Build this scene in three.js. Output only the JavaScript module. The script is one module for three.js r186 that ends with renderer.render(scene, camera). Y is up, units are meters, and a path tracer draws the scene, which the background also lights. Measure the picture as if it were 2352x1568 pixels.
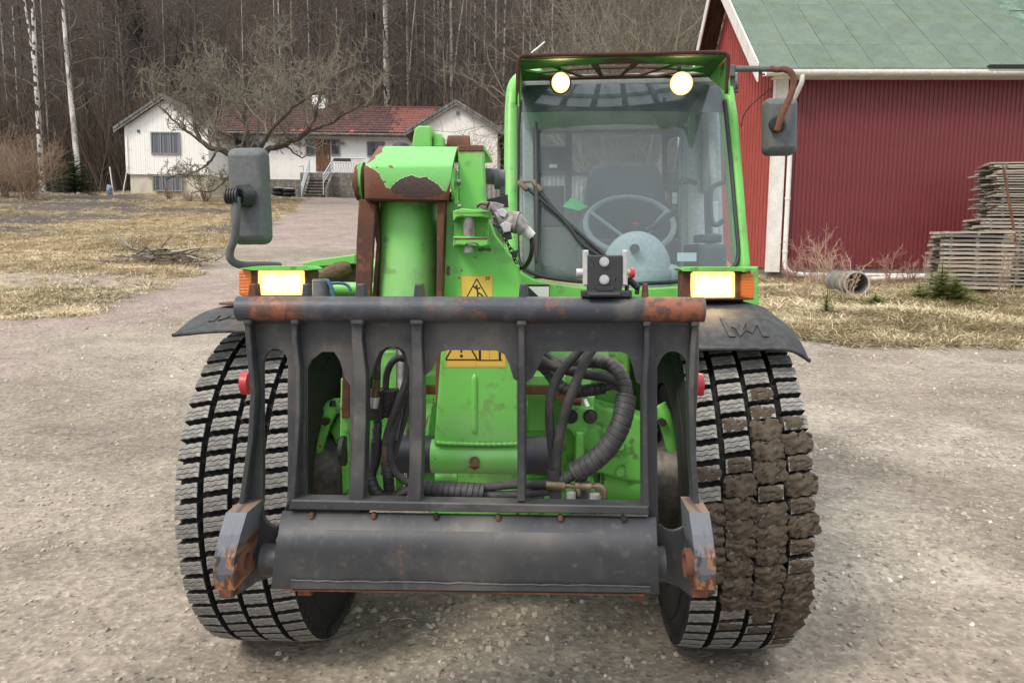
import * as THREE from 'three';
import { mergeGeometries } from 'three/addons/utils/BufferGeometryUtils.js';
import { RoundedBoxGeometry } from 'three/addons/geometries/RoundedBoxGeometry.js';

// ---------- camera, sky, sun, exposure ----------
const scene = new THREE.Scene();
const FOCAL = 1767, CX = 1176, CY = 784;                    // the photograph measured on a 2352 x 1568 frame
const EYE = 1.327, PITCH = 6.4 * Math.PI / 180, ROLL = 0.011, AXLE = 2.656;
const camera = new THREE.PerspectiveCamera(2 * Math.atan(CY / FOCAL) * 180 / Math.PI, 1024 / 682, 0.05, 600);
camera.rotation.order = 'YXZ';
camera.rotation.set(-PITCH, 0, ROLL);
camera.position.set(0, EYE, 0);
camera.updateMatrixWorld();

const renderer = new THREE.WebGLRenderer({ antialias: true });
renderer.setSize(1024, 682);
renderer.toneMapping = THREE.LinearToneMapping;
renderer.toneMappingExposure = 1.88;
renderer.shadowMap.enabled = true;
renderer.shadowMap.type = THREE.PCFSoftShadowMap;

{ // bright overcast: even white-grey cloud, lighter overhead
  const w = 64, h = 32, data = new Float32Array(w * h * 4);
  for (let j = 0; j < h; j++) for (let i = 0; i < w; i++) {
    const el = ((j + 0.5) / h - 0.5) * Math.PI, s = Math.max(0, Math.sin(el)), k = (j * w + i) * 4;
    const soft = 1 + 0.05 * Math.sin(i * 0.39 + j * 0.7) * Math.cos(j * 0.5 + i * 0.196);
    const L = el > 0 ? (0.52 + 0.56 * s) * soft : 0.25;
    data[k] = L * 0.97; data[k + 1] = L * 1.0; data[k + 2] = L * 1.05; data[k + 3] = 1;
  }
  const t = new THREE.DataTexture(data, w, h, THREE.RGBAFormat, THREE.FloatType);
  t.mapping = THREE.EquirectangularReflectionMapping; t.magFilter = THREE.LinearFilter; t.minFilter = THREE.LinearFilter;
  t.colorSpace = THREE.LinearSRGBColorSpace; t.wrapS = THREE.RepeatWrapping; t.needsUpdate = true;
  scene.background = t; scene.environment = t;
}
const sun = new THREE.DirectionalLight(0xfff3e2, 1.5);
sun.position.set(-21, 33, 12); sun.target.position.set(0, 0, -8);
sun.castShadow = true; sun.shadow.radius = 30; sun.shadow.mapSize.set(2048, 2048);
Object.assign(sun.shadow.camera, { left: -45, right: 45, top: 60, bottom: -60, near: 1, far: 160 });
scene.add(sun, sun.target);

// ---------- helpers ----------
const V = (x, y, z) => new THREE.Vector3(x, y, z), V2 = (x, y) => new THREE.Vector2(x, y);
const lerp = (a, b, t) => a + (b - a) * t, clamp = (x, a, b) => Math.min(b, Math.max(a, x));
const ss = (a, b, x) => { const t = clamp((x - a) / (b - a), 0, 1); return t * t * (3 - 2 * t); };
const rng = s => () => { s |= 0; s = s + 0x6D2B79F5 | 0; let t = Math.imul(s ^ s >>> 15, 1 | s); t = t + Math.imul(t ^ t >>> 7, 61 | t) ^ t; return ((t ^ t >>> 14) >>> 0) / 4294967296; };
const hash = (x, y, s) => { let n = Math.imul(x, 374761393) + Math.imul(y, 668265263) + Math.imul(s, 2147483647 ^ 1274126177) | 0; n = Math.imul(n ^ n >>> 13, 1274126177); return ((n ^ n >>> 16) >>> 0) / 4294967296; };
function vn(x, y, p, s) {                                   // value noise, tileable with period p
  const xi = Math.floor(x), yi = Math.floor(y), fx = x - xi, fy = y - yi, u = fx * fx * (3 - 2 * fx), v = fy * fy * (3 - 2 * fy);
  const m = q => p ? ((q % p) + p) % p : q, x0 = m(xi), x1 = m(xi + 1), y0 = m(yi), y1 = m(yi + 1);
  const a = hash(x0, y0, s), b = hash(x1, y0, s), c = hash(x0, y1, s), d = hash(x1, y1, s);
  return a + (b - a) * u + (c - a) * v + (a - b - c + d) * u * v;
}
function fbm(x, y, p, s, o = 4) { let a = 0.5, t = 0, n = 0; for (let i = 0; i < o; i++) { t += a * vn(x, y, p, s + i * 17); n += a; a *= 0.55; x *= 2; y *= 2; if (p) p *= 2; } return t / n; }
function tex(w, h, fn, srgb = true) {
  const d = new Uint8Array(w * h * 4);
  for (let j = 0; j < h; j++) for (let i = 0; i < w; i++) {
    const c = fn((i + 0.5) / w, (j + 0.5) / h), k = (j * w + i) * 4;
    d[k] = clamp(c[0], 0, 1) * 255; d[k + 1] = clamp(c[1], 0, 1) * 255; d[k + 2] = clamp(c[2], 0, 1) * 255; d[k + 3] = 255;
  }
  const t = new THREE.DataTexture(d, w, h); t.magFilter = THREE.LinearFilter; t.minFilter = THREE.LinearMipmapLinearFilter; t.generateMipmaps = true;
  t.wrapS = t.wrapT = THREE.RepeatWrapping; t.colorSpace = srgb ? THREE.SRGBColorSpace : THREE.NoColorSpace; t.needsUpdate = true; return t;
}
const mix3 = (a, b, t) => [lerp(a[0], b[0], t), lerp(a[1], b[1], t), lerp(a[2], b[2], t)];
const rgb = (r, g, b) => [r / 255, g / 255, b / 255];
function canvasTex(w, h, draw) {
  const c = document.createElement('canvas'); c.width = w; c.height = h; draw(c.getContext('2d'), w, h);
  const t = new THREE.CanvasTexture(c); t.colorSpace = THREE.SRGBColorSpace; t.magFilter = THREE.LinearFilter; return t;
}
const std = o => { const { c, ...r } = o; const m = new THREE.MeshStandardMaterial({ roughness: 0.8, metalness: 0, ...r }); if (c) m.color.setRGB(...c); return m; };
const phy = o => { const { c, ...r } = o; const m = new THREE.MeshPhysicalMaterial({ roughness: 0.5, metalness: 0, ...r }); if (c) m.color.setRGB(...c); return m; };

const used = {};
const numbered = n => { const k = used[n] = (used[n] ?? -1) + 1; return k ? n + '_' + String(k).padStart(3, '0') : n; };
function tag(o, label, category, group) { o.userData.label = label; o.userData.category = category; if (group) o.userData.group = group; return o; }
function thing(name, label, category, pos = [0, 0, 0], turn = 0, group) {
  const o = new THREE.Group(); o.name = numbered(name); o.position.set(...pos); o.rotation.y = turn; scene.add(o); return tag(o, label, category, group);
}
function boxUV(g, s = 1) {                                  // uv in metres on the face's dominant plane
  const p = g.attributes.position, n = g.attributes.normal, uv = new Float32Array(p.count * 2);
  for (let i = 0; i < p.count; i += 3) {
    let nx = 0, ny = 0, nz = 0; for (let k = 0; k < 3; k++) { nx += n.getX(i + k); ny += n.getY(i + k); nz += n.getZ(i + k); }
    nx = Math.abs(nx); ny = Math.abs(ny); nz = Math.abs(nz);
    for (let k = 0; k < 3; k++) {
      const x = p.getX(i + k), y = p.getY(i + k), z = p.getZ(i + k), j = (i + k) * 2;
      if (nz >= nx && nz >= ny) { uv[j] = x * s; uv[j + 1] = y * s; } else if (nx >= ny) { uv[j] = z * s + 0.37; uv[j + 1] = y * s; } else { uv[j] = x * s; uv[j + 1] = z * s + 0.61; }
    }
  }
  g.setAttribute('uv', new THREE.BufferAttribute(uv, 2)); return g;
}
function flat(g) { g = g.index ? g.toNonIndexed() : g; for (const k of Object.keys(g.attributes)) if (!['position', 'normal', 'uv'].includes(k)) g.deleteAttribute(k); g.groups = []; return g; }
function geo(gs, keepUV) {
  gs = (Array.isArray(gs) ? gs : [gs]).flat(9).filter(Boolean).map(flat);
  const g = gs.length > 1 ? mergeGeometries(gs) : gs[0];
  if (!keepUV) boxUV(g); return g;
}
function mesh(name, gs, mat, parent = scene, keepUV) { const m = new THREE.Mesh(geo(gs, keepUV), mat); m.name = parent === scene ? numbered(name) : name; parent.add(m); return m; }
const T = (g, x, y, z) => g.translate(x, y, z);
const box = (cx, cy, cz, w, h, d, r = 0) => T(r ? new RoundedBoxGeometry(w, h, d, 2, r) : new THREE.BoxGeometry(w, h, d), cx, cy, cz);
const Y = V(0, 1, 0), qOf = (a, b) => new THREE.Quaternion().setFromUnitVectors(a, b);
function rod(a, b, r0, r1 = r0, n = 20, open = false) {
  const d = b.clone().sub(a), l = d.length(), g = new THREE.CylinderGeometry(r1, r0, l, n, 1, open);
  return g.applyQuaternion(qOf(Y, d.normalize())).translate((a.x + b.x) / 2, (a.y + b.y) / 2, (a.z + b.z) / 2);
}
function ring(a, b, ro, ri, n = 28) {                       // a washer or pipe piece with a real hole
  const d = b.clone().sub(a), l = d.length();
  const g = new THREE.LatheGeometry([V2(ri, 0), V2(ro, 0), V2(ro, l), V2(ri, l), V2(ri, 0)], n);
  const q = flat(g); q.computeVertexNormals(); return q.applyQuaternion(qOf(Y, d.normalize())).translate(a.x, a.y, a.z);
}
function lathe(pts, n, a, b) { const d = b.clone().sub(a).normalize(); return new THREE.LatheGeometry(pts.map(p => V2(...p)), n).applyQuaternion(qOf(Y, d)).translate(a.x, a.y, a.z); }
function sweep(pts, rad, n = 60, sides = 10, tension) {     // tube of changing radius rad(t, angle)
  const c = pts.length > 2 ? new THREE.CatmullRomCurve3(pts, false, 'catmullrom', tension ?? 0.5) : new THREE.LineCurve3(pts[0], pts[1]);
  const fr = c.computeFrenetFrames(n, false), P = [], U = [], I = [], rf = typeof rad === 'number' ? () => rad : rad;
  for (let i = 0; i <= n; i++) {
    const p = c.getPointAt(i / n), N = fr.normals[i], B = fr.binormals[i];
    for (let j = 0; j <= sides; j++) { const a = j / sides * Math.PI * 2, r = rf(i / n, a), x = Math.cos(a) * r, y = Math.sin(a) * r; P.push(p.x + N.x * x + B.x * y, p.y + N.y * x + B.y * y, p.z + N.z * x + B.z * y); U.push(i / n, j / sides); }
  }
  const w = sides + 1;
  for (let i = 0; i < n; i++) for (let j = 0; j < sides; j++) { const a = i * w + j; I.push(a, a + 1, a + w, a + 1, a + w + 1, a + w); }
  for (const e of [0, n]) { const k = P.length / 3, p = c.getPointAt(e / n); P.push(p.x, p.y, p.z); U.push(0, 0); for (let j = 0; j < sides; j++) e ? I.push(k, e * w + j, e * w + j + 1) : I.push(k, j + 1, j); }
  const g = new THREE.BufferGeometry(); g.setAttribute('position', new THREE.Float32BufferAttribute(P, 3)); g.setAttribute('uv', new THREE.Float32BufferAttribute(U, 2)); g.setIndex(I); g.computeVertexNormals(); return g;
}
function extr(pts, z, th, b = 0, holes = [], curve = 6) {   // outline in x, y; front face at z, thickness th backwards
  const s = new THREE.Shape(pts); for (const h of holes) s.holes.push(new THREE.Path(h));
  const g = new THREE.ExtrudeGeometry(s, { depth: th - 2 * b, bevelEnabled: b > 0, bevelThickness: b, bevelSize: b, bevelOffset: -b, bevelSegments: b > 0.004 ? 2 : 1, curveSegments: curve });
  return g.translate(0, 0, z - th + b);
}
const hex = (p, r, h, dir = V(0, 0, 1), n = 6) => rod(p.clone(), p.clone().addScaledVector(dir.clone().normalize(), h), r, r * 0.96, n);
function smooth(pts, n = 8) { const c = new THREE.CatmullRomCurve3(pts.map(p => V(p[0], p[1], 0)), true, 'catmullrom', 0.5); return c.getPoints(n * pts.length).slice(0, -1).map(p => [p.x, p.y]); }

// pixel of the 2352 x 1568 frame -> ray -> a point on a plane of known distance or on the ground
const ray = (px, py) => V((px - CX) / FOCAL, -(py - CY) / FOCAL, -1).applyQuaternion(camera.quaternion);
const at = (px, py, d) => { const r = ray(px, py); return r.multiplyScalar(-d / r.z).add(camera.position); };
// ---------- terrain ----------
const sp = (x, k) => x * k > 30 ? x : Math.log(1 + Math.exp(x * k)) / k;
const smin = (a, b, k) => b - sp(b - a, k);
function baseH(x, d) {
  const left = 1 - ss(1, 6, x), dd = smin(d, lerp(36, 43.5, left), 0.8);
  let h = 0.072 * sp(dd - 6, 1.2) + left * 0.06 * sp(dd - 14, 0.7);
  const hs = lerp(33, 53, 1 - ss(0, 12, x));
  return h + 0.52 * sp(d - hs, 0.35);
}
// 1 where the yard's gravel lies, 0 on grass
function gravel(x, d) {
  const n = (fbm(x * 0.5 + 40, d * 0.5 + 9, 0, 5, 3) - 0.5) * 2;
  let edge = x < -5 ? 9.2 + n * 1.1 + ss(-12, -5, x) * 2.2 : lerp(12, 9.5, ss(1.5, 4.5, x)) + n * 0.7;
  let g = 1 - ss(edge - 0.35, edge + 0.5, d);
  const t = clamp((d - 10) / 33, 0, 1), c = lerp(-2.9, -9.2, t), hw = lerp(2.9, 1.8, t);
  g = Math.max(g, (1 - ss(hw - 0.4, hw + 0.5, Math.abs(x - c) + n * 0.5)) * (1 - ss(42, 45, d)));
  const tr = 14.6 + (x + 5) * -0.06;
  return Math.max(g, x < -4 ? 0.75 * (1 - ss(0.6, 1.5, Math.abs(d - tr) + n * 0.6)) : 0);
}
function ruts(x, d) {                                        // wheel marks pressed into the yard
  let h = 0;
  for (const [a, b, c, w] of [[0.16, 4.6, 0, 0.16], [0.1, 6.2, 0.01, 0.2], [-0.12, 5.4, 0.012, 0.17], [0.05, 7.6, 0, 0.22], [-0.28, 3.9, 0.03, 0.14], [0.34, 2.3, 0.03, 0.13]]) {
    const q = (d - (b + a * x + c * x * x)) / w; h += Math.exp(-q * q) * -0.016 + Math.exp(-3 * (Math.abs(q) - 1.6) ** 2) * 0.009;
  }
  return h;
}
function H(x, z) {
  const d = -z, g = gravel(x, d); let h = baseH(x, d) + 0.02 * x * (1 - ss(5, 9, d)) * (1 - ss(2, 5, Math.abs(x)));
  const near = 1 - ss(12, 30, d);
  h += (fbm(x * 0.35 + 7, d * 0.35, 0, 3, 3) - 0.5) * lerp(0.42, 0.02, g) * ss(5, 12, d);
  h += g * near * (ruts(x, d) + (fbm(x * 2.2, d * 2.2, 0, 21, 3) - 0.5) * 0.03) * (0.4 + 0.6 * ss(0.9, 1.6, Math.abs(x) + Math.max(0, d - 3.6)));
  return h;
}
const soilSpots = [];
function soil(x, d) {                                        // bare dug earth on the bank
  let s = 0; for (const [cx, cd, rx, rd] of soilSpots) { const q = Math.hypot((x - cx) / rx, (d - cd) / rd) + (fbm(x * 0.9, d * 0.9, 0, 219, 3) - 0.5) * 0.9; s = Math.max(s, 1 - ss(0.75, 1.05, q)); }
  return s;
}
const G = (px, py) => {                                     // where the ray through a pixel meets the ground
  const r = ray(px, py), o = camera.position; let t = 1, p;
  for (let i = 0; i < 4000; i++) { p = o.clone().addScaledVector(r, t); if (p.y <= H(p.x, p.z)) break; t += 0.004 + t * 0.002; }
  return V(p.x, H(p.x, p.z), p.z);
};
for (const [px, py, rx, rd] of [[60, 500, 4.2, 3.2], [170, 470, 3.6, 2.6], [230, 455, 2.6, 2.0], [400, 482, 2.6, 1.6], [20, 530, 2.2, 1.2]]) { const p = G(px, py); soilSpots.push([p.x, -p.z, rx, rd]); }

// ---------- materials ----------
const GREEN = rgb(104, 183, 80), RUST = rgb(98, 63, 48), RUST2 = rgb(136, 84, 56), SLATE = rgb(52, 54, 58);
const nz = (u, v, f, s, o = 4) => fbm(u * f, v * f, f, s, o);
const paintTex = tex(512, 512, (u, v) => {                  // painted steel: film of dust, specks, a few rusty chips
  const a = nz(u, v, 4, 1), b = nz(u, v, 32, 2, 3), c = nz(u, v, 12, 9, 4), chip = ss(0.79, 0.81, c);
  let k = mix3(GREEN, rgb(138, 178, 120), ss(0.48, 0.75, a) * 0.5);
  k = mix3(k, rgb(92, 112, 66), ss(0.58, 0.8, b) * 0.45 * ss(0.35, 0.6, nz(u, v, 6, 6)));
  k = mix3(k, rgb(72, 92, 52), ss(0.62, 0.72, nz(u, v, 3, 8, 5)) * 0.4);
  return mix3(k, RUST, chip);
});
const paintDirty = tex(512, 512, (u, v) => {
  const a = nz(u, v, 5, 31), b = nz(u, v, 40, 32, 3), c = nz(u, v, 16, 39, 4);
  let k = mix3(GREEN, rgb(92, 96, 62), ss(0.45, 0.8, a) * 0.6);
  k = mix3(k, rgb(70, 66, 48), ss(0.6, 0.8, b) * 0.5);
  return mix3(k, RUST, ss(0.77, 0.8, c));
});
const rustTex = tex(512, 512, (u, v) => {
  const a = nz(u, v, 6, 41), b = nz(u, v, 48, 42, 3), c = nz(u, v, 14, 44);
  return mix3(mix3(RUST, rgb(78, 52, 42), ss(0.4, 0.7, a)), RUST2, ss(0.55, 0.8, b) * 0.5 + ss(0.65, 0.8, c) * 0.4);
});
const rustBump = tex(512, 512, (u, v) => { const k = nz(u, v, 64, 43, 3) * 0.6 + nz(u, v, 16, 47) * 0.4; return [k, k, k]; }, false);
const slateTex = tex(1024, 1024, (u, v) => {                // worn black-blue paint, dusty with grey clouds, scratches, rust spots
  const a = nz(u, v, 3, 51, 5), b = nz(u, v, 10, 52, 5), c = nz(u * 1, v, 64, 53, 2), d = nz(u, v, 22, 57, 4), e = nz(u, v, 7, 59, 4);
  let k = mix3(SLATE, rgb(104, 100, 94), ss(0.48, 0.78, a) * 0.6 + ss(0.6, 0.8, b) * 0.3);
  k = mix3(k, rgb(40, 42, 47), ss(0.55, 0.75, e) * 0.5);
  k = mix3(k, rgb(120, 116, 108), ss(0.6, 0.9, c) * 0.2);
  return mix3(k, RUST2, ss(0.76, 0.82, d) * 0.3);
});
const dustTex = tex(512, 512, (u, v) => { const a = nz(u, v, 6, 61, 5), b = nz(u, v, 64, 62, 3), k = 0.72 + (a - 0.5) * 0.5 + (b - 0.5) * 0.42; return [k, k * 0.985, k * 0.96]; });
const grainBump = tex(512, 512, (u, v) => { const k = nz(u, v, 96, 63, 3); return [k, k, k]; }, false);
const dustSoft = tex(512, 512, (u, v) => { const a = nz(u, v, 5, 65, 5), b = nz(u, v, 80, 66, 3), k = 0.88 + (a - 0.5) * 0.16 + (b - 0.5) * 0.16; return [k, k * 0.99, k * 0.97]; });
const M = {
  green: phy({ map: paintTex, roughness: 0.42, clearcoat: 0.25, clearcoatRoughness: 0.35 }),
  greenDirty: std({ map: paintDirty, roughness: 0.6, bumpMap: rustBump, bumpScale: 0.0006 }),
  rust: std({ map: rustTex, roughness: 0.92, bumpMap: rustBump, bumpScale: 0.0016 }),
  rustDark: std({ c: [0.45, 0.42, 0.42], map: rustTex, roughness: 0.9, bumpMap: rustBump, bumpScale: 0.0012 }),
  slate: std({ map: slateTex, roughness: 0.5, metalness: 0.1, bumpMap: rustBump, bumpScale: 0.0005 }),
  black: std({ c: [0.022, 0.023, 0.026], roughness: 0.55, bumpMap: grainBump, bumpScale: 0.0003 }),
  dark: std({ c: [0.012, 0.012, 0.013], roughness: 0.8 }),
  navy: std({ c: [0.018, 0.02, 0.03], roughness: 0.5 }),
  plastic: std({ c: [0.135, 0.146, 0.16], map: dustSoft, roughness: 0.72, bumpMap: grainBump, bumpScale: 0.0006 }),
  hose: std({ c: [0.085, 0.085, 0.09], map: dustTex, roughness: 0.75 }),
  hoseDark: std({ c: [0.03, 0.03, 0.032], map: dustTex, roughness: 0.6 }),
  wrap: std({ c: [0.075, 0.078, 0.084], map: dustTex, roughness: 0.6 }),
  steel: std({ c: [0.5, 0.5, 0.5], roughness: 0.35, metalness: 0.8, map: dustTex }),
  zinc: std({ c: [0.62, 0.63, 0.65], roughness: 0.45, metalness: 0.5, map: dustSoft }),
  cast: std({ c: [0.5, 0.5, 0.49], roughness: 0.6, metalness: 0.35, map: dustTex, bumpMap: rustBump, bumpScale: 0.001 }),
  brass: std({ c: [0.36, 0.3, 0.2], roughness: 0.5, metalness: 0.6, map: dustTex }),
  boltDark: std({ c: [0.1, 0.095, 0.09], roughness: 0.5, metalness: 0.6, map: dustTex }),
  red: std({ c: [0.42, 0.02, 0.03], roughness: 0.4 }),
  rubber: std({ c: [0.02, 0.02, 0.021], roughness: 0.85, map: dustTex }),
  tread: [1, 0.88, 0.78].map(k => std({ c: [k, k, k * 0.985], vertexColors: true, map: dustTex, roughness: 0.92, bumpMap: rustBump, bumpScale: 0.0022 })),
  mud: std({ map: tex(512, 512, (u, v) => { const a = nz(u, v, 10, 71), b = nz(u, v, 60, 72, 3), c = nz(u, v, 256, 73, 1); return mix3(mix3(rgb(72, 63, 52), rgb(92, 82, 68), ss(0.35, 0.7, a)), c > 0.92 ? rgb(150, 140, 122) : rgb(56, 48, 39), c > 0.92 ? 0.6 : ss(0.5, 0.8, b) * 0.6); }), roughness: 0.95, bumpMap: rustBump, bumpScale: 0.009 }),
  grey: std({ c: [0.3, 0.34, 0.34], roughness: 0.6, map: dustSoft }),
  greyLight: std({ c: [0.5, 0.55, 0.56], roughness: 0.55, map: dustSoft }),
  seat: std({ c: [0.06, 0.064, 0.07], roughness: 0.85 }),
  white: std({ c: [0.7, 0.7, 0.69], roughness: 0.6 }),
  amber: phy({ c: [0.6, 0.15, 0.012], roughness: 0.25, clearcoat: 0.6, }),
  blueHose: std({ c: [0.05, 0.13, 0.26], roughness: 0.5 }),
  glass: phy({ c: [0.66, 0.77, 0.81], roughness: 0.02, transmission: 0.92, thickness: 0, ior: 1.5 }),
  pane: phy({ c: [0.95, 0.97, 0.97], roughness: 0.02, transmission: 0.97, thickness: 0, ior: 1.5 }),
};

// ---------- ground ----------
const groundDetail = tex(1024, 1024, (u, v) => {             // grit, small stones, crumbs of clay: neutral around 0.8
  const a = nz(u, v, 8, 201, 5), b = nz(u, v, 90, 202, 3), c = nz(u, v, 200, 203, 2), e = nz(u, v, 150, 207, 2);
  let k = 0.8 + (a - 0.5) * 0.24 + (b - 0.5) * 0.28 + (c - 0.5) * 0.2; if (c > 0.78) k += 0.14; if (e > 0.8) k -= 0.22;
  return [k, k * 0.985, k * 0.965];
});
const groundBump = tex(1024, 1024, (u, v) => { const k = nz(u, v, 90, 202, 3) * 0.5 + nz(u, v, 200, 203, 2) * 0.3 + nz(u, v, 24, 209, 3) * 0.3; return [k, k, k]; }, false);
{
  const xs = [], zs = [], NX = 330, NZ = 420;
  for (let i = 0; i <= NX; i++) { const t = i / NX * 2 - 1; xs.push(Math.sign(t) * (Math.abs(t) * 9 + Math.pow(Math.abs(t), 4) * 110)); }
  for (let j = 0; j <= NZ; j++) { const t = j / NZ; zs.push(4 - (t * 24 + Math.pow(t, 4) * 150)); }
  const P = [], C = [], U = [], I = [];
  for (const z of zs) for (const x of xs) {
    const d = -z, g = gravel(x, d); P.push(x, H(x, z), z); U.push(x / 3, z / 3);
    const a = fbm(x * 0.6 + 3, d * 0.6, 0, 211, 4), b = fbm(x * 0.22, d * 0.9 + 5, 0, 212, 4), cc = fbm(x * 0.16 + 9, d * 0.16, 0, 217, 4);
    let gr = mix3([0.325, 0.285, 0.235], [0.255, 0.22, 0.18], ss(0.42, 0.7, b)); gr = mix3(gr, [0.42, 0.38, 0.325], ss(0.55, 0.75, a) * 0.7);
    gr = mix3(gr, [0.33, 0.265, 0.24], ss(0.62, 0.76, cc * 0.6 + ss(0, -7, x - (d - 9) * 0.12) * 0.5));   // pinkish crushed stone on the drive and the bank track
    let gs = mix3([0.4, 0.32, 0.19], [0.2, 0.165, 0.085], ss(0.4, 0.7, a)); gs = mix3(gs, [0.085, 0.07, 0.055], ss(0.5, 0.6, cc) * 0.9 * (x < -3 ? 1 : 0.5));
    gs = mix3(gs, mix3([0.1, 0.082, 0.066], [0.062, 0.05, 0.042], a), soil(x, d) * 0.95);
    let k = mix3(gs, gr, g);
    const hill = ss(50, 55, d + ss(0, 12, x) * 19); k = mix3(k, mix3([0.062, 0.05, 0.041], [0.1, 0.076, 0.06], a), hill);
    C.push(k[0] * 1.22, k[1] * 1.22, k[2] * 1.22);
  }
  for (let j = 0; j < NZ; j++) for (let i = 0; i < NX; i++) { const k = j * (NX + 1) + i; I.push(k, k + 1, k + NX + 1, k + 1, k + NX + 2, k + NX + 1); }
  const g = new THREE.BufferGeometry(); g.setAttribute('position', new THREE.Float32BufferAttribute(P, 3)); g.setAttribute('color', new THREE.Float32BufferAttribute(C, 3)); g.setAttribute('uv', new THREE.Float32BufferAttribute(U, 2)); g.setIndex(I); g.computeVertexNormals();
  const m = new THREE.Mesh(g, std({ vertexColors: true, map: groundDetail, roughness: 0.96, bumpMap: groundBump, bumpScale: 0.012 })); m.name = 'ground'; m.userData.kind = 'structure'; scene.add(m);
}

// ---------- trees ----------
class Sticks {                                               // gathers tapered limbs into one mesh
  constructor() { this.P = []; this.N = []; this.U = []; this.I = []; }
  limb(pts, rad, sides = 5) {
    const n = pts.length, base = this.P.length / 3; let len = 0, ref = V(0.31, 0.12, 0.94);
    for (let i = 0; i < n; i++) {
      const t = (pts[Math.min(n - 1, i + 1)].clone().sub(pts[Math.max(0, i - 1)])).normalize(); if (i) len += pts[i].distanceTo(pts[i - 1]);
      const a = V(0, 0, 0).crossVectors(t, Math.abs(t.dot(ref)) > 0.95 ? V(1, 0, 0) : ref).normalize(), b = V(0, 0, 0).crossVectors(t, a);
      for (let j = 0; j <= sides; j++) { const w = j / sides * 6.28318, c = Math.cos(w), s = Math.sin(w), nx = a.x * c + b.x * s, ny = a.y * c + b.y * s, nzz = a.z * c + b.z * s; this.P.push(pts[i].x + nx * rad[i], pts[i].y + ny * rad[i], pts[i].z + nzz * rad[i]); this.N.push(nx, ny, nzz); this.U.push(j / sides, len); }
    }
    const w = sides + 1; for (let i = 0; i < n - 1; i++) for (let j = 0; j < sides; j++) { const k = base + i * w + j; this.I.push(k, k + 1, k + w, k + 1, k + w + 1, k + w); }
  }
  geometry() { const g = new THREE.BufferGeometry(); g.setAttribute('position', new THREE.Float32BufferAttribute(this.P, 3)); g.setAttribute('normal', new THREE.Float32BufferAttribute(this.N, 3)); g.setAttribute('uv', new THREE.Float32BufferAttribute(this.U, 2)); g.setIndex(this.I); return g; }
}
const jitter = (v, r, k) => v.clone().add(V(r() - 0.5, r() - 0.5, r() - 0.5).multiplyScalar(k)).normalize();
function shoot(S0, p, dir, len, r0, o, lvl, r) {             // a limb that forks again and again
  const n = lvl ? o.segs ?? 4 : o.segs0 ?? 7, pts = [p.clone()], rad = [r0]; let d = dir.clone(), q = p.clone(); const end = r0 * (o.taper ?? 0.35);
  for (let i = 1; i <= n; i++) { d = jitter(d, r, o.bend); d.y += o.up * (lvl ? 1 : 0.4); d.normalize(); q = q.clone().addScaledVector(d, len / n); pts.push(q); rad.push(lerp(r0, end, i / n)); }
  S0.limb(pts, rad, lvl > 2 ? 3 : lvl > 1 ? 4 : 6);
  if (lvl >= o.levels) return;
  const k = Math.round(o.kids[lvl] * (0.75 + r() * 0.5));
  for (let c = 0; c < k; c++) {
    const t = lerp(o.from[lvl] ?? 0.3, 1, (c + r()) / k), i = Math.min(n - 1, Math.floor(t * n)), f = t * n - i, b = pts[i].clone().lerp(pts[i + 1], f), ax = pts[i + 1].clone().sub(pts[i]).normalize();
    const side = jitter(V(0, 0, 0), r, 2), nd = ax.multiplyScalar(o.ahead ?? 0.6).add(side.multiplyScalar(o.spread ?? 0.8)).normalize();
    shoot(S0, b, nd, len * (o.shrink ?? 0.55) * (0.6 + r() * 0.7), Math.max(o.min ?? 0.006, lerp(r0, end, t) * (o.thin ?? 0.55)), o, lvl + 1, r);
  }
}
const bark = (c, seed, moss) => std({ map: tex(128, 256, (u, v) => { const a = fbm(u * 8, v * 14, 8, seed, 4), b = fbm(u * 24, v * 8, 24, seed + 1, 3); let k = mix3(c, c.map(q => q * 0.55), ss(0.45, 0.7, b)); return mix3(k, moss ?? c.map(q => q * 1.3), ss(0.55, 0.75, a) * 0.6); }), roughness: 0.95 });
const birchTex = tex(256, 1024, (u, v) => {                 // white bark, dark dashes and cracks
  const a = fbm(u * 4, v * 10, 4, 301, 4), b = vn(u * 5, v * 90, 5, 303), c = fbm(u * 8, v * 60, 8, 305, 3), e = fbm(u * 3, v * 16, 3, 307, 3);
  let k = mix3(rgb(206, 202, 196), rgb(150, 146, 140), ss(0.45, 0.7, a)); if (b > 0.8) k = mix3(k, rgb(52, 46, 42), 0.8 * ss(0.45, 0.6, c)); return mix3(k, rgb(40, 36, 33), ss(0.64, 0.7, e) * 0.92);
});
const BARK = {
  birch: std({ map: birchTex.clone(), roughness: 0.85 }), twig: std({ c: [0.12, 0.1, 0.09], roughness: 0.95 }), twigRed: std({ c: [0.17, 0.115, 0.092], roughness: 0.95 }),
  dark: bark(rgb(84, 76, 68), 311), grey: bark(rgb(112, 103, 92), 321), apple: bark(rgb(78, 71, 62), 331, rgb(112, 110, 84)), lichen: std({ c: [0.19, 0.172, 0.13], roughness: 0.95 }), hazel: std({ c: [0.25, 0.18, 0.125], roughness: 0.95 }), pale: bark(rgb(150, 140, 118), 341, rgb(150, 150, 100)),
};
BARK.birch.map.repeat.set(1, 0.14); BARK.birch.map.wrapS = BARK.birch.map.wrapT = THREE.RepeatWrapping; BARK.birch.map.needsUpdate = true;
BARK.birchGrey = BARK.birch.clone(); BARK.birchGrey.color.setRGB(0.66, 0.64, 0.62);
for (const k of ['dark', 'grey', 'apple', 'pale']) BARK[k].map.repeat.set(1, 0.8);
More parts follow.
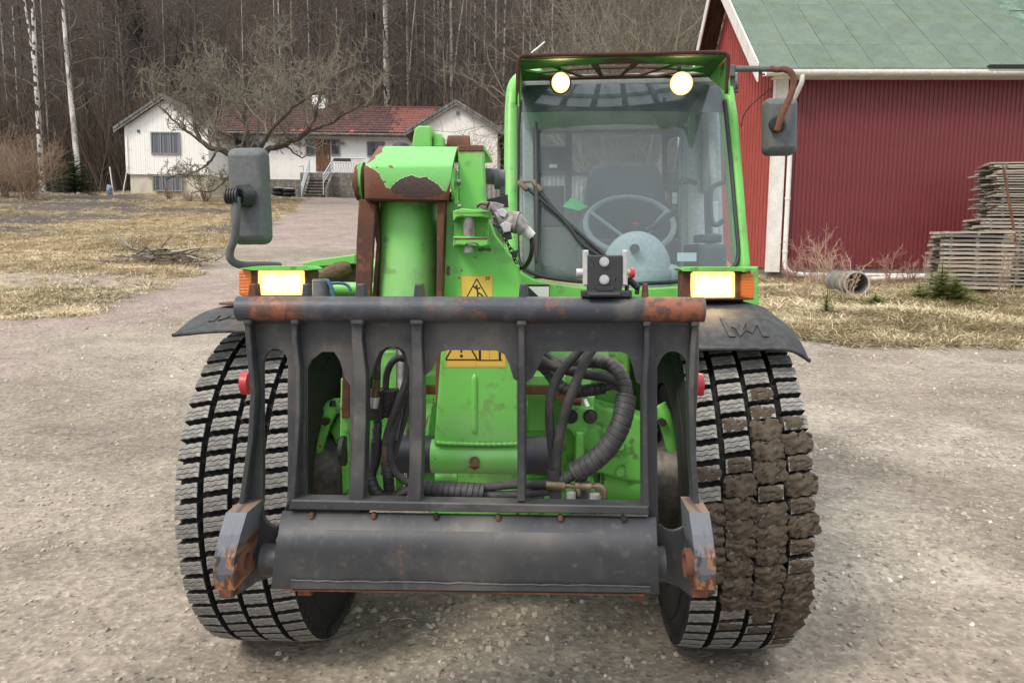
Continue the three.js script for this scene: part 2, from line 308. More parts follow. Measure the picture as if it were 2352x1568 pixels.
function straightTree(seed, h, r0, o = {}) {                 // tall trunk, thin whips of branches
  const r = rng(seed), tr = new Sticks(), cr = new Sticks(), pts = [], rad = [], n = 14; let x = 0, z = 0, dx = (r() - 0.5) * (o.lean ?? 0.03), dz = (r() - 0.5) * 0.02;
  for (let i = 0; i <= n; i++) { pts.push(V(x, h * i / n - (i ? 0 : 0.4), z)); rad.push(r0 * (1 - 0.82 * i / n) + (i ? 0 : r0 * 0.25)); dx += (r() - 0.5) * 0.03; x += dx * h / n; z += (dz + (r() - 0.5) * 0.02) * h / n; }
  tr.limb(pts, rad, 9);
  if (o.fork) { const i = Math.floor(n * o.fork), b = pts[i], p2 = [], q2 = []; for (let k = 0; k <= n - i; k++) { p2.push(b.clone().add(V((o.side ?? 1) * (0.16 * k + 0.02 * k * k), h / n * k * 0.96, 0.05 * k))); q2.push(rad[i] * 0.62 * (1 - 0.8 * k / (n - i))); } tr.limb(p2, q2, 7); }
  const nb = o.branches ?? 26;
  for (let k = 0; k < nb; k++) { const t = lerp(o.low ?? 0.22, 0.98, (k + r()) / nb), i = Math.min(n - 1, Math.floor(t * n)), b = pts[i].clone().lerp(pts[i + 1], t * n - i), a = r() * 6.283; shoot(cr, b, V(Math.cos(a), 0.55 + r() * 0.5, Math.sin(a)).normalize(), 1.5 * (o.reach ?? 1.9) * (1.15 - t * 0.7) * (0.6 + r() * 0.6), 0.026 + 0.018 * r(), { bend: 0.6, up: o.up ?? -0.02, levels: 2, kids: [6, 4], from: [0.2, 0.2], shrink: 0.5, thin: 0.6, min: 0.007, segs: 3, segs0: 5 }, 0, r); }
  return [tr.geometry(), cr.geometry()];
}
const woods = {
  birch: [[401, 19, 0.15, {}], [402, 17, 0.12, { lean: 0.08 }], [403, 20, 0.16, { fork: 0.35 }], [404, 16, 0.1, { lean: 0.12 }]].map(a => straightTree(...a)),
  dark: [[411, 17, 0.11, { branches: 40, reach: 1.6 }], [412, 14, 0.08, { branches: 36, reach: 1.4, lean: 0.1 }], [413, 18, 0.13, { branches: 44, reach: 2 }], [414, 11, 0.055, { branches: 30, reach: 1.2, low: 0.1 }], [415, 9, 0.04, { branches: 26, reach: 1.1, low: 0.08 }]].map(a => straightTree(...a)),
};
function plantTree(name, label, group, [tg, cg], tm, cm, pos, s, turn) {
  const o = thing(name, label, 'tree', pos, turn, group); o.scale.setScalar(s);
  const t = new THREE.Mesh(tg, tm), c = new THREE.Mesh(cg, cm); t.name = 'trunk'; c.name = 'crown'; o.add(t, c); return o;
}
const foot = (px, d) => { const r = ray(px, 400), x = -r.x / r.z * d * 1; const X = r.x / -r.z * d; return [X, H(X, -d), -d]; };
// birches that can be told apart: foot column in pixels, distance, thickness, lean
const birches = [[95, 50, 1.15, 2, 'tall forked white birch at the edge of the wood beside the brown bush'], [178, 49, 1.2, 0, 'straight white birch with black bark scars between forked birch and small spruce'], [28, 54, 0.8, 1, ''], [45, 52, 0.7, 3, ''], [118, 51, 0.65, 3, ''], [895, 57, 1.75, 0, 'thickest bright white birch standing behind the red tiled roof'], [938, 60, 0.9, 2, ''], [640, 58, 0.8, 1, ''], [655, 62, 0.75, 0, ''], [1040, 62, 0.95, 2, ''], [1004, 68, 0.7, 0, ''], [978, 70, 0.6, 1, ''], [1092, 70, 0.8, 1, ''], [1110, 72, 0.75, 0, ''], [1150, 68, 0.7, 0, ''], [1195, 70, 0.7, 1, ''], [1218, 66, 0.8, 0, ''], [1072, 75, 0.6, 3, ''], [1000, 80, 0.7, 0, ''], [780, 70, 0.65, 1, ''], [720, 78, 0.7, 0, ''], [562, 72, 0.6, 1, ''], [280, 57, 0.4, 3, ''], [385, 62, 0.4, 1, ''], [1140, 85, 0.8, 0, ''], [1260, 62, 0.8, 1, ''], [1010, 90, 0.8, 2, ''], [850, 82, 0.7, 0, ''], [1320, 75, 0.8, 0, ''], [240, 55, 0.32, 3, ''], [252, 58, 0.3, 1, '']];
{
  const r = rng(77);
  birches.forEach(([px, d, s, v, lb]) => { const o = plantTree('birch_tree', lb || 'white birch trunk with dark scars growing on the wooded slope', lb ? 'wood on the slope' : 'birches on the slope', woods.birch[v], lb ? BARK.birch : BARK.birchGrey, BARK.twig, foot(px, d < 52 ? d : 52.5 + (d - 52) * 0.3), 1, r() * 6.28); o.scale.set(s * 1.05, 0.85 + s * 0.2, s * 1.05); });
  // bare grey-brown trees of the wood
  let n = 0;
  for (let k = 0; k < 900 && n < 215; k++) {
    const d = 53 + Math.pow(r(), 1.3) * 62, px = -120 + r() * (d > 70 ? 1800 : 1400), v = Math.floor(r() * 5), p = foot(px, d); if (p[0] > 0 && d < 42) continue;
    plantTree('bare_tree', ['tall leafless grey-brown tree in the wood behind the house', 'leaning leafless tree in the wood behind the house', 'thick-stemmed leafless tree in the wood behind the house', 'slender leafless tree in the wood behind the house', 'thin low leafless sapling in the wood behind the house'][v], ['tall bare trees', 'leaning bare trees', 'thick bare trees', 'slender bare trees', 'bare saplings'][v] + ' of the wood', woods.dark[v], r() < 0.4 ? BARK.grey : BARK.dark, r() < 0.35 ? BARK.twigRed : BARK.twig, p, 0.8 + r() * 0.55, r() * 6.28); n++;
  }
  // dark, spreading oak
  const ok = new Sticks(), ok2 = new Sticks(), fo = foot(392, 60); shoot(ok, V(0, -0.3, 0), V(0.03, 1, 0), 5.5, 0.32, { bend: 0.15, up: 0.05, levels: 0, kids: [], taper: 0.8 }, 0, rng(3));
  for (let k = 0; k < 9; k++) { const a = k * 2.4, rr = rng(600 + k); shoot(ok2, V(0.15 * Math.cos(a), 2.8 + k * 0.3, 0.15 * Math.sin(a)), V(Math.cos(a) * 0.8, 0.55, Math.sin(a) * 0.8), 5.5, 0.15, { bend: 0.6, up: 0.12, levels: 3, kids: [6, 6, 4], from: [0.25, 0.2, 0.2], shrink: 0.5, min: 0.012, segs: 4 }, 0, rr); }
  plantTree('oak_tree', 'dark crooked oak with heavy limbs on the slope beside the house', 'wood on the slope', [ok.geometry(), ok2.geometry()], BARK.dark, BARK.dark, fo, 1.1, 0);
  // undergrowth: a thicket of thin upright whips, countless
  const w = new Sticks(); for (let k = 0; k < 9; k++) { const a = r() * 6.28; shoot(w, V((r() - 0.5) * 0.8, -0.1, (r() - 0.5) * 0.8), V(Math.cos(a) * 0.22, 1, Math.sin(a) * 0.22), 1.6 + r() * 1.6, 0.014, { bend: 0.25, up: 0.03, levels: 1, kids: [7], from: [0.25], shrink: 0.35, min: 0.006, segs: 2, segs0: 4, ahead: 0.9, spread: 0.6 }, 0, r); }
  const N = 11000, im = new THREE.InstancedMesh(w.geometry(), std({ c: [1, 1, 1], roughness: 0.95 }), N), D = new THREE.Object3D(), cc = new THREE.Color(); let m = 0;
  while (m < N) {
    const d = 51.5 + Math.pow(r(), 1.5) * 70, X = (-1.2 + r() * 1.75) * d, start = lerp(51.5, 36, ss(2, 12, X)); if (d < start) continue;
    D.position.set(X, H(X, -d), -d); const s = (0.6 + r() * 1.1) * lerp(1, 2.2, r() * r()); D.scale.set(s, s * (0.8 + r() * 0.7), s); D.rotation.set((r() - 0.5) * 0.2, r() * 6.28, (r() - 0.5) * 0.2); D.updateMatrix(); im.setMatrixAt(m, D.matrix);
    const t = r(), red = r(); cc.setRGB(lerp(0.085, 0.165, t * (0.5 + red * 0.5)), lerp(0.07, 0.104, t), lerp(0.058, 0.078, t)); im.setColorAt(m, cc); m++;
  }
  im.name = 'undergrowth'; im.userData = { kind: 'stuff', label: 'dense thicket of brown saplings and brush covering the slope', category: 'undergrowth' }; scene.add(im);
  // spruces: whorls of drooping, needled sprays
  const needleGeo = (() => { const P = [], rr = rng(12); for (let k = 0; k < 46; k++) { const t = k / 46, a = (rr() - 0.5) * 2.2, len = 0.13 * (1.1 - t * 0.6); for (const s of [-1, 1]) { const bx = t, by = -0.12 * t * t, dx = 0.06 + rr() * 0.05, dz = s * len * (0.7 + rr() * 0.5), dy = (rr() - 0.35) * 0.07; P.push(bx, by, 0.0, bx + 0.03, by, 0.0, bx + dx, by + dy, dz); } } const g = new THREE.BufferGeometry(); g.setAttribute('position', new THREE.Float32BufferAttribute(P, 3)); g.computeVertexNormals(); g.setAttribute('uv', new THREE.Float32BufferAttribute(new Float32Array(P.length / 3 * 2), 2)); return g; })();
  const needle = [0.06, 0.1, 0.036], needleMat = [std({ c: needle, roughness: 0.9 }), std({ c: [0.032, 0.06, 0.03], roughness: 0.9 }), std({ c: [0.21, 0.24, 0.075], roughness: 0.9 })];
  globalThis.makeSpruce = (label, pos, h, wd, seed, mi = 0, category = 'tree', name = 'spruce_tree') => {
    const rr = rng(seed), o = thing(name, label, category, pos, rr() * 6), tr = new Sticks(), gs = []; tr.limb([V(0, -0.1, 0), V(0.02 * h * (rr() - 0.5), h * 0.5, 0), V(0, h, 0)], [h * 0.022 + 0.006, h * 0.013 + 0.003, 0.003], 6);
    const rows = Math.max(20, Math.round(h * 7));
    for (let k = 0; k < rows; k++) { const t = k / rows, y = h * (0.04 + 0.95 * t), n = Math.max(5, Math.round((h < 4 ? 16 : 9) * (1 - t) + 3)); for (let j = 0; j < n; j++) { const l = wd * (1 - t * 0.92) * (0.75 + rr() * 0.45), a = j / n * 6.283 + k * 1.1 + rr() * 0.4; gs.push(needleGeo.clone().scale(l, l, l * 1.15).rotateZ((rr() - 0.2) * 0.35 + t * 0.4).rotateY(a).translate(0, y + (rr() - 0.5) * 0.06, 0)); } }
    const t = new THREE.Mesh(tr.geometry(), BARK.dark); t.name = 'trunk'; o.add(t); const c = new THREE.Mesh(mergeGeometries(gs), needleMat[mi]); c.name = 'crown'; o.add(c); return o;
  };
  makeSpruce('small dense green spruce at the edge of the wood beside the white house', foot(170, 45.5), 2.6, 1.35, 71, 0);
  makeSpruce('taller dark spruce half hidden among saplings behind the small spruce', foot(205, 54), 7.5, 1.5, 72, 1);
  makeSpruce('dark spruce standing among birches on the wooded slope', foot(330, 66), 13, 2.3, 73, 1);
  makeSpruce('narrow dark spruce behind the ridge of the tiled roof', foot(860, 74), 12, 2.0, 74, 1);
  makeSpruce('dark spruce high on the slope above the oak', foot(300, 78), 15, 2.8, 75, 1);
  makeSpruce('far dark spruce between birch trunks above the gable', foot(1010, 84), 14, 2.4, 76, 1);
}
// old apple tree in front of the house: limbs follow the photograph's, their distance is the tree's own
{
  const D = 36.5, tr = new Sticks(), cr = new Sticks(), r = rng(901), b = at(572, 470, D), gy = H(b.x, b.z), base = V(b.x, gy, b.z);
  const q = (x, y, dz = 0) => at(x, y, D + dz).sub(base);
  const limb = (pts, r0, r1, kids, len, o = {}) => {
    const c = new THREE.CatmullRomCurve3(pts), n = pts.length * 4, pp = c.getPoints(n).map((p, i) => i && i < n ? p.add(V(r() - 0.5, r() - 0.5, r() - 0.5).multiplyScalar(0.1)) : p); tr.limb(pp, pp.map((_, i) => lerp(r0, r1, i / n)), 8);
    for (let k = 0; k < kids; k++) { const t = 0.2 + 0.8 * (k + r()) / kids, i = Math.min(n - 1, Math.floor(t * n)), ax = pp[i + 1].clone().sub(pp[i]).normalize(), a = r() * 6.28, nd = ax.multiplyScalar(0.35).add(V(Math.cos(a) * 0.75, o.y ?? 0.5, Math.sin(a) * 0.75)).normalize(); shoot(cr, pp[i], nd, len * (0.6 + r() * 0.7), Math.max(0.02, lerp(r0, r1, t) * 0.45), { bend: 0.75, up: o.up ?? 0.2, levels: 3, kids: [4, 4, 3], from: [0.15, 0.15, 0.15], shrink: 0.56, thin: 0.62, min: 0.0145, segs: 4, spread: 0.95 }, 0, r); }
  };
  const fork = q(574, 392), low = V(0, -0.3, 0);
  limb([low, q(573, 440), fork], 0.24, 0.2, 0, 0);
  limb([fork, q(545, 362, -0.3), q(500, 344, -0.6), q(466, 328, -0.4), q(446, 292, 0), q(440, 252, 0.3), q(418, 214, 0.5)], 0.16, 0.05, 14, 1.9);
  limb([fork, q(612, 348, 0.4), q(652, 332, 0.2), q(696, 310, -0.3), q(718, 274, -0.4), q(732, 236, -0.2), q(742, 200, 0)], 0.16, 0.05, 14, 1.9);
  limb([fork, q(572, 330, 1.0), q(560, 270, 1.5), q(570, 210, 1.6), q(600, 160, 1.4)], 0.14, 0.045, 13, 2.2);
  limb([fork, q(600, 330, -1.2), q(640, 280, -1.8), q(680, 240, -2.0), q(730, 210, -2.0)], 0.12, 0.04, 12, 2.0);
  limb([q(500, 344, -0.6), q(478, 372, -0.8), q(450, 392, -1), q(410, 402, -1), q(380, 412, -0.8)], 0.06, 0.025, 8, 1.0, { y: -0.1, up: 0.04 });
  limb([q(545, 362, -0.3), q(520, 410, -0.8), q(490, 436, -1), q(440, 442, -1.2)], 0.05, 0.02, 6, 0.9, { y: 0.2 });
  limb([q(466, 328, -0.4), q(420, 296, -0.6), q(380, 258, -0.4), q(345, 226, -0.2)], 0.06, 0.03, 9, 1.7);
  limb([q(696, 310, -0.3), q(760, 282, 0.3), q(810, 250, 0.6), q(850, 240, 0.6)], 0.06, 0.025, 8, 1.6);
  limb([q(652, 332, 0.2), q(690, 360, 0.6), q(720, 352, 0.8)], 0.04, 0.02, 4, 0.8);
  limb([q(500, 344, -0.6), q(496, 280, -0.2), q(510, 210, 0), q(500, 140, 0.2)], 0.07, 0.025, 10, 1.7);
  limb([q(600, 340, 0.3), q(630, 270, 0.8), q(640, 190, 1), q(664, 120, 1)], 0.07, 0.025, 10, 1.7);
  const o = thing('apple_tree', 'old gnarled leafless apple tree with lichen grey limbs on the lawn before the white house', 'tree', [base.x, base.y, base.z]);
  const t = new THREE.Mesh(tr.geometry(), BARK.apple), c = new THREE.Mesh(cr.geometry(), BARK.lichen); t.name = 'trunk'; c.name = 'crown'; o.add(t, c);
}
function bushy(name, label, category, pos, stems, h, wd, seed, mat, o = {}, tm) {
  const s = new Sticks(), tk = new Sticks(), r = rng(seed);
  for (let k = 0; k < stems; k++) { const a = r() * 6.283, l = r(); shoot(k < 3 ? tk : s, V((r() - 0.5) * wd * 0.25, -0.05, (r() - 0.5) * wd * 0.25), V(Math.cos(a) * l * wd / h, 1, Math.sin(a) * l * wd / h).normalize(), h * (0.6 + r() * 0.4), o.r ?? 0.02, { bend: o.bend ?? 0.3, up: o.up ?? 0.04, levels: o.levels ?? 2, kids: o.kids ?? [7, 5], from: [0.2, 0.2, 0.2], shrink: o.shrink ?? 0.42, min: o.min ?? 0.006, segs: 3, segs0: 5, ahead: o.ahead ?? 0.8, spread: o.spread ?? 0.7 }, 0, r); }
  const t = thing(name, label, category, pos); const a = new THREE.Mesh(tk.geometry(), tm ?? mat), c = new THREE.Mesh(s.geometry(), mat); a.name = 'stem'; c.name = 'twigs'; t.add(a, c); return t;
}
const gp = (px, py) => { const p = G(px, py); return [p.x, p.y, p.z]; };
bushy('bush', 'large leafless brown bush on the bank below the birches', 'bush', foot(62, 38), 46, 3.3, 2.6, 31, BARK.hazel);
bushy('bush', 'thin leafless bush leaning over the bank beside the large brown bush', 'bush', foot(10, 40), 26, 2.6, 1.8, 33, BARK.hazel);
bushy('shrub', 'low leafless shrub in front of the cellar window', 'shrub', foot(385, 39.5), 12, 0.85, 0.6, 35, BARK.hazel, { levels: 1 });
bushy('shrub', 'brown low shrub on the lawn under the apple limb', 'shrub', foot(432, 38.5), 14, 0.75, 0.7, 36, BARK.hazel, { levels: 1 });
bushy('shrub', 'twiggy reddish shrub on the lawn beside the apple trunk', 'shrub', foot(468, 38), 18, 0.95, 0.7, 37, BARK.twigRed, { levels: 1 });
bushy('rose_bush', 'arching tangle of bare canes climbing the small gable wall', 'bush', foot(1062, 41), 26, 3.9, 2.3, 39, BARK.hazel, { bend: 0.75, up: -0.05, r: 0.022, kids: [8, 4] });
bushy('rose_bush', 'sprawling bare canes along the wall between window and gable', 'bush', foot(905, 42.5), 14, 2.6, 2.4, 40, BARK.hazel, { bend: 0.8, up: -0.05 });
bushy('hazel_tree', 'broad pale leafless tree rising behind the cab beside the barn gable', 'tree', foot(1420, 34), 40, 10, 6, 43, BARK.lichen, { r: 0.07, levels: 3, kids: [7, 6, 4], bend: 0.5, up: 0.06, min: 0.01, spread: 0.8 }, BARK.pale);
bushy('hazel_tree', 'second pale leafless tree farther up the slope behind the barn gable', 'tree', foot(1500, 42), 36, 12, 6.0, 44, BARK.lichen, { r: 0.07, levels: 3, kids: [7, 6, 4], bend: 0.5, up: 0.06, min: 0.011, spread: 0.8 }, BARK.pale);

// ---------- the white house ----------
const woodTex = tex(256, 512, (u, v) => { const a = fbm(u * 40, v * 4, 40, 501, 4), b = fbm(u * 6, v * 6, 6, 502, 4), k = 0.62 + (a - 0.5) * 0.7 + (b - 0.5) * 0.3; return [k, k * 0.97, k * 0.93]; });
const HM = {
  boards: std({ c: [0.86, 0.86, 0.855], roughness: 0.7, map: tex(256, 256, (u, v) => { const k = 0.98 - ss(0.5, 0.8, nz(u, v, 6, 511)) * 0.04 - ss(0.6, 0.8, nz(u, v, 30, 512)) * 0.04; return [k, k * 0.995, k * 0.98]; }) }),
  render: std({ c: [0.68, 0.64, 0.54], roughness: 0.9, map: dustSoft }), concrete: std({ c: [0.36, 0.34, 0.31], roughness: 0.95, map: dustTex, bumpMap: rustBump, bumpScale: 0.004 }),
  stepStone: std({ c: [0.13, 0.118, 0.104], roughness: 0.95, map: dustTex }),
  trim: std({ c: [0.42, 0.45, 0.47], roughness: 0.8, map: woodTex }), frame: std({ c: [0.2, 0.21, 0.225], roughness: 0.6 }), glass: phy({ c: [0.05, 0.058, 0.068], roughness: 0.04, clearcoat: 1, clearcoatRoughness: 0.02 }),
  curtain: std({ c: [0.16, 0.17, 0.185], roughness: 0.9 }), door: std({ c: [0.36, 0.17, 0.08], roughness: 0.6, map: woodTex }), rail: std({ c: [0.42, 0.47, 0.5], roughness: 0.6 }),
  tiles: [[0.092, 0.038, 0.032], [0.075, 0.035, 0.031], [0.11, 0.044, 0.036], [0.062, 0.034, 0.031]].map(c => std({ c, roughness: 0.85 })), tileNew: [[0.2, 0.07, 0.05], [0.17, 0.06, 0.045]].map(c => std({ c, roughness: 0.8 })), tileBright: std({ c: [0.4, 0.07, 0.05], roughness: 0.7 }),
};
{
  const o0 = at(700, 430, 47), base = V(o0.x, H(o0.x, o0.z), o0.z);
  const house = thing('house', 'white boarded house with red tiled roof, two gable wings and concrete front steps', 'house', [base.x, base.y, base.z]);
  const q = (x, y, d) => at(x, y, d).sub(base), part = (n, g, m, p = house, k) => mesh(n, g, m, p, k);
  const stuff = m => { m.userData.kind = 'stuff'; return m; };
  const siding = (x0, x1, y0, top, z, parent) => { const gs = [], w = 0.125, n = Math.round((x1 - x0) / w), r = rng(Math.round(x0 * 100)); for (let i = 0; i < n; i++) { const a = x0 + (x1 - x0) * i / n, b = x0 + (x1 - x0) * (i + 1) / n - 0.012; gs.push(extr([V2(a, y0), V2(b, y0), V2(b, top(b)), V2(a, top(a))], z + (i % 2 ? 0.016 : 0.012) + r() * 0.002, 0.02)); } return stuff(part('siding', gs, HM.boards, parent)); };
  function windowAt(x0, y0, x1, y1, d, cols, parent, curtains) {
    const a = q(x0, y0, d), b = q(x1, y1, d), z = a.z + 0.03, w = b.x - a.x, h = a.y - b.y, cx = (a.x + b.x) / 2, cy = (a.y + b.y) / 2;
    const fr = part('window', [box(cx, a.y - 0.035, z + 0.03, w, 0.07, 0.07), box(cx, b.y + 0.035, z + 0.03, w, 0.07, 0.07), box(a.x + 0.035, cy, z + 0.03, 0.07, h - 0.14, 0.07), box(b.x - 0.035, cy, z + 0.03, 0.07, h - 0.14, 0.07), ...Array.from({ length: cols - 1 }, (_, i) => box(a.x + w * (i + 1) / cols, cy, z + 0.025, 0.06, h - 0.14, 0.06))], HM.frame, parent);
    for (let i = 0; i < cols; i++) { part('pane', box(a.x + w * (i + 0.5) / cols, cy, z + 0.012, w / cols - 0.06, h - 0.14, 0.01), HM.glass, fr); if (curtains) part('curtain', [0.25, 0.75].map(t => box(a.x + w * (i + t) / cols, cy, z + 0.018, w / cols * 0.16, h - 0.16, 0.004)), HM.curtain, fr); }
    return fr;
  }
  // left wing
  const dl = 43.5, A = q(289, 286, dl), B = q(474, 290, dl), K = q(371, 226, dl), b0 = q(289, 398, dl), g0 = q(289, 452, dl).y - 0.6, zb = A.z - 9, eave = (A.y + B.y) / 2;
  const gable = (x0, x1, y0, ye, xk, yk, z0, z1) => extr([V2(x0, y0), V2(x1, y0), V2(x1, ye), V2(xk, yk), V2(x0, ye)], z0, z0 - z1);
  const lw = part('wing_wall', gable(A.x, B.x, b0.y, eave, (A.x + B.x) / 2, K.y, A.z, zb), HM.boards);
  siding(A.x, B.x, b0.y - 0.05, x => lerp(eave, K.y, 1 - Math.abs(x - (A.x + B.x) / 2) / ((B.x - A.x) / 2)) - 0.02, A.z, lw);
  part('cellar_wall', box((A.x + B.x) / 2, (b0.y + g0) / 2, A.z - 4.55, B.x - A.x - 0.1, b0.y - g0, 8.9), HM.render);
  part('corner_trim', [box(A.x - 0.02, (b0.y + eave) / 2, A.z + 0.03, 0.12, eave - b0.y, 0.1), box(B.x + 0.02, (b0.y + eave) / 2, A.z + 0.03, 0.12, eave - b0.y, 0.1)], HM.boards, lw);
  windowAt(346, 303, 415, 355, dl, 3, lw, true); windowAt(350, 402, 420, 440, dl, 3, lw, true);
  part('wall_vent', box(q(318, 301, dl).x, q(318, 301, dl).y, A.z + 0.05, 0.14, 0.14, 0.06), HM.trim, lw);
  const rakes = (x0, x1, xk, ye, yk, z, zback, parent, m) => {
    const s = (yk - ye) / (xk - x0), ov = 0.55, y0 = ye - s * ov;
    for (const [xa, dir] of [[x0 - ov, 1], [x1 + ov, -1]]) {
      const th = 0.16, roof = [V2(xa, y0), V2(xk, yk + 0.02), V2(xk, yk + 0.02 + th), V2(xa, y0 + th)]; if (dir < 0) roof.reverse();
      const rs = part('wing_roof', extr(roof, z + 0.3, z + 0.3 - zback), m, parent);
      const bd = [V2(xa, y0 - 0.1), V2(xk, yk - 0.08), V2(xk, yk + 0.1), V2(xa, y0 + 0.08)]; if (dir < 0) bd.reverse(); part('barge_board', extr(bd, z + 0.335, 0.03), HM.trim, rs);
      const bd2 = [V2(xa, y0 + 0.06), V2(xk, yk + 0.08), V2(xk, yk + 0.22), V2(xa, y0 + 0.2)]; if (dir < 0) bd2.reverse(); part('barge_board', extr(bd2, z + 0.37, 0.03), HM.trim, rs);
    }
  };
  rakes(A.x, B.x, (A.x + B.x) / 2, eave, K.y, A.z, zb, house, HM.tiles[1]);
  // main block
  const dm = 47, ml = q(470, 303, dm), mr = q(955, 303, dm), mb = q(600, 410, dm), my = q(700, 303, dm).y, wall = part('main_wall', box((ml.x + mr.x + 5) / 2, (my + mb.y) / 2, ml.z - 4, mr.x + 5 - ml.x, my - mb.y, 8), HM.boards);
  siding(ml.x, mr.x, mb.y - 0.04, () => my - 0.1, ml.z, wall);
  part('plinth', box((ml.x + mr.x) / 2, mb.y - 0.9, ml.z - 0.5, mr.x - ml.x, 1.8, 1), HM.concrete);
  windowAt(538, 320, 596, 358, dm, 3, wall, false); windowAt(843, 325, 884, 360, dm, 2, wall, false);
  windowAt(702, 320, 724, 356, dm, 1, wall, false); windowAt(760, 320, 781, 357, dm, 1, wall, false);
  const d0 = q(725, 320, dm), d1 = q(759, 393, dm), dr = part('door', box((d0.x + d1.x) / 2, (d0.y + d1.y) / 2, ml.z + 0.05, d1.x - d0.x, d0.y - d1.y, 0.06), HM.door, house); part('door_handle', box(d1.x - 0.1, (d0.y + d1.y) / 2 - 0.1, ml.z + 0.1, 0.05, 0.22, 0.04), std({ c: [0.4, 0.34, 0.22], metalness: 0.6, roughness: 0.4 }), dr);
  part('door_board', Array.from({ length: 6 }, (_, i) => box(lerp(d0.x, d1.x, (i + 0.5) / 6), d0.y - 0.5, ml.z + 0.083, (d1.x - d0.x) / 6 - 0.02, 0.9, 0.01)), HM.door, dr).userData.kind = 'stuff';
  for (const x of [690, 788]) { const p = q(x, 328, dm); part('wall_lamp', [lathe([[0.02, 0.16], [0.05, 0.12], [0.15, 0], [0.14, 0]], 12, V(p.x, p.y - 0.1, ml.z + 0.2), V(p.x, p.y + 1, ml.z + 0.2)), box(p.x, p.y + 0.02, ml.z + 0.1, 0.04, 0.04, 0.22)], HM.frame); }
  // tiled roof: each pantile of the clear part is a piece, the part behind the apple tree is one field
  const e0 = q(440, 301, 46.4), rg = q(700, 247, 51), ex = q(1000, 301, 46.4).x, slope = V(0, rg.y - e0.y, rg.z - e0.z), sl = slope.length(), ang = Math.atan2(rg.y - e0.y, -(rg.z - e0.z));
  part('roof_deck', extr([V2(0, 0), V2(ex - e0.x, 0), V2(ex - e0.x, sl), V2(0, sl)], 0, 0.1).rotateX(-Math.PI / 2 + ang).translate(e0.x, e0.y, e0.z), HM.tiles[1]);
  part('roof_deck', extr([V2(0, 0), V2(ex - e0.x, 0), V2(ex - e0.x, sl), V2(0, sl)], 0, 0.1).rotateX(-Math.PI / 2 - ang).translate(e0.x, rg.y - (rg.y - e0.y), rg.z * 2 - e0.z).translate(0, 0, 0), HM.tiles[1]);
  const cols = 62, rows = 11, cw = (ex - e0.x) / cols, rh = sl / rows;
  const tileG = (() => { const P = [], I = [], n = 7; for (let j = 0; j < 2; j++) for (let i = 0; i <= n; i++) { const t = i / n; P.push(t * cw * 1.04, j * rh * 1.12, 0.02 + 0.045 * Math.sin(t * Math.PI) ** 1 * (t < 0.62 ? 1 : 0.55) + (j ? 0.0 : 0.035)); } for (let i = 0; i <= n; i++) { const t = i / n; P.push(t * cw * 1.04, 0, -0.005); } for (let i = 0; i < n; i++) { I.push(i, i + 1, i + n + 1, i + 1, i + n + 2, i + n + 1); const k = 2 * (n + 1); I.push(k + i, k + i + 1, i, k + i + 1, i + 1, i); } let g = new THREE.BufferGeometry(); g.setAttribute('position', new THREE.Float32BufferAttribute(P, 3)); g.setIndex(I); g = g.toNonIndexed(); g.computeVertexNormals(); boxUV(g); return g.rotateX(-Math.PI / 2 + ang); })();
  const rest = [[], []], r = rng(66), up = V(0, Math.sin(ang), -Math.cos(ang)); let count = 0;
  for (let c = cols - 1; c >= 0; c--) for (let k = 0; k < rows; k++) {
    const x = e0.x + c * cw, p = V(x, e0.y, e0.z).addScaledVector(up, k * rh), newer = c > 49 + (k > 6 ? -2 : 0) + (r() < 0.2 ? 2 : 0);
    const bright = k === 0 && [25, 27, 28, 40].includes(c);
    if (count < 300 && c < 60) { const m = new THREE.Mesh(tileG, bright ? HM.tileBright : newer ? HM.tileNew[Math.floor(r() * 2)] : HM.tiles[Math.floor(r() * 4)]); m.name = 'roof_tile'; m.position.copy(p); m.position.y += (r() - 0.5) * 0.012; house.add(m); count++; }
    else if (bright) { const m = new THREE.Mesh(tileG, HM.tileBright); m.name = 'roof_tile'; m.position.copy(p); house.add(m); }
    else rest[r() < 0.5 ? 0 : 1].push(flat(tileG.clone()).translate(p.x, p.y, p.z));
  }
  rest.forEach((g, i) => stuff(part('roof_tile_field', g, HM.tiles[i * 3])));
  part('ridge_tiles', Array.from({ length: 40 }, (_, i) => rod(V(lerp(e0.x, ex, i / 40), rg.y + 0.03, rg.z), V(lerp(e0.x, ex, (i + 1.06) / 40), rg.y + 0.045, rg.z), 0.12, 0.11, 9)), HM.tiles[0]).userData.kind = 'stuff';
  part('gutter', [sweep([V(ml.x, e0.y - 0.06, e0.z + 0.08), V(mr.x, e0.y - 0.1, e0.z + 0.08)], 0.07, 4, 10), box((ml.x + mr.x) / 2, e0.y - 0.12, e0.z - 0.05, mr.x - ml.x, 0.16, 0.04)], HM.trim);
  const c0 = q(718, 223, 51), c1 = q(750, 252, 51); const ch = part('chimney', box((c0.x + c1.x) / 2, (c0.y + c1.y) / 2 - 0.1, c0.z, c1.x - c0.x, c0.y - c1.y + 0.3, 0.8, 0.02), HM.boards); part('chimney_cap', box((c0.x + c1.x) / 2, c0.y + 0.07, c0.z, c1.x - c0.x - 0.1, 0.06, 0.7), HM.frame, ch);
  // right wing
  const dr2 = 44, RA = q(953, 299, dr2), RB = q(1143, 296, dr2), RK = q(1052, 240, dr2), ry = (RA.y + RB.y) / 2, rb = q(1050, 440, dr2).y;
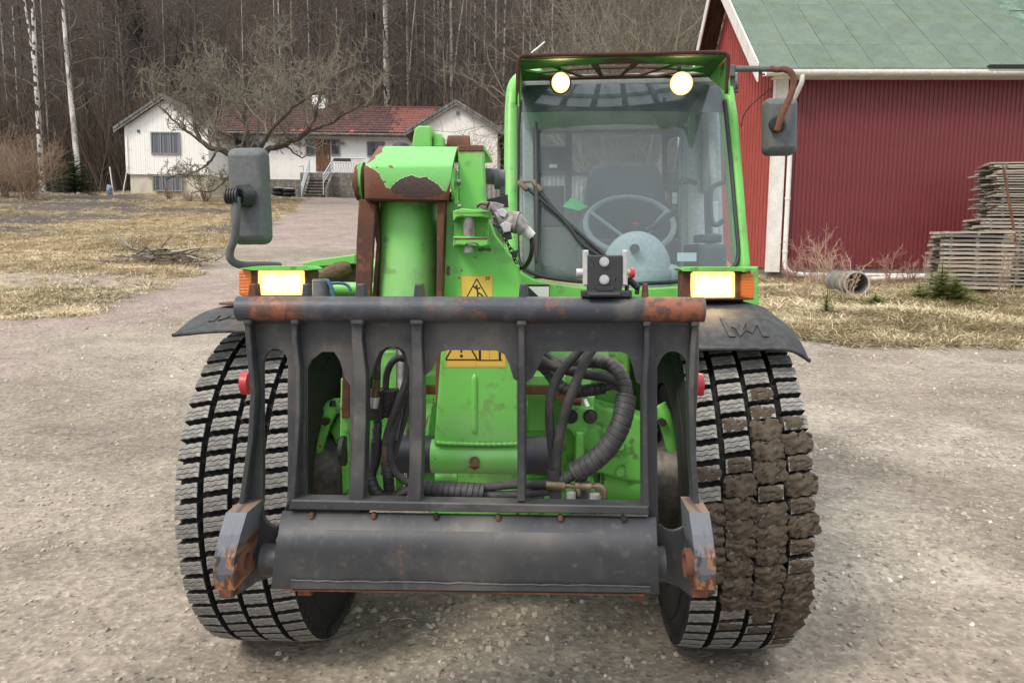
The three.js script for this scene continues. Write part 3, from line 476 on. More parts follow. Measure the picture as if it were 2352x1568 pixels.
  const rw = part('wing_wall', gable(RA.x, RB.x, rb, ry, (RA.x + RB.x) / 2, RK.y, RA.z, RA.z - 9), HM.boards); siding(RA.x, RB.x, rb, x => lerp(ry, RK.y, 1 - Math.abs(x - (RA.x + RB.x) / 2) / ((RB.x - RA.x) / 2)) - 0.02, RA.z, rw);
  windowAt(1048, 256, 1056, 264, dr2, 1, rw, false); windowAt(1020, 330, 1080, 372, dr2, 2, rw, false);
  rakes(RA.x, RB.x, (RA.x + RB.x) / 2, ry, RK.y, RA.z, RA.z - 9, house, HM.tiles[1]);
  // steps, rails and terrace
  const s0 = q(728, 396, 46.4), s1 = q(722, 458, 44.6), ns = 9;
  for (let i = 0; i < ns; i++) { const t = i / (ns - 1), y = lerp(s0.y, s1.y, (i + 0.5) / ns), z = lerp(s0.z, s1.z, t), cx = lerp(s0.x, s1.x, t); part('step', box(cx, y - 0.5, z - 0.05, 1.32 - t * 0.05, 1.0, 0.24, 0.012), HM.stepStone); part('step_nosing', box(cx, y + 0.01, z + 0.05, 1.36 - t * 0.05, 0.05, 0.12), HM.concrete); }
  const ter0 = q(758, 396, 46), ter1 = q(842, 396, 46); part('terrace', box((s0.x - 0.9 + ter1.x) / 2, s0.y - 1.05, (ml.z + ter0.z) / 2, ter1.x - s0.x + 0.9, 2.0, ml.z > ter0.z ? 0.5 : ter0.z - ml.z), HM.concrete);
  for (const [x0, y0, d0_, x1, y1, d1_] of [[710, 366, 46.2, 692, 448, 44.6], [764, 366, 46.2, 742, 424, 44.6]]) { const a = q(x0, y0, d0_), b = q(x1, y1 - 22, d1_); const rl = part('stair_rail', [rod(a, b, 0.035, 0.035, 8), rod(a.clone().add(V(0, -0.22, 0)), b.clone().add(V(0, -0.22, 0)), 0.025, 0.025, 8), rod(a.clone().add(V(0, -0.42, 0)), b.clone().add(V(0, -0.42, 0)), 0.025, 0.025, 8), rod(b, b.clone().add(V(0, -1.1, 0)), 0.03, 0.03, 8), rod(a, a.clone().add(V(0, -0.9, 0)), 0.03, 0.03, 8)], HM.rail); part('stair_wall', extr([V2(b.z, b.y - 1.6), V2(a.z, b.y - 1.6), V2(a.z, a.y - 0.75), V2(b.z, b.y - 0.75)], 0, 0.12).rotateY(-Math.PI / 2).translate(a.x * 0.5 + b.x * 0.5, 0, 0), HM.concrete); }
  const t0 = q(768, 364, 46), t1 = q(838, 364, 46); part('terrace_rail', [rod(t0, t1, 0.03, 0.03, 8), rod(t0.clone().add(V(0, -0.8, 0)), t1.clone().add(V(0, -0.8, 0)), 0.02, 0.02, 8), ...Array.from({ length: 12 }, (_, i) => { const a = t0.clone().lerp(t1, i / 12), b = t0.clone().lerp(t1, (i + 1) / 12).add(V(0, -0.8, 0)); return [rod(a, b, 0.012, 0.012, 5), rod(a.clone().add(V(0, -0.8, 0)), b.clone().add(V(0, 0.8, 0)), 0.012, 0.012, 5)]; }).flat()], HM.rail);
  part('flower_box', box(q(786, 368, 45.9).x, q(786, 367, 45.9).y, t0.z + 0.15, 1.0, 0.16, 0.2, 0.02), M.black);
  const pr = q(696, 380, 46); part('rail_panel', [rod(pr, pr.clone().add(V(-0.4, 0, -0.6)), 0.03, 0.03, 8), rod(pr, pr.clone().add(V(0, -1.2, 0)), 0.03, 0.03, 8)], HM.rail);
}
// used tyres by the steps
{
  const snow = std({ c: [0.72, 0.73, 0.75], roughness: 0.9 });
  [[640, 456, 44, 0, 'lower worn tyre of the pair beside the drive'], [640, 456, 44, 1, 'upper tyre with white top in the pair beside the drive'], [664, 458, 43.8, 0, 'bottom tyre of the stack close to the steps'], [664, 458, 43.8, 1, 'top tyre with white top in the stack close to the steps']].forEach(([px, py, d, k, lb]) => {
    const p = at(px, py, d), o = thing('car_tyre', lb, 'tyre', [p.x, H(p.x, p.z) + 0.12 + k * 0.23, p.z], 0, 'old tyres near the steps');
    mesh('casing', new THREE.TorusGeometry(0.24, 0.11, 12, 28).rotateX(Math.PI / 2), M.rubber, o); if (k) mesh('white_top', new THREE.CylinderGeometry(0.26, 0.3, 0.03, 24).translate(0, 0.1, 0), snow, o);
  });
  const tp = foot(250, 43), tarp = thing('tarpaulin', 'crumpled blue tarpaulin bundle beside the house corner', 'tarpaulin', tp); mesh('cover', (() => { const g = new THREE.SphereGeometry(0.3, 20, 14), p = g.attributes.position; for (let i = 0; i < p.count; i++) { const k = 1 + (fbm(p.getX(i) * 9 + 4, p.getY(i) * 9, 0, 61, 3) - 0.5) * 0.8; p.setXYZ(i, p.getX(i) * k * 0.75, p.getY(i) * k * 1.5 + 0.35, p.getZ(i) * k); } g.computeVertexNormals(); return g; })(), std({ c: [0.17, 0.23, 0.32], roughness: 0.7 }), tarp); tarp.scale.setScalar(0.75);
  [[258, -0.05, 'white pole leaning beside the blue tarpaulin'], [278, 0.12, 'white pole leaning against the house corner']].forEach(([px, ln, lb]) => { const p = foot(px, 43), o = thing('pole', lb, 'pole', p); mesh('shaft', rod(V(0, -0.1, 0), V(ln * 3, 1.5, 0), 0.03, 0.03, 8), M.white, o); mesh('cap', rod(V(ln * 3, 1.49, 0), V(ln * 3.05, 1.53, 0), 0.033, 0.02, 8), M.white, o); });
}

// ---------- the red barn ----------
const redSheet = std({ c: [0.165, 0.025, 0.029], roughness: 0.55, map: tex(256, 256, (u, v) => { const k = 0.93 + (nz(u, v, 4, 601) - 0.5) * 0.1 + (nz(u, v, 50, 602, 2) - 0.5) * 0.1; return [k, k, k]; }) });
const redBoard = std({ c: [0.4, 0.066, 0.055], roughness: 0.85, map: dustSoft });
const felt = [[0.162, 0.228, 0.175], [0.17, 0.236, 0.18], [0.158, 0.222, 0.17], [0.173, 0.236, 0.182]].map((c, i) => std({ c, roughness: 0.93, map: tex(256, 256, (u, v) => { const a = nz(u, v, 4, 611 + i, 5), b = nz(u, v, 90, 612, 2), k = 0.82 + (a - 0.5) * 0.16 + (b - 0.5) * 0.22; return mix3([k, k, k], [k * 1.05, k * 1.0, k * 0.8], ss(0.5, 0.8, nz(u, v, 3, 618 + i)) * 0.4); }), bumpMap: grainBump, bumpScale: 0.002 }));
const feltNew = std({ c: [0.2, 0.335, 0.25], roughness: 0.85, map: dustTex });
const whitePaint = std({ c: [0.84, 0.84, 0.83], roughness: 0.65, map: dustSoft });
{
  const c0 = at(1769, 637, 18), y0 = H(c0.x, c0.z) + 0.12, W = 16, DEP = 9.6, EV = 4.72, AP = 8.25, turn = -2.6 * Math.PI / 180;
  const barn = thing('barn', 'red barn with corrugated wall, white corner boards and green felt roof', 'barn', [c0.x, y0, c0.z], turn), part = (n, g, m, p = barn, k) => mesh(n, g, m, p, k);
  part('foundation', box(W / 2, -0.1, -DEP / 2, W, 0.54, DEP), HM.concrete);
  const core = part('end_wall', extr([V2(0, 0.17), V2(DEP, 0.17), V2(DEP, EV), V2(DEP / 2, AP - 0.1), V2(0, EV)], 0, W - 0.1).rotateY(Math.PI / 2).translate(W - 0.05, 0, 0).translate(0, 0, 0), redBoard);
  // vertical boards of the gable
  for (let i = 0; i < 64; i++) { const z0 = -DEP * i / 64, z1 = -DEP * (i + 1) / 64 + 0.012, top = z => lerp(EV, AP, 1 - Math.abs(-z - DEP / 2) / (DEP / 2)) - 0.06; const g = extr([V2(-z0, 0.14), V2(-z1, 0.14), V2(-z1, top(z1)), V2(-z0, top(z0))], 0, 0.02).rotateY(Math.PI / 2).translate(-0.012 - (i % 2) * 0.012, 0, 0); part('gable_board', g, redBoard, core); }
  // corrugated sheets
  const sheet = (() => { const P = [], I = [], n = 11, p = 0.1; for (const y of [0.18, EV - 0.12]) for (let i = 0; i <= n; i++) for (const [f, z] of [[0, 0], [0.28, 0], [0.4, 0.02], [0.88, 0.02]]) P.push((i + f) * p, y, z); const w = (n + 1) * 4; for (let i = 0; i < w - 1; i++) I.push(i, i + 1, i + w, i + 1, i + w + 1, i + w); let g = new THREE.BufferGeometry(); g.setAttribute('position', new THREE.Float32BufferAttribute(P, 3)); g.setIndex(I); g = g.toNonIndexed(); g.computeVertexNormals(); return boxUV(g); })();
  for (let i = 0; i < 14; i++) { const m = new THREE.Mesh(sheet, redSheet); m.name = 'wall_sheet'; m.position.set(0.2 + i * 1.1, 0, 0.03 + (i % 2) * 0.003); barn.add(m); }
  part('corner_board', [box(0.07, EV / 2, 0.05, 0.24, EV - 0.1, 0.05), box(-0.06, EV / 2, -0.06, 0.05, EV - 0.1, 0.2)], whitePaint);
  // roof slopes: felt in overlapping sheets
  const ov = 0.45, half = DEP / 2 + ov, rise = AP - EV, ang = Math.atan2(rise, DEP / 2), sl = half / Math.cos(ang), ye = EV - Math.tan(ang) * ov, xl = -0.55;
  for (const s of [1, -1]) part('roof_deck', extr([V2(0, 0), V2(W + 0.6, 0), V2(W + 0.6, sl), V2(0, sl)], 0, 0.12).rotateX(-Math.PI / 2 + s * ang).translate(xl, ye, 0).translate(0, 0.14, s > 0 ? ov : -DEP - ov), HM.trim);
  const rr = rng(9), rows = 5, cols = 20;
  for (let c = 0; c < cols; c++) for (let k = 0; k < rows; k++) {
    const w = (W + 0.7) / cols, h = sl / rows, g = extr([V2(0, 0), V2(w - 0.01, 0), V2(w - 0.01, h - 0.004), V2(0, h - 0.004)], 0.012 + (c % 2) * 0.003 + k % 2 * 0.001, 0.012);
    const fresh = c === 8 || c === 9; const m = part('roofing_sheet', g.rotateX(-Math.PI / 2 + ang).translate(xl + c * w + (rr() - 0.5) * 0.01, ye + 0.14, ov), fresh ? feltNew : felt[Math.floor(rr() * 4)]);
    m.position.y += Math.sin(ang) * k * h; m.position.z -= Math.cos(ang) * k * h;
    if (fresh && k < 3 && rr() < 0.7) part('seam_flap', extr([V2(0, 0), V2(w * 0.8, 0.02), V2(w * 0.8, 0.05), V2(0, 0.03)], 0.022, 0.006).rotateX(-Math.PI / 2 + ang).translate(0.1, 0, 0).translate(xl + c * w, ye + 0.14, ov).translate(0, Math.sin(ang) * h * 0.6, -Math.cos(ang) * h * 0.6), M.dark, m);
  }
  part('skylight_strip', box(5.4, ye + 0.18, ov + 0.0, 2.1, 0.06, 0.16), M.dark);
  // white barge boards and fascia, gutter with brackets
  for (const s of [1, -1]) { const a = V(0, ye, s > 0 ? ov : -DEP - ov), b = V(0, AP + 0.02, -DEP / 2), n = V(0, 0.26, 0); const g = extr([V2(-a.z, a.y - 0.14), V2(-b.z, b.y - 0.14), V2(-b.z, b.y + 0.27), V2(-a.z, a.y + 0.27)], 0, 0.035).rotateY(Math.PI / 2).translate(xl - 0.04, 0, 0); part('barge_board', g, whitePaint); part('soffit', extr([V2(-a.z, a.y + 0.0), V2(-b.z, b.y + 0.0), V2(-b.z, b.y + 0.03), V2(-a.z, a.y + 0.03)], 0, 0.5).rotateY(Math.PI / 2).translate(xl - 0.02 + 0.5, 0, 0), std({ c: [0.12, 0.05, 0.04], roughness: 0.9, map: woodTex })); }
  part('fascia', box(W / 2 - 0.25, ye + 0.06, ov - 0.02, W + 0.5, 0.16, 0.03), whitePaint);
  part('eave_soffit', box(W / 2, ye + 0.0, ov / 2, W + 0.4, 0.02, ov - 0.06), whitePaint);
  const gut = part('gutter', (() => { const P = [], I = [], n = 10; for (const x of [-0.45, W]) for (let i = 0; i <= n; i++) { const a = Math.PI * i / n; P.push(x, ye + 0.05 - Math.sin(a) * 0.075 - (x > 0 ? 0 : 0), ov + 0.08 - Math.cos(a) * 0.075); } for (let i = 0; i < n; i++) I.push(i, i + 1, i + n + 1, i + 1, i + n + 2, i + n + 1); const g = new THREE.BufferGeometry(); g.setAttribute('position', new THREE.Float32BufferAttribute(P, 3)); g.setIndex(I); g.computeVertexNormals(); g.setAttribute('uv', new THREE.Float32BufferAttribute(new Float32Array(P.length / 3 * 2), 2)); return g; })(), whitePaint);
  for (let i = 0; i < 24; i++) part('gutter_bracket', box(-0.2 + i * 0.66, ye + 0.03, ov + 0.08, 0.025, 0.05, 0.16), whitePaint, gut);
  part('outlet', rod(V(7.2, ye - 0.02, ov + 0.08), V(7.2, ye - 0.2, ov + 0.08), 0.06, 0.05, 12), whitePaint, gut);
  const dp = part('downpipe', [sweep([V(0.34, ye, ov + 0.08), V(0.34, ye - 0.18, ov + 0.06), V(0.28, ye - 0.5, 0.16), V(0.28, ye - 0.8, 0.13), V(0.28, 1.5, 0.13), V(0.28, 0.4, 0.13), V(0.3, 0.16, 0.14), V(0.42, 0.03, 0.2), V(0.7, 0.0, 0.25), V(2.5, 0.0, 0.3), V(5.2, 0.02, 0.4)], 0.055, 120, 12, 0.15)], whitePaint);
  for (const y of [3.1, 1.7, 0.5]) part('pipe_clip', ring(V(0.28, y, 0.13), V(0.28, y + 0.06, 0.13), 0.064, 0.05, 16), whitePaint, dp);
  // cable and dark shutter on the gable
  part('wall_cable', sweep([V(-0.05, EV - 0.4, -0.2), V(-0.3, EV - 0.7, -1.6), V(-0.2, EV - 0.95, -2.6)], 0.012, 16, 5), M.black);
  // drain pipe lying loose by the wall
  const lp = thing('drain_pipe', 'loose white plastic pipe lying on the ground below the barn wall', 'pipe', gp(2060, 652)), e = V(...gp(2150, 640)).sub(lp.position); mesh('tube', [rod(V(-1.3, 0.05, -0.1), V(e.x, e.y + 0.06, e.z), 0.05, 0.05, 14)], whitePaint, lp); mesh('socket', ring(V(-1.32, 0.05, -0.1), V(-1.18, 0.05, -0.105), 0.062, 0.046, 18), whitePaint, lp);
  // galvanised culvert
  const cp = thing('culvert_pipe', 'short grey metal culvert pipe lying open end outwards in the dry grass', 'pipe', gp(1956, 676), -0.12), R = 0.218; mesh('shell', [ring(V(0, R, -1.1), V(0, R, 0.3), R, R - 0.012, 40)], std({ c: [0.42, 0.44, 0.44], roughness: 0.7, metalness: 0.35, map: dustTex, bumpMap: rustBump, bumpScale: 0.003 }), cp); mesh('end_rim', [ring(V(0, R, 0.26), V(0, R, 0.31), R + 0.012, R - 0.013, 40)], M.zinc, cp); mesh('collar', [ring(V(0, R, -0.02), V(0, R, 0.03), R + 0.015, R - 0.004, 40)], M.zinc, cp);
}
// pale corrugated shed wall seen past the cab
{
  const p = at(1235, 470, 27), sh = thing('shed', 'low shed of pale corrugated metal behind the cab', 'shed', [p.x, H(p.x, p.z), p.z], -0.1), top = at(1235, 404, 27).y - H(p.x, p.z), pale = std({ c: [0.42, 0.43, 0.42], roughness: 0.5, metalness: 0.3, map: dustTex });
  const g = (() => { const P = [], I = [], n = 48; for (const y of [-0.3, top]) for (let i = 0; i <= n; i++) P.push(-1.9 + i * 0.08, y, i % 2 * 0.035); for (let i = 0; i < n; i++) I.push(i, i + 1, i + n + 1, i + 1, i + n + 2, i + n + 1); let q = new THREE.BufferGeometry(); q.setAttribute('position', new THREE.Float32BufferAttribute(P, 3)); q.setIndex(I); q = q.toNonIndexed(); q.computeVertexNormals(); return q; })();
  mesh('wall', g, pale, sh); mesh('roof', box(0, top + 0.06, -1.2, 4.1, 0.1, 2.7), M.dark, sh); mesh('side_wall', [box(-1.88, top / 2, -1.2, 0.05, top, 2.4), box(1.9, top / 2, -1.2, 0.05, top, 2.4)], pale, sh);
}
// ---------- stacked lumber ----------
{
  const plankMats = [[0.74, 0.68, 0.61], [0.58, 0.53, 0.48], [0.85, 0.79, 0.7], [0.36, 0.33, 0.3], [0.66, 0.57, 0.48]].map(c => std({ c, roughness: 0.92, map: dustTex, bumpMap: rustBump, bumpScale: 0.003 }));
  const plankG = [0, 1, 2].map(i => { const g = new THREE.BoxGeometry(1, 1, 1, 3, 1, 1), p = g.attributes.position; for (let k = 0; k < p.count; k++) p.setXYZ(k, p.getX(k), p.getY(k) * (1 + (hash(k % 7, i, 3) - 0.5) * 0.15) + (hash(Math.round(p.getX(k) * 3) + 9, i, 5) - 0.5) * 0.16, p.getZ(k)); g.computeVertexNormals(); return geo(g); });
  function lumber(label, pos, turn, len, dep, layers, th, gap, start, seed, messy, cols = 4) {
    const o = thing('lumber_stack', label, 'lumber', pos, turn, 'stacked boards beside the barn'), r = rng(seed);
    let y = start;
    for (let k = 0; k < layers; k++) {
      for (let c = 0; c < cols; c++) { if (c > 0 && c < cols - 1 && k < layers - 1 && cols > 3) { if (k % 3) continue; } const w = dep / cols, m = new THREE.Mesh(plankG[Math.floor(r() * 3)], plankMats[Math.floor(r() * 5)]), l = len * (1 + (r() - 0.5) * messy); m.name = 'plank'; m.scale.set(l, th * (0.85 + r() * 0.3), w * 0.94); m.position.set((r() - 0.5) * len * messy * 0.7 - len * 0.04 * k / layers * (messy < 0.1 ? -1 : 0), y + th / 2, dep / 2 - w * (c + 0.5) + (r() - 0.5) * 0.03); m.rotation.set((r() - 0.5) * 0.03, (r() - 0.5) * messy * 0.3, (r() - 0.5) * 0.03 * (1 + messy * 2)); o.add(m); }
      if (k < layers - 1) for (const x of [-0.38, 0, 0.38]) { const s = new THREE.Mesh(plankG[0], plankMats[3]); s.name = 'spacer'; s.scale.set(0.05, gap, dep * 0.98); s.position.set(x * len + (r() - 0.5) * 0.05, y + th + gap / 2, 0); o.add(s); }
      y += th + gap;
    }
    return y;
  }
  const a = at(2236, 674, 14.2), ga = H(a.x, a.z), b = at(2330, 640, 15.8), gb = H(b.x, b.z), b1 = at(2330, 546, 15.8).y, b2 = at(2330, 492, 15.8).y, b3 = at(2330, 372, 15.8).y;
  lumber('low wide stack of weathered boards with spacers in front of the taller stack', [a.x + 0.12, ga, a.z - 0.5], -0.2, 1.15, 1.0, 14, 0.048, 0.03, 0.1, 21, 0.07);
  lumber('lower half of the tall board stack against the barn wall', [b.x + 0.05, gb, b.z - 0.4], -0.06, 1.5, 0.9, 18, 0.045, 0.032, 0.1, 22, 0.05);
  lumber('untidy upper stack of thin split boards on top of the tall stack', [b.x + 0.15, gb, b.z - 0.4], -0.06, 1.25, 0.9, 21, 0.03, 0.022, 0.1 + 18 * 0.077 + 0.02, 23, 0.22);
  const lb = thing('loose_plank', 'long grey plank lying in the dry grass before the lumber', 'plank', gp(2085, 689), 0.06); mesh('board', box(0, 0.03, 0, 1.7, 0.03, 0.14, 0.004), plankMats[1], lb); mesh('end_split', box(0.86, 0.034, 0.03, 0.06, 0.012, 0.05), plankMats[2], lb);
  const lean = thing('loose_plank', 'rusty brown batten leaning on the tall lumber stack', 'plank', [at(2318, 640, 14.9).x, gb, -14.95]); mesh('board', rod(V(0.06, 0.9, 0.1), V(-0.16, 2.35, -0.12), 0.03, 0.03, 4), M.rust, lean); mesh('end_split', rod(V(-0.16, 2.34, -0.12), V(-0.18, 2.42, -0.13), 0.02, 0.01, 4), M.rust, lean);
}

// ---------- the telehandler ----------
const tele = thing('telehandler', 'bright green telehandler with empty black fork carriage and lit work lamps on gravel yard', 'telehandler', [-0.024, 0, -AXLE], -2.8 * Math.PI / 180);
tele.rotation.z = 0.02;                                     // the yard falls a little across the machine
tele.updateMatrixWorld();
const teleInv = tele.matrixWorld.clone().invert(), camL = camera.position.clone().applyMatrix4(teleInv);
const L = (px, py, z) => { const r = ray(px, py).transformDirection(teleInv); return camL.clone().addScaledVector(r, (z - camL.z) / r.z); };
const S = (px, py, z) => L(px + 1, py, z).distanceTo(L(px, py, z));      // metres per pixel there
const pl = (pts, z) => pts.map(p => { const q = L(p[0], p[1], z); return V2(q.x, q.y); });
const plate = (pts, z, th, b = 0, holes = []) => extr(pl(pts, z), z, th, b, holes.map(h => pl(h, z)));
const rodPx = (a, b, r, r1 = r, n = 24) => { const s = S((a[0] + b[0]) / 2, (a[1] + b[1]) / 2, (a[2] + b[2]) / 2); return rod(L(...a), L(...b), r * s, r1 * s, n); };
const ringPx = (a, b, r, ri) => { const s = S(...a); return ring(L(...a), L(...b), r * s, ri * s); };
const tubePx = (pts, r, n = 48, sides = 10) => sweep(pts.map(p => L(...p)), r * S(...pts[pts.length >> 1]), n, sides);
const wrapPx = (pts, r, turns, n = 0, depth = 0.14) => { const s = r * S(...pts[pts.length >> 1]); return sweep(pts.map(p => L(...p)), (t, a) => { const f = (t * turns + a / 6.2832) % 1; return s * (1 - depth * ss(0.8, 1, f) - depth * 0.35 * (1 - f)); }, n || turns * 8, 14); };
const blockPx = (x0, y0, x1, y1, z, th, b = 0.003) => plate([[x0, y0], [x1, y0], [x1, y1], [x0, y1]], z, th, b);
const hexPx = (x, y, z, r, h, n = 6) => hex(L(x, y, z), r * S(x, y, z), h, V(0, 0, 1), n);
// a bar whose centre line and width follow pixels: [[x, y, half width], ...]
const barPx = (c, z, th, b = 0.002) => plate([...c.map(([x, y, w]) => [x - w, y]), ...c.slice().reverse().map(([x, y, w]) => [x + w, y])], z, th, b);
const part = (name, gs, mat, parent = tele, keep) => mesh(name, gs, mat, parent, keep);
const assembly = name => { const g = new THREE.Group(); g.name = name; tele.add(g); return g; };

// wheels: carcass, rim and tread; every block of the side that shows is its own piece
const TR = 0.54, TW = 0.33, NB = 58;
const strip = (w, h, y0, y1, ph) => { const n = 6, p = []; for (let i = 0; i <= n; i++) p.push(V2(-w / 2 + w * i / n, y0 + (i % 2 ? 1 : -1) * (y0 > -h / 2 + 1e-4 ? 0.0019 : 0.0011))); for (let i = n; i >= 0; i--) p.push(V2(-w / 2 + w * i / n, y1 + (i % 2 ? 1 : -1) * (y1 < h / 2 - 1e-4 ? 0.0019 : 0.0011))); return p; };
function blockGeo(w, h, seed, tall) {                        // tread block: three slats parted by wavy sipes, top pointing +z
  const r = rng(seed), gs = [], cut = [-h / 2, -h / 6 + (r() - 0.5) * 0.003, h / 6 + (r() - 0.5) * 0.003, h / 2];
  for (let i = 0; i < 3; i++) gs.push(extr(strip(w, h, cut[i] + (i ? 0.0007 : 0), cut[i + 1] - (i < 2 ? 0.0007 : 0)), tall * (0.985 + r() * 0.03), tall, 0.0016));
  gs.push(T(new THREE.BoxGeometry(w * 0.985, h * 0.97, tall * 0.55), 0, 0, tall * 0.275));
  const g = geo(gs), p = g.attributes.position, n = g.attributes.normal, c = new Float32Array(p.count * 3);
  for (let i = 0; i < p.count; i++) { p.setX(i, p.getX(i)); p.setY(i, p.getY(i) + p.getX(i) * 0.14); }
  for (let i = 0; i < p.count; i += 3) { const top = (n.getZ(i) + n.getZ(i + 1) + n.getZ(i + 2)) / 3 > 0.5 && p.getZ(i) > tall * 0.8; const k = top ? 0.66 : 0.02; for (let j = 0; j < 9; j++) c[i * 3 + j] = k; }  // pale dust packed on the worn tops, bare rubber below
  g.setAttribute('color', new THREE.BufferAttribute(c, 3)); return g;
}
const blockVariants = [0, 1, 2, 3, 4, 5, 6].map(i => blockGeo(0.069 + hash(i, 2, 8) * 0.003, 0.0385 + hash(i, 5, 8) * 0.004, 50 + i, 0.034));
function lumpGeo(w, h, d, seed, amp = 0.006) {              // a clod: rounded lump with a broken surface
  const g = new THREE.BoxGeometry(w, h, d, 15, 14, 3), p = g.attributes.position, o = seed * 13.7;
  for (let i = 0; i < p.count; i++) {
    let x = p.getX(i), y = p.getY(i), z = p.getZ(i); const ex = Math.abs(x) / (w / 2), ey = Math.abs(y) / (h / 2);
    const k = 1 - 0.12 * Math.max(0, ex + ey - 1.35); x *= k; y *= k;
    const q = fbm(x * 70 + o, y * 70 + o, 0, seed, 4) - 0.5, cr = Math.abs(fbm(x * 26 + o * 2, y * 26 + o, 0, seed + 9, 2) - 0.5); if (z > 0) z += q * amp * 2.4 - 0.004 * (ex ** 4 + ey ** 4) - 0.012 * ss(0.035, 0.0, cr);
    x += (fbm(y * 90 + o, z * 90, 0, seed + 3, 2) - 0.5) * amp * 1.6 * ex; y += (fbm(x * 90, z * 90 + o, 0, seed + 5, 2) - 0.5) * amp * 1.6 * ey;
    p.setXYZ(i, x, y, z);
  }
  g.computeVertexNormals(); return geo(g);
}
const clods = [0, 1, 2, 3, 4, 5].map(i => lumpGeo(0.087, 0.061, 0.05, 300 + i, 0.01));
const clodsThin = [0, 1, 2].map(i => lumpGeo(0.071, 0.043, 0.02, 330 + i, 0.005));
function wheel(x, z, side, seed, muddy, full) {
  const w = assembly('wheel'), r = rng(seed); w.position.set(x, TR - 0.004, z);
  const prof = [[0.25, -0.15], [0.29, -0.165], [0.36, -0.18], [0.42, -0.182], [0.47, -0.176], [0.5, -0.168], [0.512, -0.158], [0.515, -0.1], [0.516, 0], [0.515, 0.1], [0.512, 0.158], [0.5, 0.168], [0.47, 0.176], [0.42, 0.182], [0.36, 0.18], [0.29, 0.165], [0.25, 0.15]];
  const tg = [new THREE.LatheGeometry(prof.map(p => V2(...p)), 72).rotateZ(Math.PI / 2)];
  for (const rr of [0.345, 0.455]) for (const sg of [-1, 1]) tg.push(new THREE.TorusGeometry(rr, 0.004, 5, 60).rotateY(Math.PI / 2).translate(sg * (rr < 0.4 ? 0.178 : 0.178), 0, 0));
  part('tyre', tg, M.rubber, w);
  part('rim', [new THREE.LatheGeometry([V2(0.06, 0.02 * side), V2(0.15, 0.03 * side), V2(0.2, -0.02), V2(0.235, -0.03), V2(0.25, -0.14), V2(0.262, -0.15), V2(0.245, -0.13), V2(0.228, 0), V2(0.245, 0.13), V2(0.262, 0.15)], 40).rotateZ(Math.PI / 2)], M.greyLight, w);
  const rest = [];
  for (let c = 0; c < 4; c++) for (let k = 0; k < NB; k++) {
    const off = [0, 0.42, 0.1, 0.55][c], a = (k + off) / NB * Math.PI * 2, deg = ((a * 180 / Math.PI + 180) % 360) - 180;   // 0 faces the camera, + is up
    const cx = (c - 1.5) * 0.086, outer = side > 0 ? c : 3 - c;
    const show = full && deg > -75 && deg < 88;
    const lim = muddy ? [[-13, 9], [-26, 27], [-30, 33], [-40, 29]][outer] : null;
    const inMud = lim && deg > lim[0] && deg < lim[1], half = lim && !inMud && deg > lim[0] - 12 && deg < lim[1] + 12 && r() < 0.6;
    const m = new THREE.Mesh(blockVariants[Math.floor(r() * 7)], M.tread[Math.floor(r() * 3)]); m.name = 'tread_block';
    m.position.set(cx * (1 + (r() - 0.5) * 0.02), Math.sin(a) * 0.511, Math.cos(a) * 0.511); m.rotation.set(-a, 0, 0);
    const drop = c === 0 || c === 3 ? 0.006 : 0; m.position.multiply(V(1, 1 - drop, 1 - drop)); m.rotation.y = 0;
    if (c === 0 || c === 3) m.rotateY((c ? 1 : -1) * 0.09); m.rotateZ((r() - 0.5) * 0.05);
    if (show) w.add(m); else if (r() < 2) { m.updateMatrix(); rest.push(flat(m.geometry.clone()).applyMatrix4(m.matrix)); }
    if (show && (inMud || half)) {
      const thin = half || r() < 0.12, q = new THREE.Mesh((thin ? clodsThin : clods)[Math.floor(r() * (thin ? 3 : 6))], M.mud); q.name = 'mud_clod';
      q.position.copy(m.position).multiply(V(1, 1 + (thin ? 0.056 : 0.036), 1 + (thin ? 0.056 : 0.036))); q.rotation.copy(m.rotation); q.rotateZ(0.1 + (r() - 0.5) * 0.12); q.translateZ(thin ? 0 : (r() - 0.4) * 0.006); q.translateX((r() - 0.5) * 0.006);
      const s = thin ? 0.96 : 0.95 + r() * 0.09; q.scale.set(s, s, 1); w.add(q);
    }
  }
  if (rest.length) { const m = part('tread_pattern', rest, new THREE.MeshStandardMaterial({ color: 0x3a3a39, roughness: 0.9 }), w); m.userData.kind = 'stuff'; }
  return w;
}
wheel(-0.75, 0, -1, 5, false, true);
wheel(0.75, 0, 1, 9, true, true);
wheel(-0.73, -2.25, -1, 11, false, false);
wheel(0.73, -2.25, 1, 12, false, false);

// ----- fork carriage (worn black-blue steel)
const ZC = 0.8;
const archD = [[968, 868], [988, 850], [1000, 822], [1012, 806], [1030, 802], [1140, 803], [1160, 812], [1172, 838], [1181, 868], [1190, 874], [1190, 1150], [968, 1150]];
const archE = [[1207, 876], [1222, 866], [1238, 836], [1248, 812], [1264, 805], [1428, 806], [1446, 814], [1456, 842], [1464, 876], [1476, 884], [1476, 1162], [1207, 1152]];
const archC = [[838, 884], [846, 872], [858, 832], [870, 806], [890, 794], [915, 795], [932, 806], [942, 850], [942, 1150], [838, 1150]];
const archB = [[700, 850], [712, 826], [738, 806], [768, 806], [782, 828], [794, 868], [806, 884], [806, 1150], [700, 1150]];
const slotA = smooth([[601, 880], [603, 828], [620, 802], [646, 803], [662, 830], [662, 900], [662, 1150], [656, 1196], [636, 1212], [612, 1204], [600, 1176], [602, 1100]], 6);
const slotF = smooth([[1508, 880], [1512, 834], [1532, 808], [1560, 808], [1580, 832], [1588, 880], [1588, 1100], [1586, 1188], [1570, 1214], [1544, 1222], [1520, 1210], [1510, 1180]], 6);
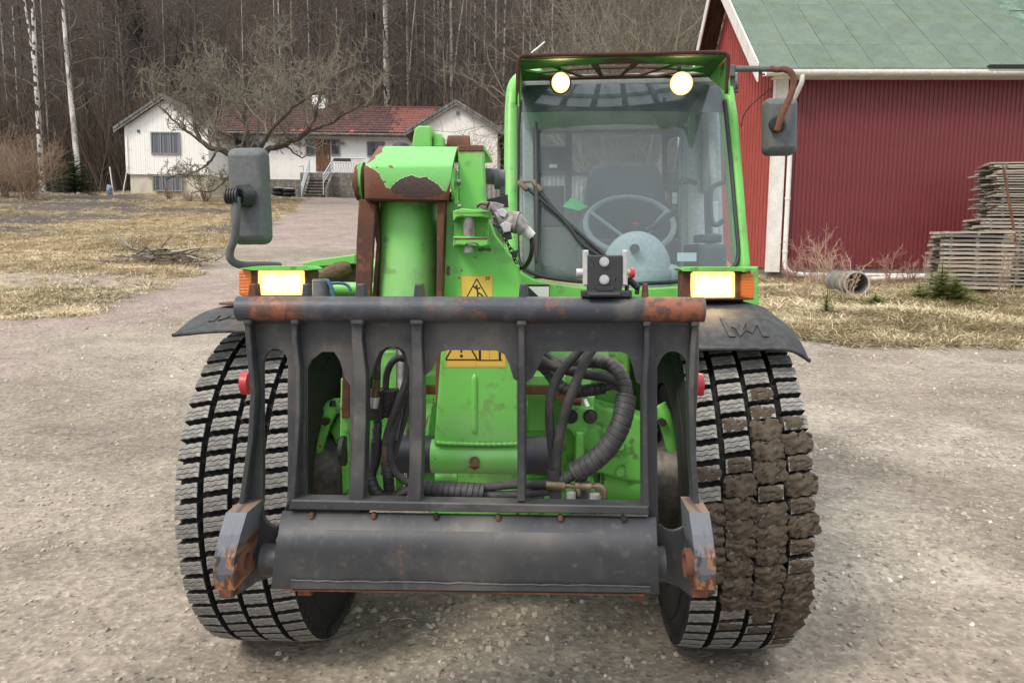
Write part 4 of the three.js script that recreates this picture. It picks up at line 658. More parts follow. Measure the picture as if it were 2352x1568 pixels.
const carriage = part('carriage_frame', [
  plate([[562, 735], [1606, 742], [1606, 850], [1600, 960], [1600, 1080], [1606, 1182], [1606, 1330], [1590, 1372], [1560, 1348], [1524, 1336], [1508, 1340], [1500, 1200], [1490, 1170], [662, 1160], [644, 1216], [630, 1240], [622, 1326], [590, 1336], [562, 1356], [545, 1366], [530, 1340], [545, 1182], [562, 1090], [574, 1000], [577, 900], [570, 800]], ZC, 0.016, 0.002, [slotA, archB, archC, archD, archE, slotF]),
], M.slate);
part('upper_gusset', [blockPx(570, 735, 1600, 742, ZC + 0.012, 0.012)], M.slate, carriage);
// stiffening ribs that stand forward of the plate, each its own piece
for (const c of [
  [[566, 738, 6], [572, 820, 6], [580, 900, 6], [574, 1010, 6], [560, 1110, 6], [550, 1180, 6]],
  [[675, 738, 6], [675, 780, 6], [683, 850, 5], [683, 950, 5], [676, 1060, 6], [668, 1152, 8]],
  [[819, 738, 13], [819, 782, 12], [826, 860, 14], [826, 960, 14], [822, 1060, 15], [817, 1152, 17]],
  [[956, 738, 13], [956, 780, 12], [959, 860, 12], [958, 960, 13], [954, 1070, 14], [950, 1152, 16]],
  [[1198, 740, 7], [1198, 780, 7], [1199, 870, 7], [1198, 1000, 8], [1197, 1152, 9]],
  [[1487, 742, 6], [1487, 800, 6], [1482, 880, 6], [1482, 1000, 6], [1484, 1165, 8]],
  [[1598, 742, 6], [1592, 800, 6], [1588, 900, 6], [1592, 1040, 7], [1602, 1182, 7]]]) part('rib', barPx(c, ZC + 0.035, 0.05), M.slate);
for (const [x, y, w] of [[566, 738, 9], [675, 738, 9], [819, 738, 15], [956, 738, 15], [1198, 740, 11], [1487, 742, 9], [1598, 742, 9]]) part('rib_head', barPx([[x, y - 4, w], [x, y + 3, w], [x, y + 8, w * 0.9]], ZC + 0.05, 0.05, 0.003), M.slate);
for (const [x, w] of [[578, 11], [700, 9], [826, 13], [961, 13], [1202, 12], [1484, 7]]) part('ear', plate([[x - w, 690], [x - w * 0.75, 662], [x - w * 0.6, 652], [x + w * 0.6, 652], [x + w * 0.75, 662], [x + w, 690]], ZC + 0.02, 0.035, 0.003), x === 578 || x === 1484 ? M.rust : M.slate);
// top tube with scorched, rusty ends
const tubeTex = tex(2048, 256, (u, v) => {
  const a = fbm(u * 18, v * 3, 0, 81, 4), b = fbm(u * 90, v * 12, 0, 82, 3), c = fbm(u * 40, v * 6, 0, 84, 4);
  let k = mix3(rgb(54, 58, 66), rgb(96, 94, 90), ss(0.45, 0.75, a) * 0.7); k = mix3(k, rgb(48, 50, 56), ss(0.55, 0.8, c) * 0.6);
  const e = fbm(u * 60, v * 8, 0, 85, 3) * 0.02;
  const hot = Math.max((ss(0.035, 0.05, u + e) - ss(0.11, 0.15, u - e)) * 0.95, ss(0.875, 0.888, u + e) - ss(0.985, 1.0, u) * 0.5, 0.75 * ss(0.62, 0.74, fbm(u * 26, v * 9, 0, 88, 4)) * (ss(0.4, 0.43, u) - ss(0.53, 0.56, u)), 0.5 * ss(0.64, 0.7, c));
  return mix3(k, mix3(rgb(130, 78, 56), rgb(88, 62, 54), ss(0.4, 0.65, b)), clamp(hot, 0, 1));
});
part('cross_tube', sweep([L(547, 708, ZC + 0.03), L(1617, 711, ZC + 0.03)], 28.5 * S(1080, 710, ZC + 0.03), 4, 32), std({ map: tubeTex, roughness: 0.5, metalness: 0.1, bumpMap: rustBump, bumpScale: 0.0006 }), tele, true);
// bottom rail, lower plate with bend, weld strip, bolts
part('bottom_rail', [plate([[668, 1148], [1490, 1163], [1492, 1182], [662, 1170]], ZC + 0.045, 0.05, 0.003)], M.slate);
{
  const a = L(648, 1173, ZC + 0.055), b = L(1507, 1187, ZC + 0.055), rows = [[648, 1173, 1507, 1187, ZC + 0.03], [644, 1190, 1508, 1202, ZC + 0.05], [640, 1215, 1509, 1226, ZC + 0.075], [636, 1240, 1510, 1252, ZC + 0.088], [632, 1262, 1511, 1276, ZC + 0.092], [627, 1305, 1513, 1320, ZC + 0.09], [622, 1352, 1515, 1364, ZC + 0.084]];
  const P = [], I = [], n = 24;
  for (const back of [0, 0.008]) for (const [x0, y0, x1, y1, z] of rows) for (let i = 0; i <= n; i++) { const t = i / n, q = L(lerp(x0, x1, t), lerp(y0, y1, t), z); P.push(q.x, q.y - back * 0.3, q.z - back); }
  const W = n + 1, N = rows.length * W;
  for (let r = 0; r < rows.length - 1; r++) for (let i = 0; i < n; i++) { const k = r * W + i; I.push(k, k + W, k + 1, k + 1, k + W, k + W + 1, N + k, N + k + 1, N + k + W, N + k + 1, N + k + W + 1, N + k + W); }
  for (let i = 0; i < n; i++) { const k = (rows.length - 1) * W + i; I.push(k, N + k, k + 1, k + 1, N + k, N + k + 1, i, i + 1, N + i, i + 1, N + i + 1, N + i); }
  for (let r = 0; r < rows.length - 1; r++) { const k = r * W, m = k + n; I.push(k, N + k, k + W, k + W, N + k, N + k + W, m, m + W, N + m, m + W, N + m + W, N + m); }
  const g = new THREE.BufferGeometry(); g.setAttribute('position', new THREE.Float32BufferAttribute(P, 3)); g.setIndex(I); g.computeVertexNormals();
  g.setAttribute('uv', new THREE.Float32BufferAttribute(new Float32Array(P.length / 3 * 2), 2));
  const lp = part('lower_plate', g, M.slate);
  part('weld_strip', [sweep(Array.from({ length: 40 }, (_, i) => { const t = i / 39; return L(lerp(668, 1496, t), lerp(1333, 1347, t) + (hash(i, 1, 1) - 0.5) * 2.5, ZC + 0.091); }), (t, a) => 0.0028 * (0.8 + 0.5 * hash(Math.floor(t * 160), 3, 2)), 160, 6), plate([[668, 1334], [1496, 1348], [1498, 1361], [666, 1352]], ZC + 0.092, 0.004, 0.0008)], M.slate, lp);
  part('rusty_edge', plate([[652, 1353], [1480, 1364], [1478, 1368], [654, 1357]], ZC + 0.086, 0.02), M.rust, lp);
  [[717, 1181], [859, 1182], [1002, 1184], [1144, 1186], [1287, 1187], [1432, 1189]].forEach(([x, y], i) => { const bt = part('bolt', hexPx(x, y, ZC + 0.04, 6, 0.014), i === 2 || i === 5 ? M.boltDark : M.rust, lp); part('washer', hexPx(x, y, ZC + 0.038, 8, 0.006, 14), M.boltDark, lp); });
}
part('pivot_sleeve', [rodPx([606, 1285, ZC + 0.035], [1526, 1292, ZC + 0.035], 38)], M.slate);
for (const [x, y] of [[700, 1358], [1470, 1368]]) part('stop_lug', blockPx(x - 18, y - 6, x + 14, y + 12, ZC + 0.06, 0.05, 0.006), M.rust);
// side hooks, thick steel with a pin eye facing inwards
const hookTex = tex(256, 512, (u, v) => { const a = fbm(u * 2.5, v * 7, 0, 91, 4), b = fbm(u * 5, v * 9, 0, 92, 4), k = mix3(rgb(98, 102, 110), rgb(66, 68, 73), ss(0.5, 0.68, b) * ss(0.9, 0.5, v)); return mix3(k, mix3(rgb(168, 122, 84), rgb(112, 70, 52), ss(0.42, 0.62, b)), clamp(ss(0.54, 0.62, a) * 0.85 * ss(0.75, 0.4, v) + ss(0.15, 0.07, v + (b - 0.5) * 0.1), 0, 1)); });
const hookMat = std({ map: hookTex, roughness: 0.5, metalness: 0.15, bumpMap: rustBump, bumpScale: 0.0008 });
for (const [xa, xb, xc, xd] of [[518, 567, 538, 493], [1583, 1630, 1643, 1597]]) {
  const left = xa < 1000, zt = 0.14;
  const top = [L(xa, 1177, ZC + 0.1), L(xb, 1177, ZC + 0.1)], bot = [L(left ? xd : xd, 1353, ZC + 0.12), L(xc, 1355, ZC + 0.12)];
  const P = [], U = [], I = [], prof = [[0, 0], [0.25, 0.022], [0.5, 0.036], [0.75, 0.026], [1, 0]];
  prof.forEach(([t, f]) => { const a = top[0].clone().lerp(bot[0], t), b = top[1].clone().lerp(bot[1], t); a.z += f; b.z += f; for (const q of [a, b]) { P.push(q.x, q.y, q.z); } U.push(0, 1 - t, 1, 1 - t); });
  prof.forEach(([t]) => { const a = top[0].clone().lerp(bot[0], t), b = top[1].clone().lerp(bot[1], t); P.push(a.x, a.y, ZC - 0.02, b.x, b.y, ZC - 0.02); U.push(0.3, 1 - t, 0.7, 1 - t); });
  for (let i = 0; i < 4; i++) { const a = i * 2, b = a + 10; I.push(a, a + 2, a + 1, a + 1, a + 2, a + 3, b, b + 1, b + 2, b + 1, b + 3, b + 2, a, b, a + 2, a + 2, b, b + 2, a + 1, a + 3, b + 1, a + 3, b + 3, b + 1); }
  I.push(0, 1, 10, 1, 11, 10, 8, 18, 9, 9, 18, 19);
  let g = new THREE.BufferGeometry(); g.setAttribute('position', new THREE.Float32BufferAttribute(P, 3)); g.setAttribute('uv', new THREE.Float32BufferAttribute(U, 2)); g.setIndex(I); g = g.toNonIndexed(); g.computeVertexNormals();
  const hk = part('hook', g, hookMat, tele, true), e = left ? L(546, 1288, ZC + 0.09) : L(1596, 1292, ZC + 0.09), sx = left ? 1 : -1;
  part('pin_eye', ring(e.clone().add(V(sx * 0.002, 0, 0)), e.clone().add(V(sx * 0.024, 0, 0)), 0.034, 0.021), M.rust, hk);
  part('lip', blockPx(left ? 500 : 1592, 1352, left ? 534 : 1626, 1374, ZC + 0.06, 0.04, 0.004), M.rust, hk);
}

// ----- boom head, pivot and tilt cylinder
const ZB = 0.55;
const boom = part('boom_head', [
  plate([[1020, 700], [1192, 700], [1192, 1020], [996, 1020], [1008, 860]], ZB, 0.2, 0.008),
  rodPx([993, 1046, ZB - 0.045], [1192, 1048, ZB - 0.045], 40, 40, 36),
  sweep([L(1003, 1016, ZB), L(1030, 1018, ZB + 0.001), L(1110, 1020, ZB + 0.001), L(1188, 1019, ZB)], (t) => 0.0055 + 0.0012 * Math.sin(t * 90), 60, 8)], M.green);
part('stiffener', sweep([L(1090, 858, ZB - 0.002), L(1090, 998, ZB - 0.002)], t => 0.0095 * Math.sqrt(Math.max(0.05, 1 - Math.pow(Math.abs(t * 2 - 1), 12))), 24, 12), M.green, boom);
part('worn_edge', [blockPx(1000, 700, 1014, 930, ZB - 0.01, 0.1)], M.rust, boom);
part('drain_plug', [hexPx(1090, 1060, ZB - 0.006, 19, 0.008), ringPx([1090, 1060, ZB], [1090, 1060, ZB + 0.012], 12, 6)], M.rust, boom);
part('pivot_pin', rodPx([905, 1042, ZB - 0.06], [1262, 1046, ZB - 0.06], 43, 43, 32), M.navy, boom);
part('pivot_band', [rodPx([1230, 1045, ZB - 0.06], [1258, 1046, ZB - 0.06], 45, 45, 32)], M.black, boom);
const boomArm = part('boom_side_plate', [
  plate([[1052, 340], [1110, 336], [1114, 450], [1122, 500], [1138, 540], [1193, 612], [1198, 700], [1008, 700], [1016, 458], [1052, 458]], 0.38, 0.05, 0.004),
  plate([[1050, 335], [1112, 333], [1114, 345], [1052, 350]], 0.378, 0.3, 0.003)], M.green);
part('rusty_top_edge', [blockPx(1052, 333, 1110, 347, 0.384, 0.02, 0.002)], M.rust, boomArm);
part('boom_tube', [(() => { const a = L(1010, 500, 0.3), g = new THREE.BoxGeometry(0.2, 0.24, 2.6); return g.rotateX(0.02).translate(a.x - 0.02, a.y - 0.1, -1.0); })()], M.green);
const cyl = part('tilt_cylinder', [rodPx([938, 440, 0.28], [936, 760, 0.34], 67, 66, 48)], M.green);
part('piston_rod', [rodPx([926, 760, 0.34], [926, 1000, 0.44], 16)], M.steel, cyl);
part('rod_eye', [rodPx([905, 1044, 0.47], [948, 1044, 0.47], 42, 42, 28)], M.navy, cyl);
part('bleed_plug', [hexPx(943, 482, 0.368, 6, 0.006, 8)], M.rust, cyl);
// rusty bracket over the cylinder: paint flaked off in sheets
const capRows = [[870, 335, 1050, 337, 0.3], [846, 370, 1042, 366, 0.43], [838, 378, 1040, 376, 0.452], [836, 386, 1038, 386, 0.458], [837, 455, 1030, 459, 0.462], [840, 457, 1028, 461, 0.42]];
const capLen = [0]; for (let i = 1; i < 6; i++) { const m = r => L((r[0] + r[2]) / 2, (r[1] + r[3]) / 2, r[4]); capLen.push(capLen[i - 1] + m(capRows[i]).distanceTo(m(capRows[i - 1]))); }
const capTex = canvasTex(1024, 1024, (c, w, h) => {           // laid out along the folded sheet: down the slope, round the bend, down the front
  const mid = capRows.map(r => (r[1] + r[3]) / 2), r = rng(4);
  const X = x => (x - 838) / (1046 - 838) * w, Yy = y => { let i = 0; while (i < 4 && y > mid[i + 1]) i++; return (capLen[i] + (capLen[i + 1] - capLen[i]) * (y - mid[i]) / (mid[i + 1] - mid[i])) / capLen[5] * h; };
  c.fillStyle = '#6b4230'; c.fillRect(0, 0, w, h);
  for (let i = 0; i < 5000; i++) { c.fillStyle = ['#5a372a', '#7c4d36', '#68402f', '#8a583c', '#4e3228'][i % 5]; c.globalAlpha = 0.35; c.fillRect(r() * w, r() * h, 2 + r() * 5, 2 + r() * 4); }
  c.globalAlpha = 1;
  const poly = (pts, fill, jag) => { c.fillStyle = fill; c.beginPath(); pts.forEach(([x, y], i) => { if (i && jag) { const [px, py] = pts[i - 1]; for (let k = 1; k < 6; k++) c.lineTo(X(lerp(px, x, k / 6)) + (r() - 0.5) * jag, Yy(lerp(py, y, k / 6)) + (r() - 0.5) * jag); } c[i ? 'lineTo' : 'moveTo'](X(x), Yy(y)); }); c.closePath(); c.fill(); };
  poly([[900, 432], [905, 418], [925, 405], [945, 403], [965, 408], [985, 406], [1005, 415], [1022, 432], [1030, 440], [1024, 447], [1000, 452], [975, 456], [950, 455], [930, 449], [910, 446]], '#463736', 8);
  for (let i = 0; i < 900; i++) { const x = 905 + r() * 120, y = 408 + r() * 44; c.fillStyle = ['#574644', '#332827', '#65504a', '#3f3231'][i % 4]; c.globalAlpha = 0.6; c.fillRect(X(x), Yy(y), 3 + r() * 10, 3 + r() * 8); }
  c.globalAlpha = 1;
  const flake = [[856, 332], [1056, 332], [1056, 384], [1050, 400], [1038, 440], [1030, 436], [1018, 424], [1000, 414], [986, 405], [968, 408], [952, 402], [938, 406], [922, 412], [908, 424], [900, 434], [890, 430], [884, 416], [878, 408], [874, 398], [862, 390], [848, 382], [838, 376], [846, 368], [852, 362], [846, 358], [858, 350], [852, 342]];
  poly(flake, '#b9d4a4', 7); c.save(); c.translate(0, -5); poly(flake, '#70b866', 5); c.restore();
  c.strokeStyle = '#6a5038'; for (const q of [[[935, 352], [945, 360], [955, 366]], [[870, 340], [900, 342], [920, 341]], [[860, 366], [890, 364], [910, 366]]]) { c.lineWidth = 4; c.beginPath(); q.forEach(([x, y], i) => c[i ? 'lineTo' : 'moveTo'](X(x), Yy(y))); c.stroke(); }
  for (const [x, y, s] of [[868, 384, 9], [900, 382, 14], [888, 418, 8], [905, 385, 7], [985, 410, 4]]) { c.fillStyle = '#6c4532'; c.beginPath(); c.ellipse(X(x), Yy(y), s * 1.8, s, 0.2, 0, 7); c.fill(); }
});
{
  const rows = capRows;
  const P = [], U = [], I = [], n = 12;
  rows.forEach(([x0, y0, x1, y1, z], k) => { for (let i = 0; i <= n; i++) { const t = i / n, q = L(lerp(x0, x1, t), lerp(y0, y1, t), z); P.push(q.x, q.y, q.z); U.push(t, 1 - capLen[k] / capLen[5]); } });
  const W = n + 1; for (let r = 0; r < rows.length - 1; r++) for (let i = 0; i < n; i++) { const k = r * W + i; I.push(k, k + W, k + 1, k + 1, k + W, k + W + 1); }
  let g = new THREE.BufferGeometry(); g.setAttribute('position', new THREE.Float32BufferAttribute(P, 3)); g.setAttribute('uv', new THREE.Float32BufferAttribute(U, 2)); g.setIndex(I); g.computeVertexNormals();
  const cap = part('cylinder_bracket', g, std({ map: capTex, roughness: 0.65, bumpMap: rustBump, bumpScale: 0.001 }), tele, true); cap.userData.label = 'rusty bracket with green paint flaking off in sheets';
  const side = s => [[...rows.map(r => L(s ? r[2] : r[0], s ? r[3] : r[1], r[4])), L(s ? 1030 : 840, 458, 0.3)]].map(p => { const P2 = [], c0 = p[p.length - 1]; for (let i = 0; i < p.length - 2; i++) { const t = s ? [c0, p[i + 1], p[i]] : [c0, p[i], p[i + 1]]; for (const q of t) P2.push(q.x, q.y, q.z); } const gg = new THREE.BufferGeometry(); gg.setAttribute('position', new THREE.Float32BufferAttribute(P2, 3)); gg.setAttribute('uv', new THREE.Float32BufferAttribute(new Float32Array(P2.length / 3 * 2), 2)); gg.computeVertexNormals(); return gg; })[0];
  part('bracket_cheek', [side(0)], M.rust, cap); part('bracket_cheek', [side(1)], M.green, cap);
  part('bracket_soffit', blockPx(838, 452, 1030, 460, 0.44, 0.16, 0.002), M.rust, cap);
}
part('strut', [plate([[824, 458], [842, 458], [862, 470], [850, 690], [816, 690], [818, 560]], 0.42, 0.02, 0.002)], M.rust);
part('strut', [plate([[846, 462], [862, 462], [872, 560], [862, 690], [854, 690], [864, 560]], 0.38, 0.05, 0.002)], M.rust);
part('strut', [plate([[1004, 462], [1022, 462], [1014, 700], [1002, 700]], 0.43, 0.12, 0.002)], M.rust);
part('bracket_pin', [rodPx([812, 420, 0.38], [826, 420, 0.38], 14)], M.rust);
part('pin_boss', [rodPx([821, 420, 0.38], [829, 420, 0.38], 40, 40, 32)], M.rust);
part('pin_collar', [rodPx([828, 418, 0.37], [838, 418, 0.37], 44, 44, 32)], M.greenDirty);
part('pin_keeper', [rodPx([1040, 425, 0.41], [1046, 425, 0.41], 36, 36, 30), blockPx(1042, 412, 1052, 470, 0.425, 0.01)], M.greenDirty);
for (const [x, y] of [[1050, 418], [1052, 474]]) part('keeper_bolt', [rodPx([x, y, 0.43], [x + 8, y, 0.43], 7, 7, 6)], M.steel);
part('lift_lug', [plate([[952, 296], [960, 288], [988, 289], [990, 300], [990, 338], [946, 338], [948, 316]], 0.2, 0.09, 0.004)], M.green);
part('lift_lug', [plate([[994, 312], [1002, 304], [1012, 306], [1018, 316], [1018, 338], [994, 338]], 0.18, 0.05, 0.004)], M.green);
part('rusty_roller', [rodPx([1030, 342, 0.1], [1078, 342, 0.1], 30, 30, 30)], M.rust);
part('rubber_cap', [(() => { const c = L(921, 340, 0.1); return new THREE.SphereGeometry(0.03, 20, 12).scale(1, 0.8, 1).translate(c.x, c.y, c.z); })()], M.black);
// clevis with grey pin
const clevis = part('clevis', [plate([[1040, 484], [1060, 478], [1126, 484], [1126, 502], [1108, 498], [1050, 498], [1040, 508]], 0.46, 0.07, 0.003), plate([[1040, 542], [1122, 545], [1122, 562], [1108, 566], [1050, 562], [1040, 566]], 0.46, 0.07, 0.003), blockPx(1040, 484, 1122, 562, 0.4, 0.02)], M.greenDirty);
part('clevis_pin', [rodPx([1077, 492, 0.44], [1077, 580, 0.44], 13, 12.5, 20)], M.cast, clevis);
part('split_ring', [new THREE.TorusGeometry(0.017, 0.0022, 8, 24).rotateX(1.25).translate(...L(1084, 562, 0.46).toArray())], M.steel, clevis);
part('clevis_rust', [blockPx(1042, 545, 1120, 551, 0.462, 0.01), blockPx(1042, 487, 1118, 491, 0.461, 0.006)], M.rust, clevis);
part('lever_plate', plate([[1092, 470], [1110, 462], [1140, 464], [1158, 470], [1156, 482], [1130, 486], [1108, 480]], 0.48, 0.01, 0.002), M.cast);
part('guard_plate', plate([[1118, 458], [1166, 446], [1168, 476], [1140, 478], [1120, 472]], 0.3, 0.006, 0.001), M.black);
part('shackle', [tubePx([[1096, 476, 0.49], [1104, 468, 0.5], [1118, 470, 0.5], [1124, 464, 0.5], [1118, 478, 0.49]], 2.5, 30, 8)], M.rust);
{ // chain
  const c = new THREE.CatmullRomCurve3([[1128, 482, 0.49], [1140, 510, 0.5], [1158, 545, 0.5], [1174, 575, 0.49], [1186, 604, 0.46]].map(p => L(...p))), n = 13;
  for (let i = 0; i < n; i++) { const t = (i + 0.5) / n, p = c.getPointAt(t), d = c.getTangentAt(t), g = new THREE.TorusGeometry(0.0055, 0.0016, 6, 14).scale(1, 1.7, 1).rotateY(i % 2 * 1.57).applyQuaternion(qOf(Y, d)).translate(p.x, p.y, p.z); part('chain_link', g, M.boltDark); }
}
const plug = part('trailer_plug', [rodPx([1138, 500, 0.46], [1190, 512, 0.47], 21, 26, 20), rodPx([1182, 506, 0.47], [1206, 528, 0.47], 22, 17, 16)], M.cast);
part('plug_nut', [rodPx([1200, 522, 0.47], [1222, 544, 0.47], 15, 12, 8)], M.zinc, plug);
part('plug_clamp', [plate([[1140, 482], [1156, 478], [1166, 488], [1160, 500], [1148, 496]], 0.5, 0.012, 0.002), plate([[1148, 516], [1160, 508], [1176, 514], [1172, 532], [1156, 534]], 0.5, 0.012, 0.002)], M.zinc, plug);
part('plug_cover', [plate([[1154, 536], [1172, 528], [1176, 548], [1162, 552]], 0.49, 0.02, 0.003), plate([[1178, 576], [1190, 574], [1188, 590], [1176, 592]], 0.47, 0.02, 0.003)], M.black, plug);
part('spring_cable', [wrapPx([[1221, 546, 0.47], [1222, 570, 0.46], [1217, 594, 0.43], [1205, 612, 0.38], [1192, 616, 0.34]], 5.5, 26, 240, 0.2)], M.hoseDark, plug);
part('pivot_tube', [rodPx([1112, 404, 0.1], [1148, 406, 0.1], 18, 18, 24), rodPx([1136, 412, 0.1], [1160, 412, 0.1], 22, 22, 24)], M.plastic);
part('pivot_link', [plate([[1146, 396], [1156, 392], [1160, 410], [1160, 446], [1148, 448]], 0.12, 0.03, 0.003)], M.plastic);

// ----- stickers
const stickerMat = t => std({ map: t, roughness: 0.5 });
function sticker(name, x0, y0, x1, y1, z, t, parent) { const a = L(x0, y0, z), b = L(x1, y1, z), g = new THREE.BoxGeometry(b.x - a.x, a.y - b.y, 0.0008).translate((a.x + b.x) / 2, (a.y + b.y) / 2, z); return part(name, g, stickerMat(t), parent, true); }
const frameDraw = (c, w, h) => { c.fillStyle = '#cfa94c'; c.fillRect(0, 0, w, h); c.strokeStyle = '#5c4a22'; c.lineWidth = 3; c.strokeRect(8, 8, w - 16, h - 16); };
const tri = (c, x, y, s, lw) => { c.strokeStyle = '#1c1a14'; c.lineWidth = lw; c.lineJoin = 'round'; c.beginPath(); c.moveTo(x, y - s); c.lineTo(x + s * 1.02, y + s * 0.75); c.lineTo(x - s * 1.02, y + s * 0.75); c.closePath(); c.stroke(); };
sticker('warning_sticker', 1058, 632, 1133, 726, 0.3805 + 0.0006, canvasTex(384, 480, (c, w, h) => {
  frameDraw(c, w, h); tri(c, 192, 190, 145, 15); c.lineCap = 'round'; c.fillStyle = '#1c1a14'; c.strokeStyle = '#1c1a14';
  c.beginPath(); c.arc(188, 128, 15, 0, 7); c.fill(); c.lineWidth = 20; for (const q of [[[190, 150], [202, 205]], [[190, 160], [150, 132]], [[194, 160], [226, 150]], [[202, 205], [240, 224], [262, 250]], [[202, 205], [200, 250], [228, 270]]]) { c.beginPath(); q.forEach(([x, y], i) => c[i ? 'lineTo' : 'moveTo'](x, y)); c.stroke(); }
  c.lineWidth = 7; c.strokeRect(300, 22, 48, 30); c.fillRect(308, 30, 12, 14); c.fillRect(328, 30, 12, 14); c.fillRect(60, 360, 264, 8); c.fillRect(60, 390, 220, 8);
}), boomArm);
sticker('warning_sticker', 1022, 745, 1163, 843, ZB + 0.0006, canvasTex(640, 440, (c, w, h) => {
  frameDraw(c, w, h); c.beginPath(); c.moveTo(w / 2, 8); c.lineTo(w / 2, h - 8); c.stroke(); tri(c, 168, 240, 165, 17); c.fillStyle = '#1c1a14'; c.fillRect(157, 150, 22, 140); c.beginPath(); c.arc(168, 325, 17, 0, 7); c.fill();
  c.fillRect(350, 180, 26, 195); c.fillRect(560, 180, 26, 195); c.fillRect(330, 362, 270, 15); c.fillRect(350, 168, 236, 14); for (let i = 0; i < 5; i++) c.fillRect(463, 200 + i * 32, 5, 20);
}), boom);

// ----- cab: windscreen leans back, so its depth follows the pixel row
const zw = y => lerp(-0.46, -0.25, clamp((y - 195) / 450, 0, 1));
const onScreen = (x, y, off = 0) => L(x, y, zw(y) + off);
function skin(grid, th = 0.006, bow = 0) {                   // sheet through a grid of points, with thickness towards -z
  const P = [], I = [], R = grid.length, W = grid[0].length;
  for (const k of [0, th]) for (const row of grid) for (const q of row) P.push(q.x, q.y, q.z - k);
  const N = R * W; for (let r = 0; r < R - 1; r++) for (let i = 0; i < W - 1; i++) { const k = r * W + i; I.push(k, k + W, k + 1, k + 1, k + W, k + W + 1, N + k, N + k + 1, N + k + W, N + k + 1, N + k + W + 1, N + k + W); }
  for (let i = 0; i < W - 1; i++) { const b = (R - 1) * W + i; I.push(i, i + 1, N + i, i + 1, N + i + 1, N + i, b, N + b, b + 1, b + 1, N + b, N + b + 1); }
  for (let r = 0; r < R - 1; r++) { const a = r * W, b = a + W - 1; I.push(a, N + a, a + W, a + W, N + a, N + a + W, b, b + W, N + b, b + W, N + b + W, N + b); }
  const g = new THREE.BufferGeometry(); g.setAttribute('position', new THREE.Float32BufferAttribute(P, 3)); g.setAttribute('uv', new THREE.Float32BufferAttribute(new Float32Array(P.length / 3 * 2), 2)); g.setIndex(I); g.computeVertexNormals(); return g;
}
// rows of the windscreen: y, left x, right x
const scr = [[196, 1204, 1658], [230, 1194, 1665], [300, 1190, 1672], [380, 1189, 1680], [460, 1188, 1687], [540, 1188, 1694], [575, 1189, 1697], [598, 1192, 1694], [614, 1202, 1684], [628, 1226, 1654], [638, 1262, 1610], [646, 1330, 1560], [650, 1400, 1500]];
const scrGrid = (i0, i1, off = 0) => scr.slice(i0, i1).map(([y, a, b]) => Array.from({ length: 17 }, (_, i) => { const t = i / 16, q = onScreen(lerp(a, b, t), y, off); q.z += 0.03 * (1 - (2 * t - 1) ** 2); return q; }));
const screen = part('windscreen', (() => { const P = [], I = [], g0 = scrGrid(0, scr.length), W = 17; for (const r of g0) for (const q of r) P.push(q.x, q.y, q.z); for (let r = 0; r < g0.length - 1; r++) for (let i = 0; i < 16; i++) { const k = r * W + i; I.push(k, k + W, k + 1, k + 1, k + W, k + W + 1); } const g = new THREE.BufferGeometry(); g.setAttribute('position', new THREE.Float32BufferAttribute(P, 3)); g.setIndex(I); g.computeVertexNormals(); g.setAttribute('uv', new THREE.Float32BufferAttribute(new Float32Array(P.length / 3 * 2), 2)); return g; })(), M.glass);
const sealPts = [...scr.map(([y, a]) => onScreen(a, y, 0.002)), ...scr.slice().reverse().map(([y, , b]) => onScreen(b, y, 0.002))];
part('windscreen_seal', [sweep(sealPts.slice(1, -1), 0.008, 120, 8)], M.black, screen);
part('sun_band', [skin(scr.slice(0, 2).concat([[258, 1192, 1668]]).map(([y, a, b]) => Array.from({ length: 9 }, (_, i) => { const t = i / 8, q = onScreen(lerp(a + 4, b - 4, t), y, -0.012); q.z += 0.03 * (1 - (2 * t - 1) ** 2); return q; })), 0.003)], phy({ c: [0.04, 0.055, 0.055], transmission: 0.5, thickness: 0, roughness: 0.06 }), screen);
// pillars
part('front_pillar', [sweep([L(1182, 700, -0.24), L(1176, 640, -0.25), L(1174, 500, -0.32), L(1174, 300, -0.41), L(1176, 230, -0.45), L(1182, 196, -0.49), L(1200, 178, -0.56), L(1240, 172, -0.62)], (t, a) => 0.0285 - 0.003 * t, 60, 16)], M.green);
part('front_pillar', [skin([[196, 1656, 1692], [260, 1668, 1702], [340, 1675, 1709], [440, 1685, 1717], [520, 1692, 1723], [600, 1698, 1731], [660, 1696, 1737], [700, 1690, 1742]].map(([y, a, b]) => [0, 0.15, 0.5, 0.85, 1].map(t => { const q = onScreen(lerp(a, b, t), y, 0.02); q.z -= 0.05 * Math.abs(2 * t - 1) ** 3; return q; })), 0.06)], M.green);
part('cab_apron', [plate([[1186, 606], [1194, 622], [1224, 640], [1262, 650], [1330, 658], [1400, 662], [1500, 661], [1562, 657], [1612, 650], [1660, 636], [1700, 612], [1742, 612], [1746, 760], [1186, 760]], -0.225, 0.05, 0.006)], M.green);
part('cab_floor_panel', [box(L(1460, 700, -0.9).x, 0.86, -0.95, L(1735, 700, -0.3).x - L(1190, 700, -0.3).x, 0.5, 1.35, 0.02)], M.greenDirty);
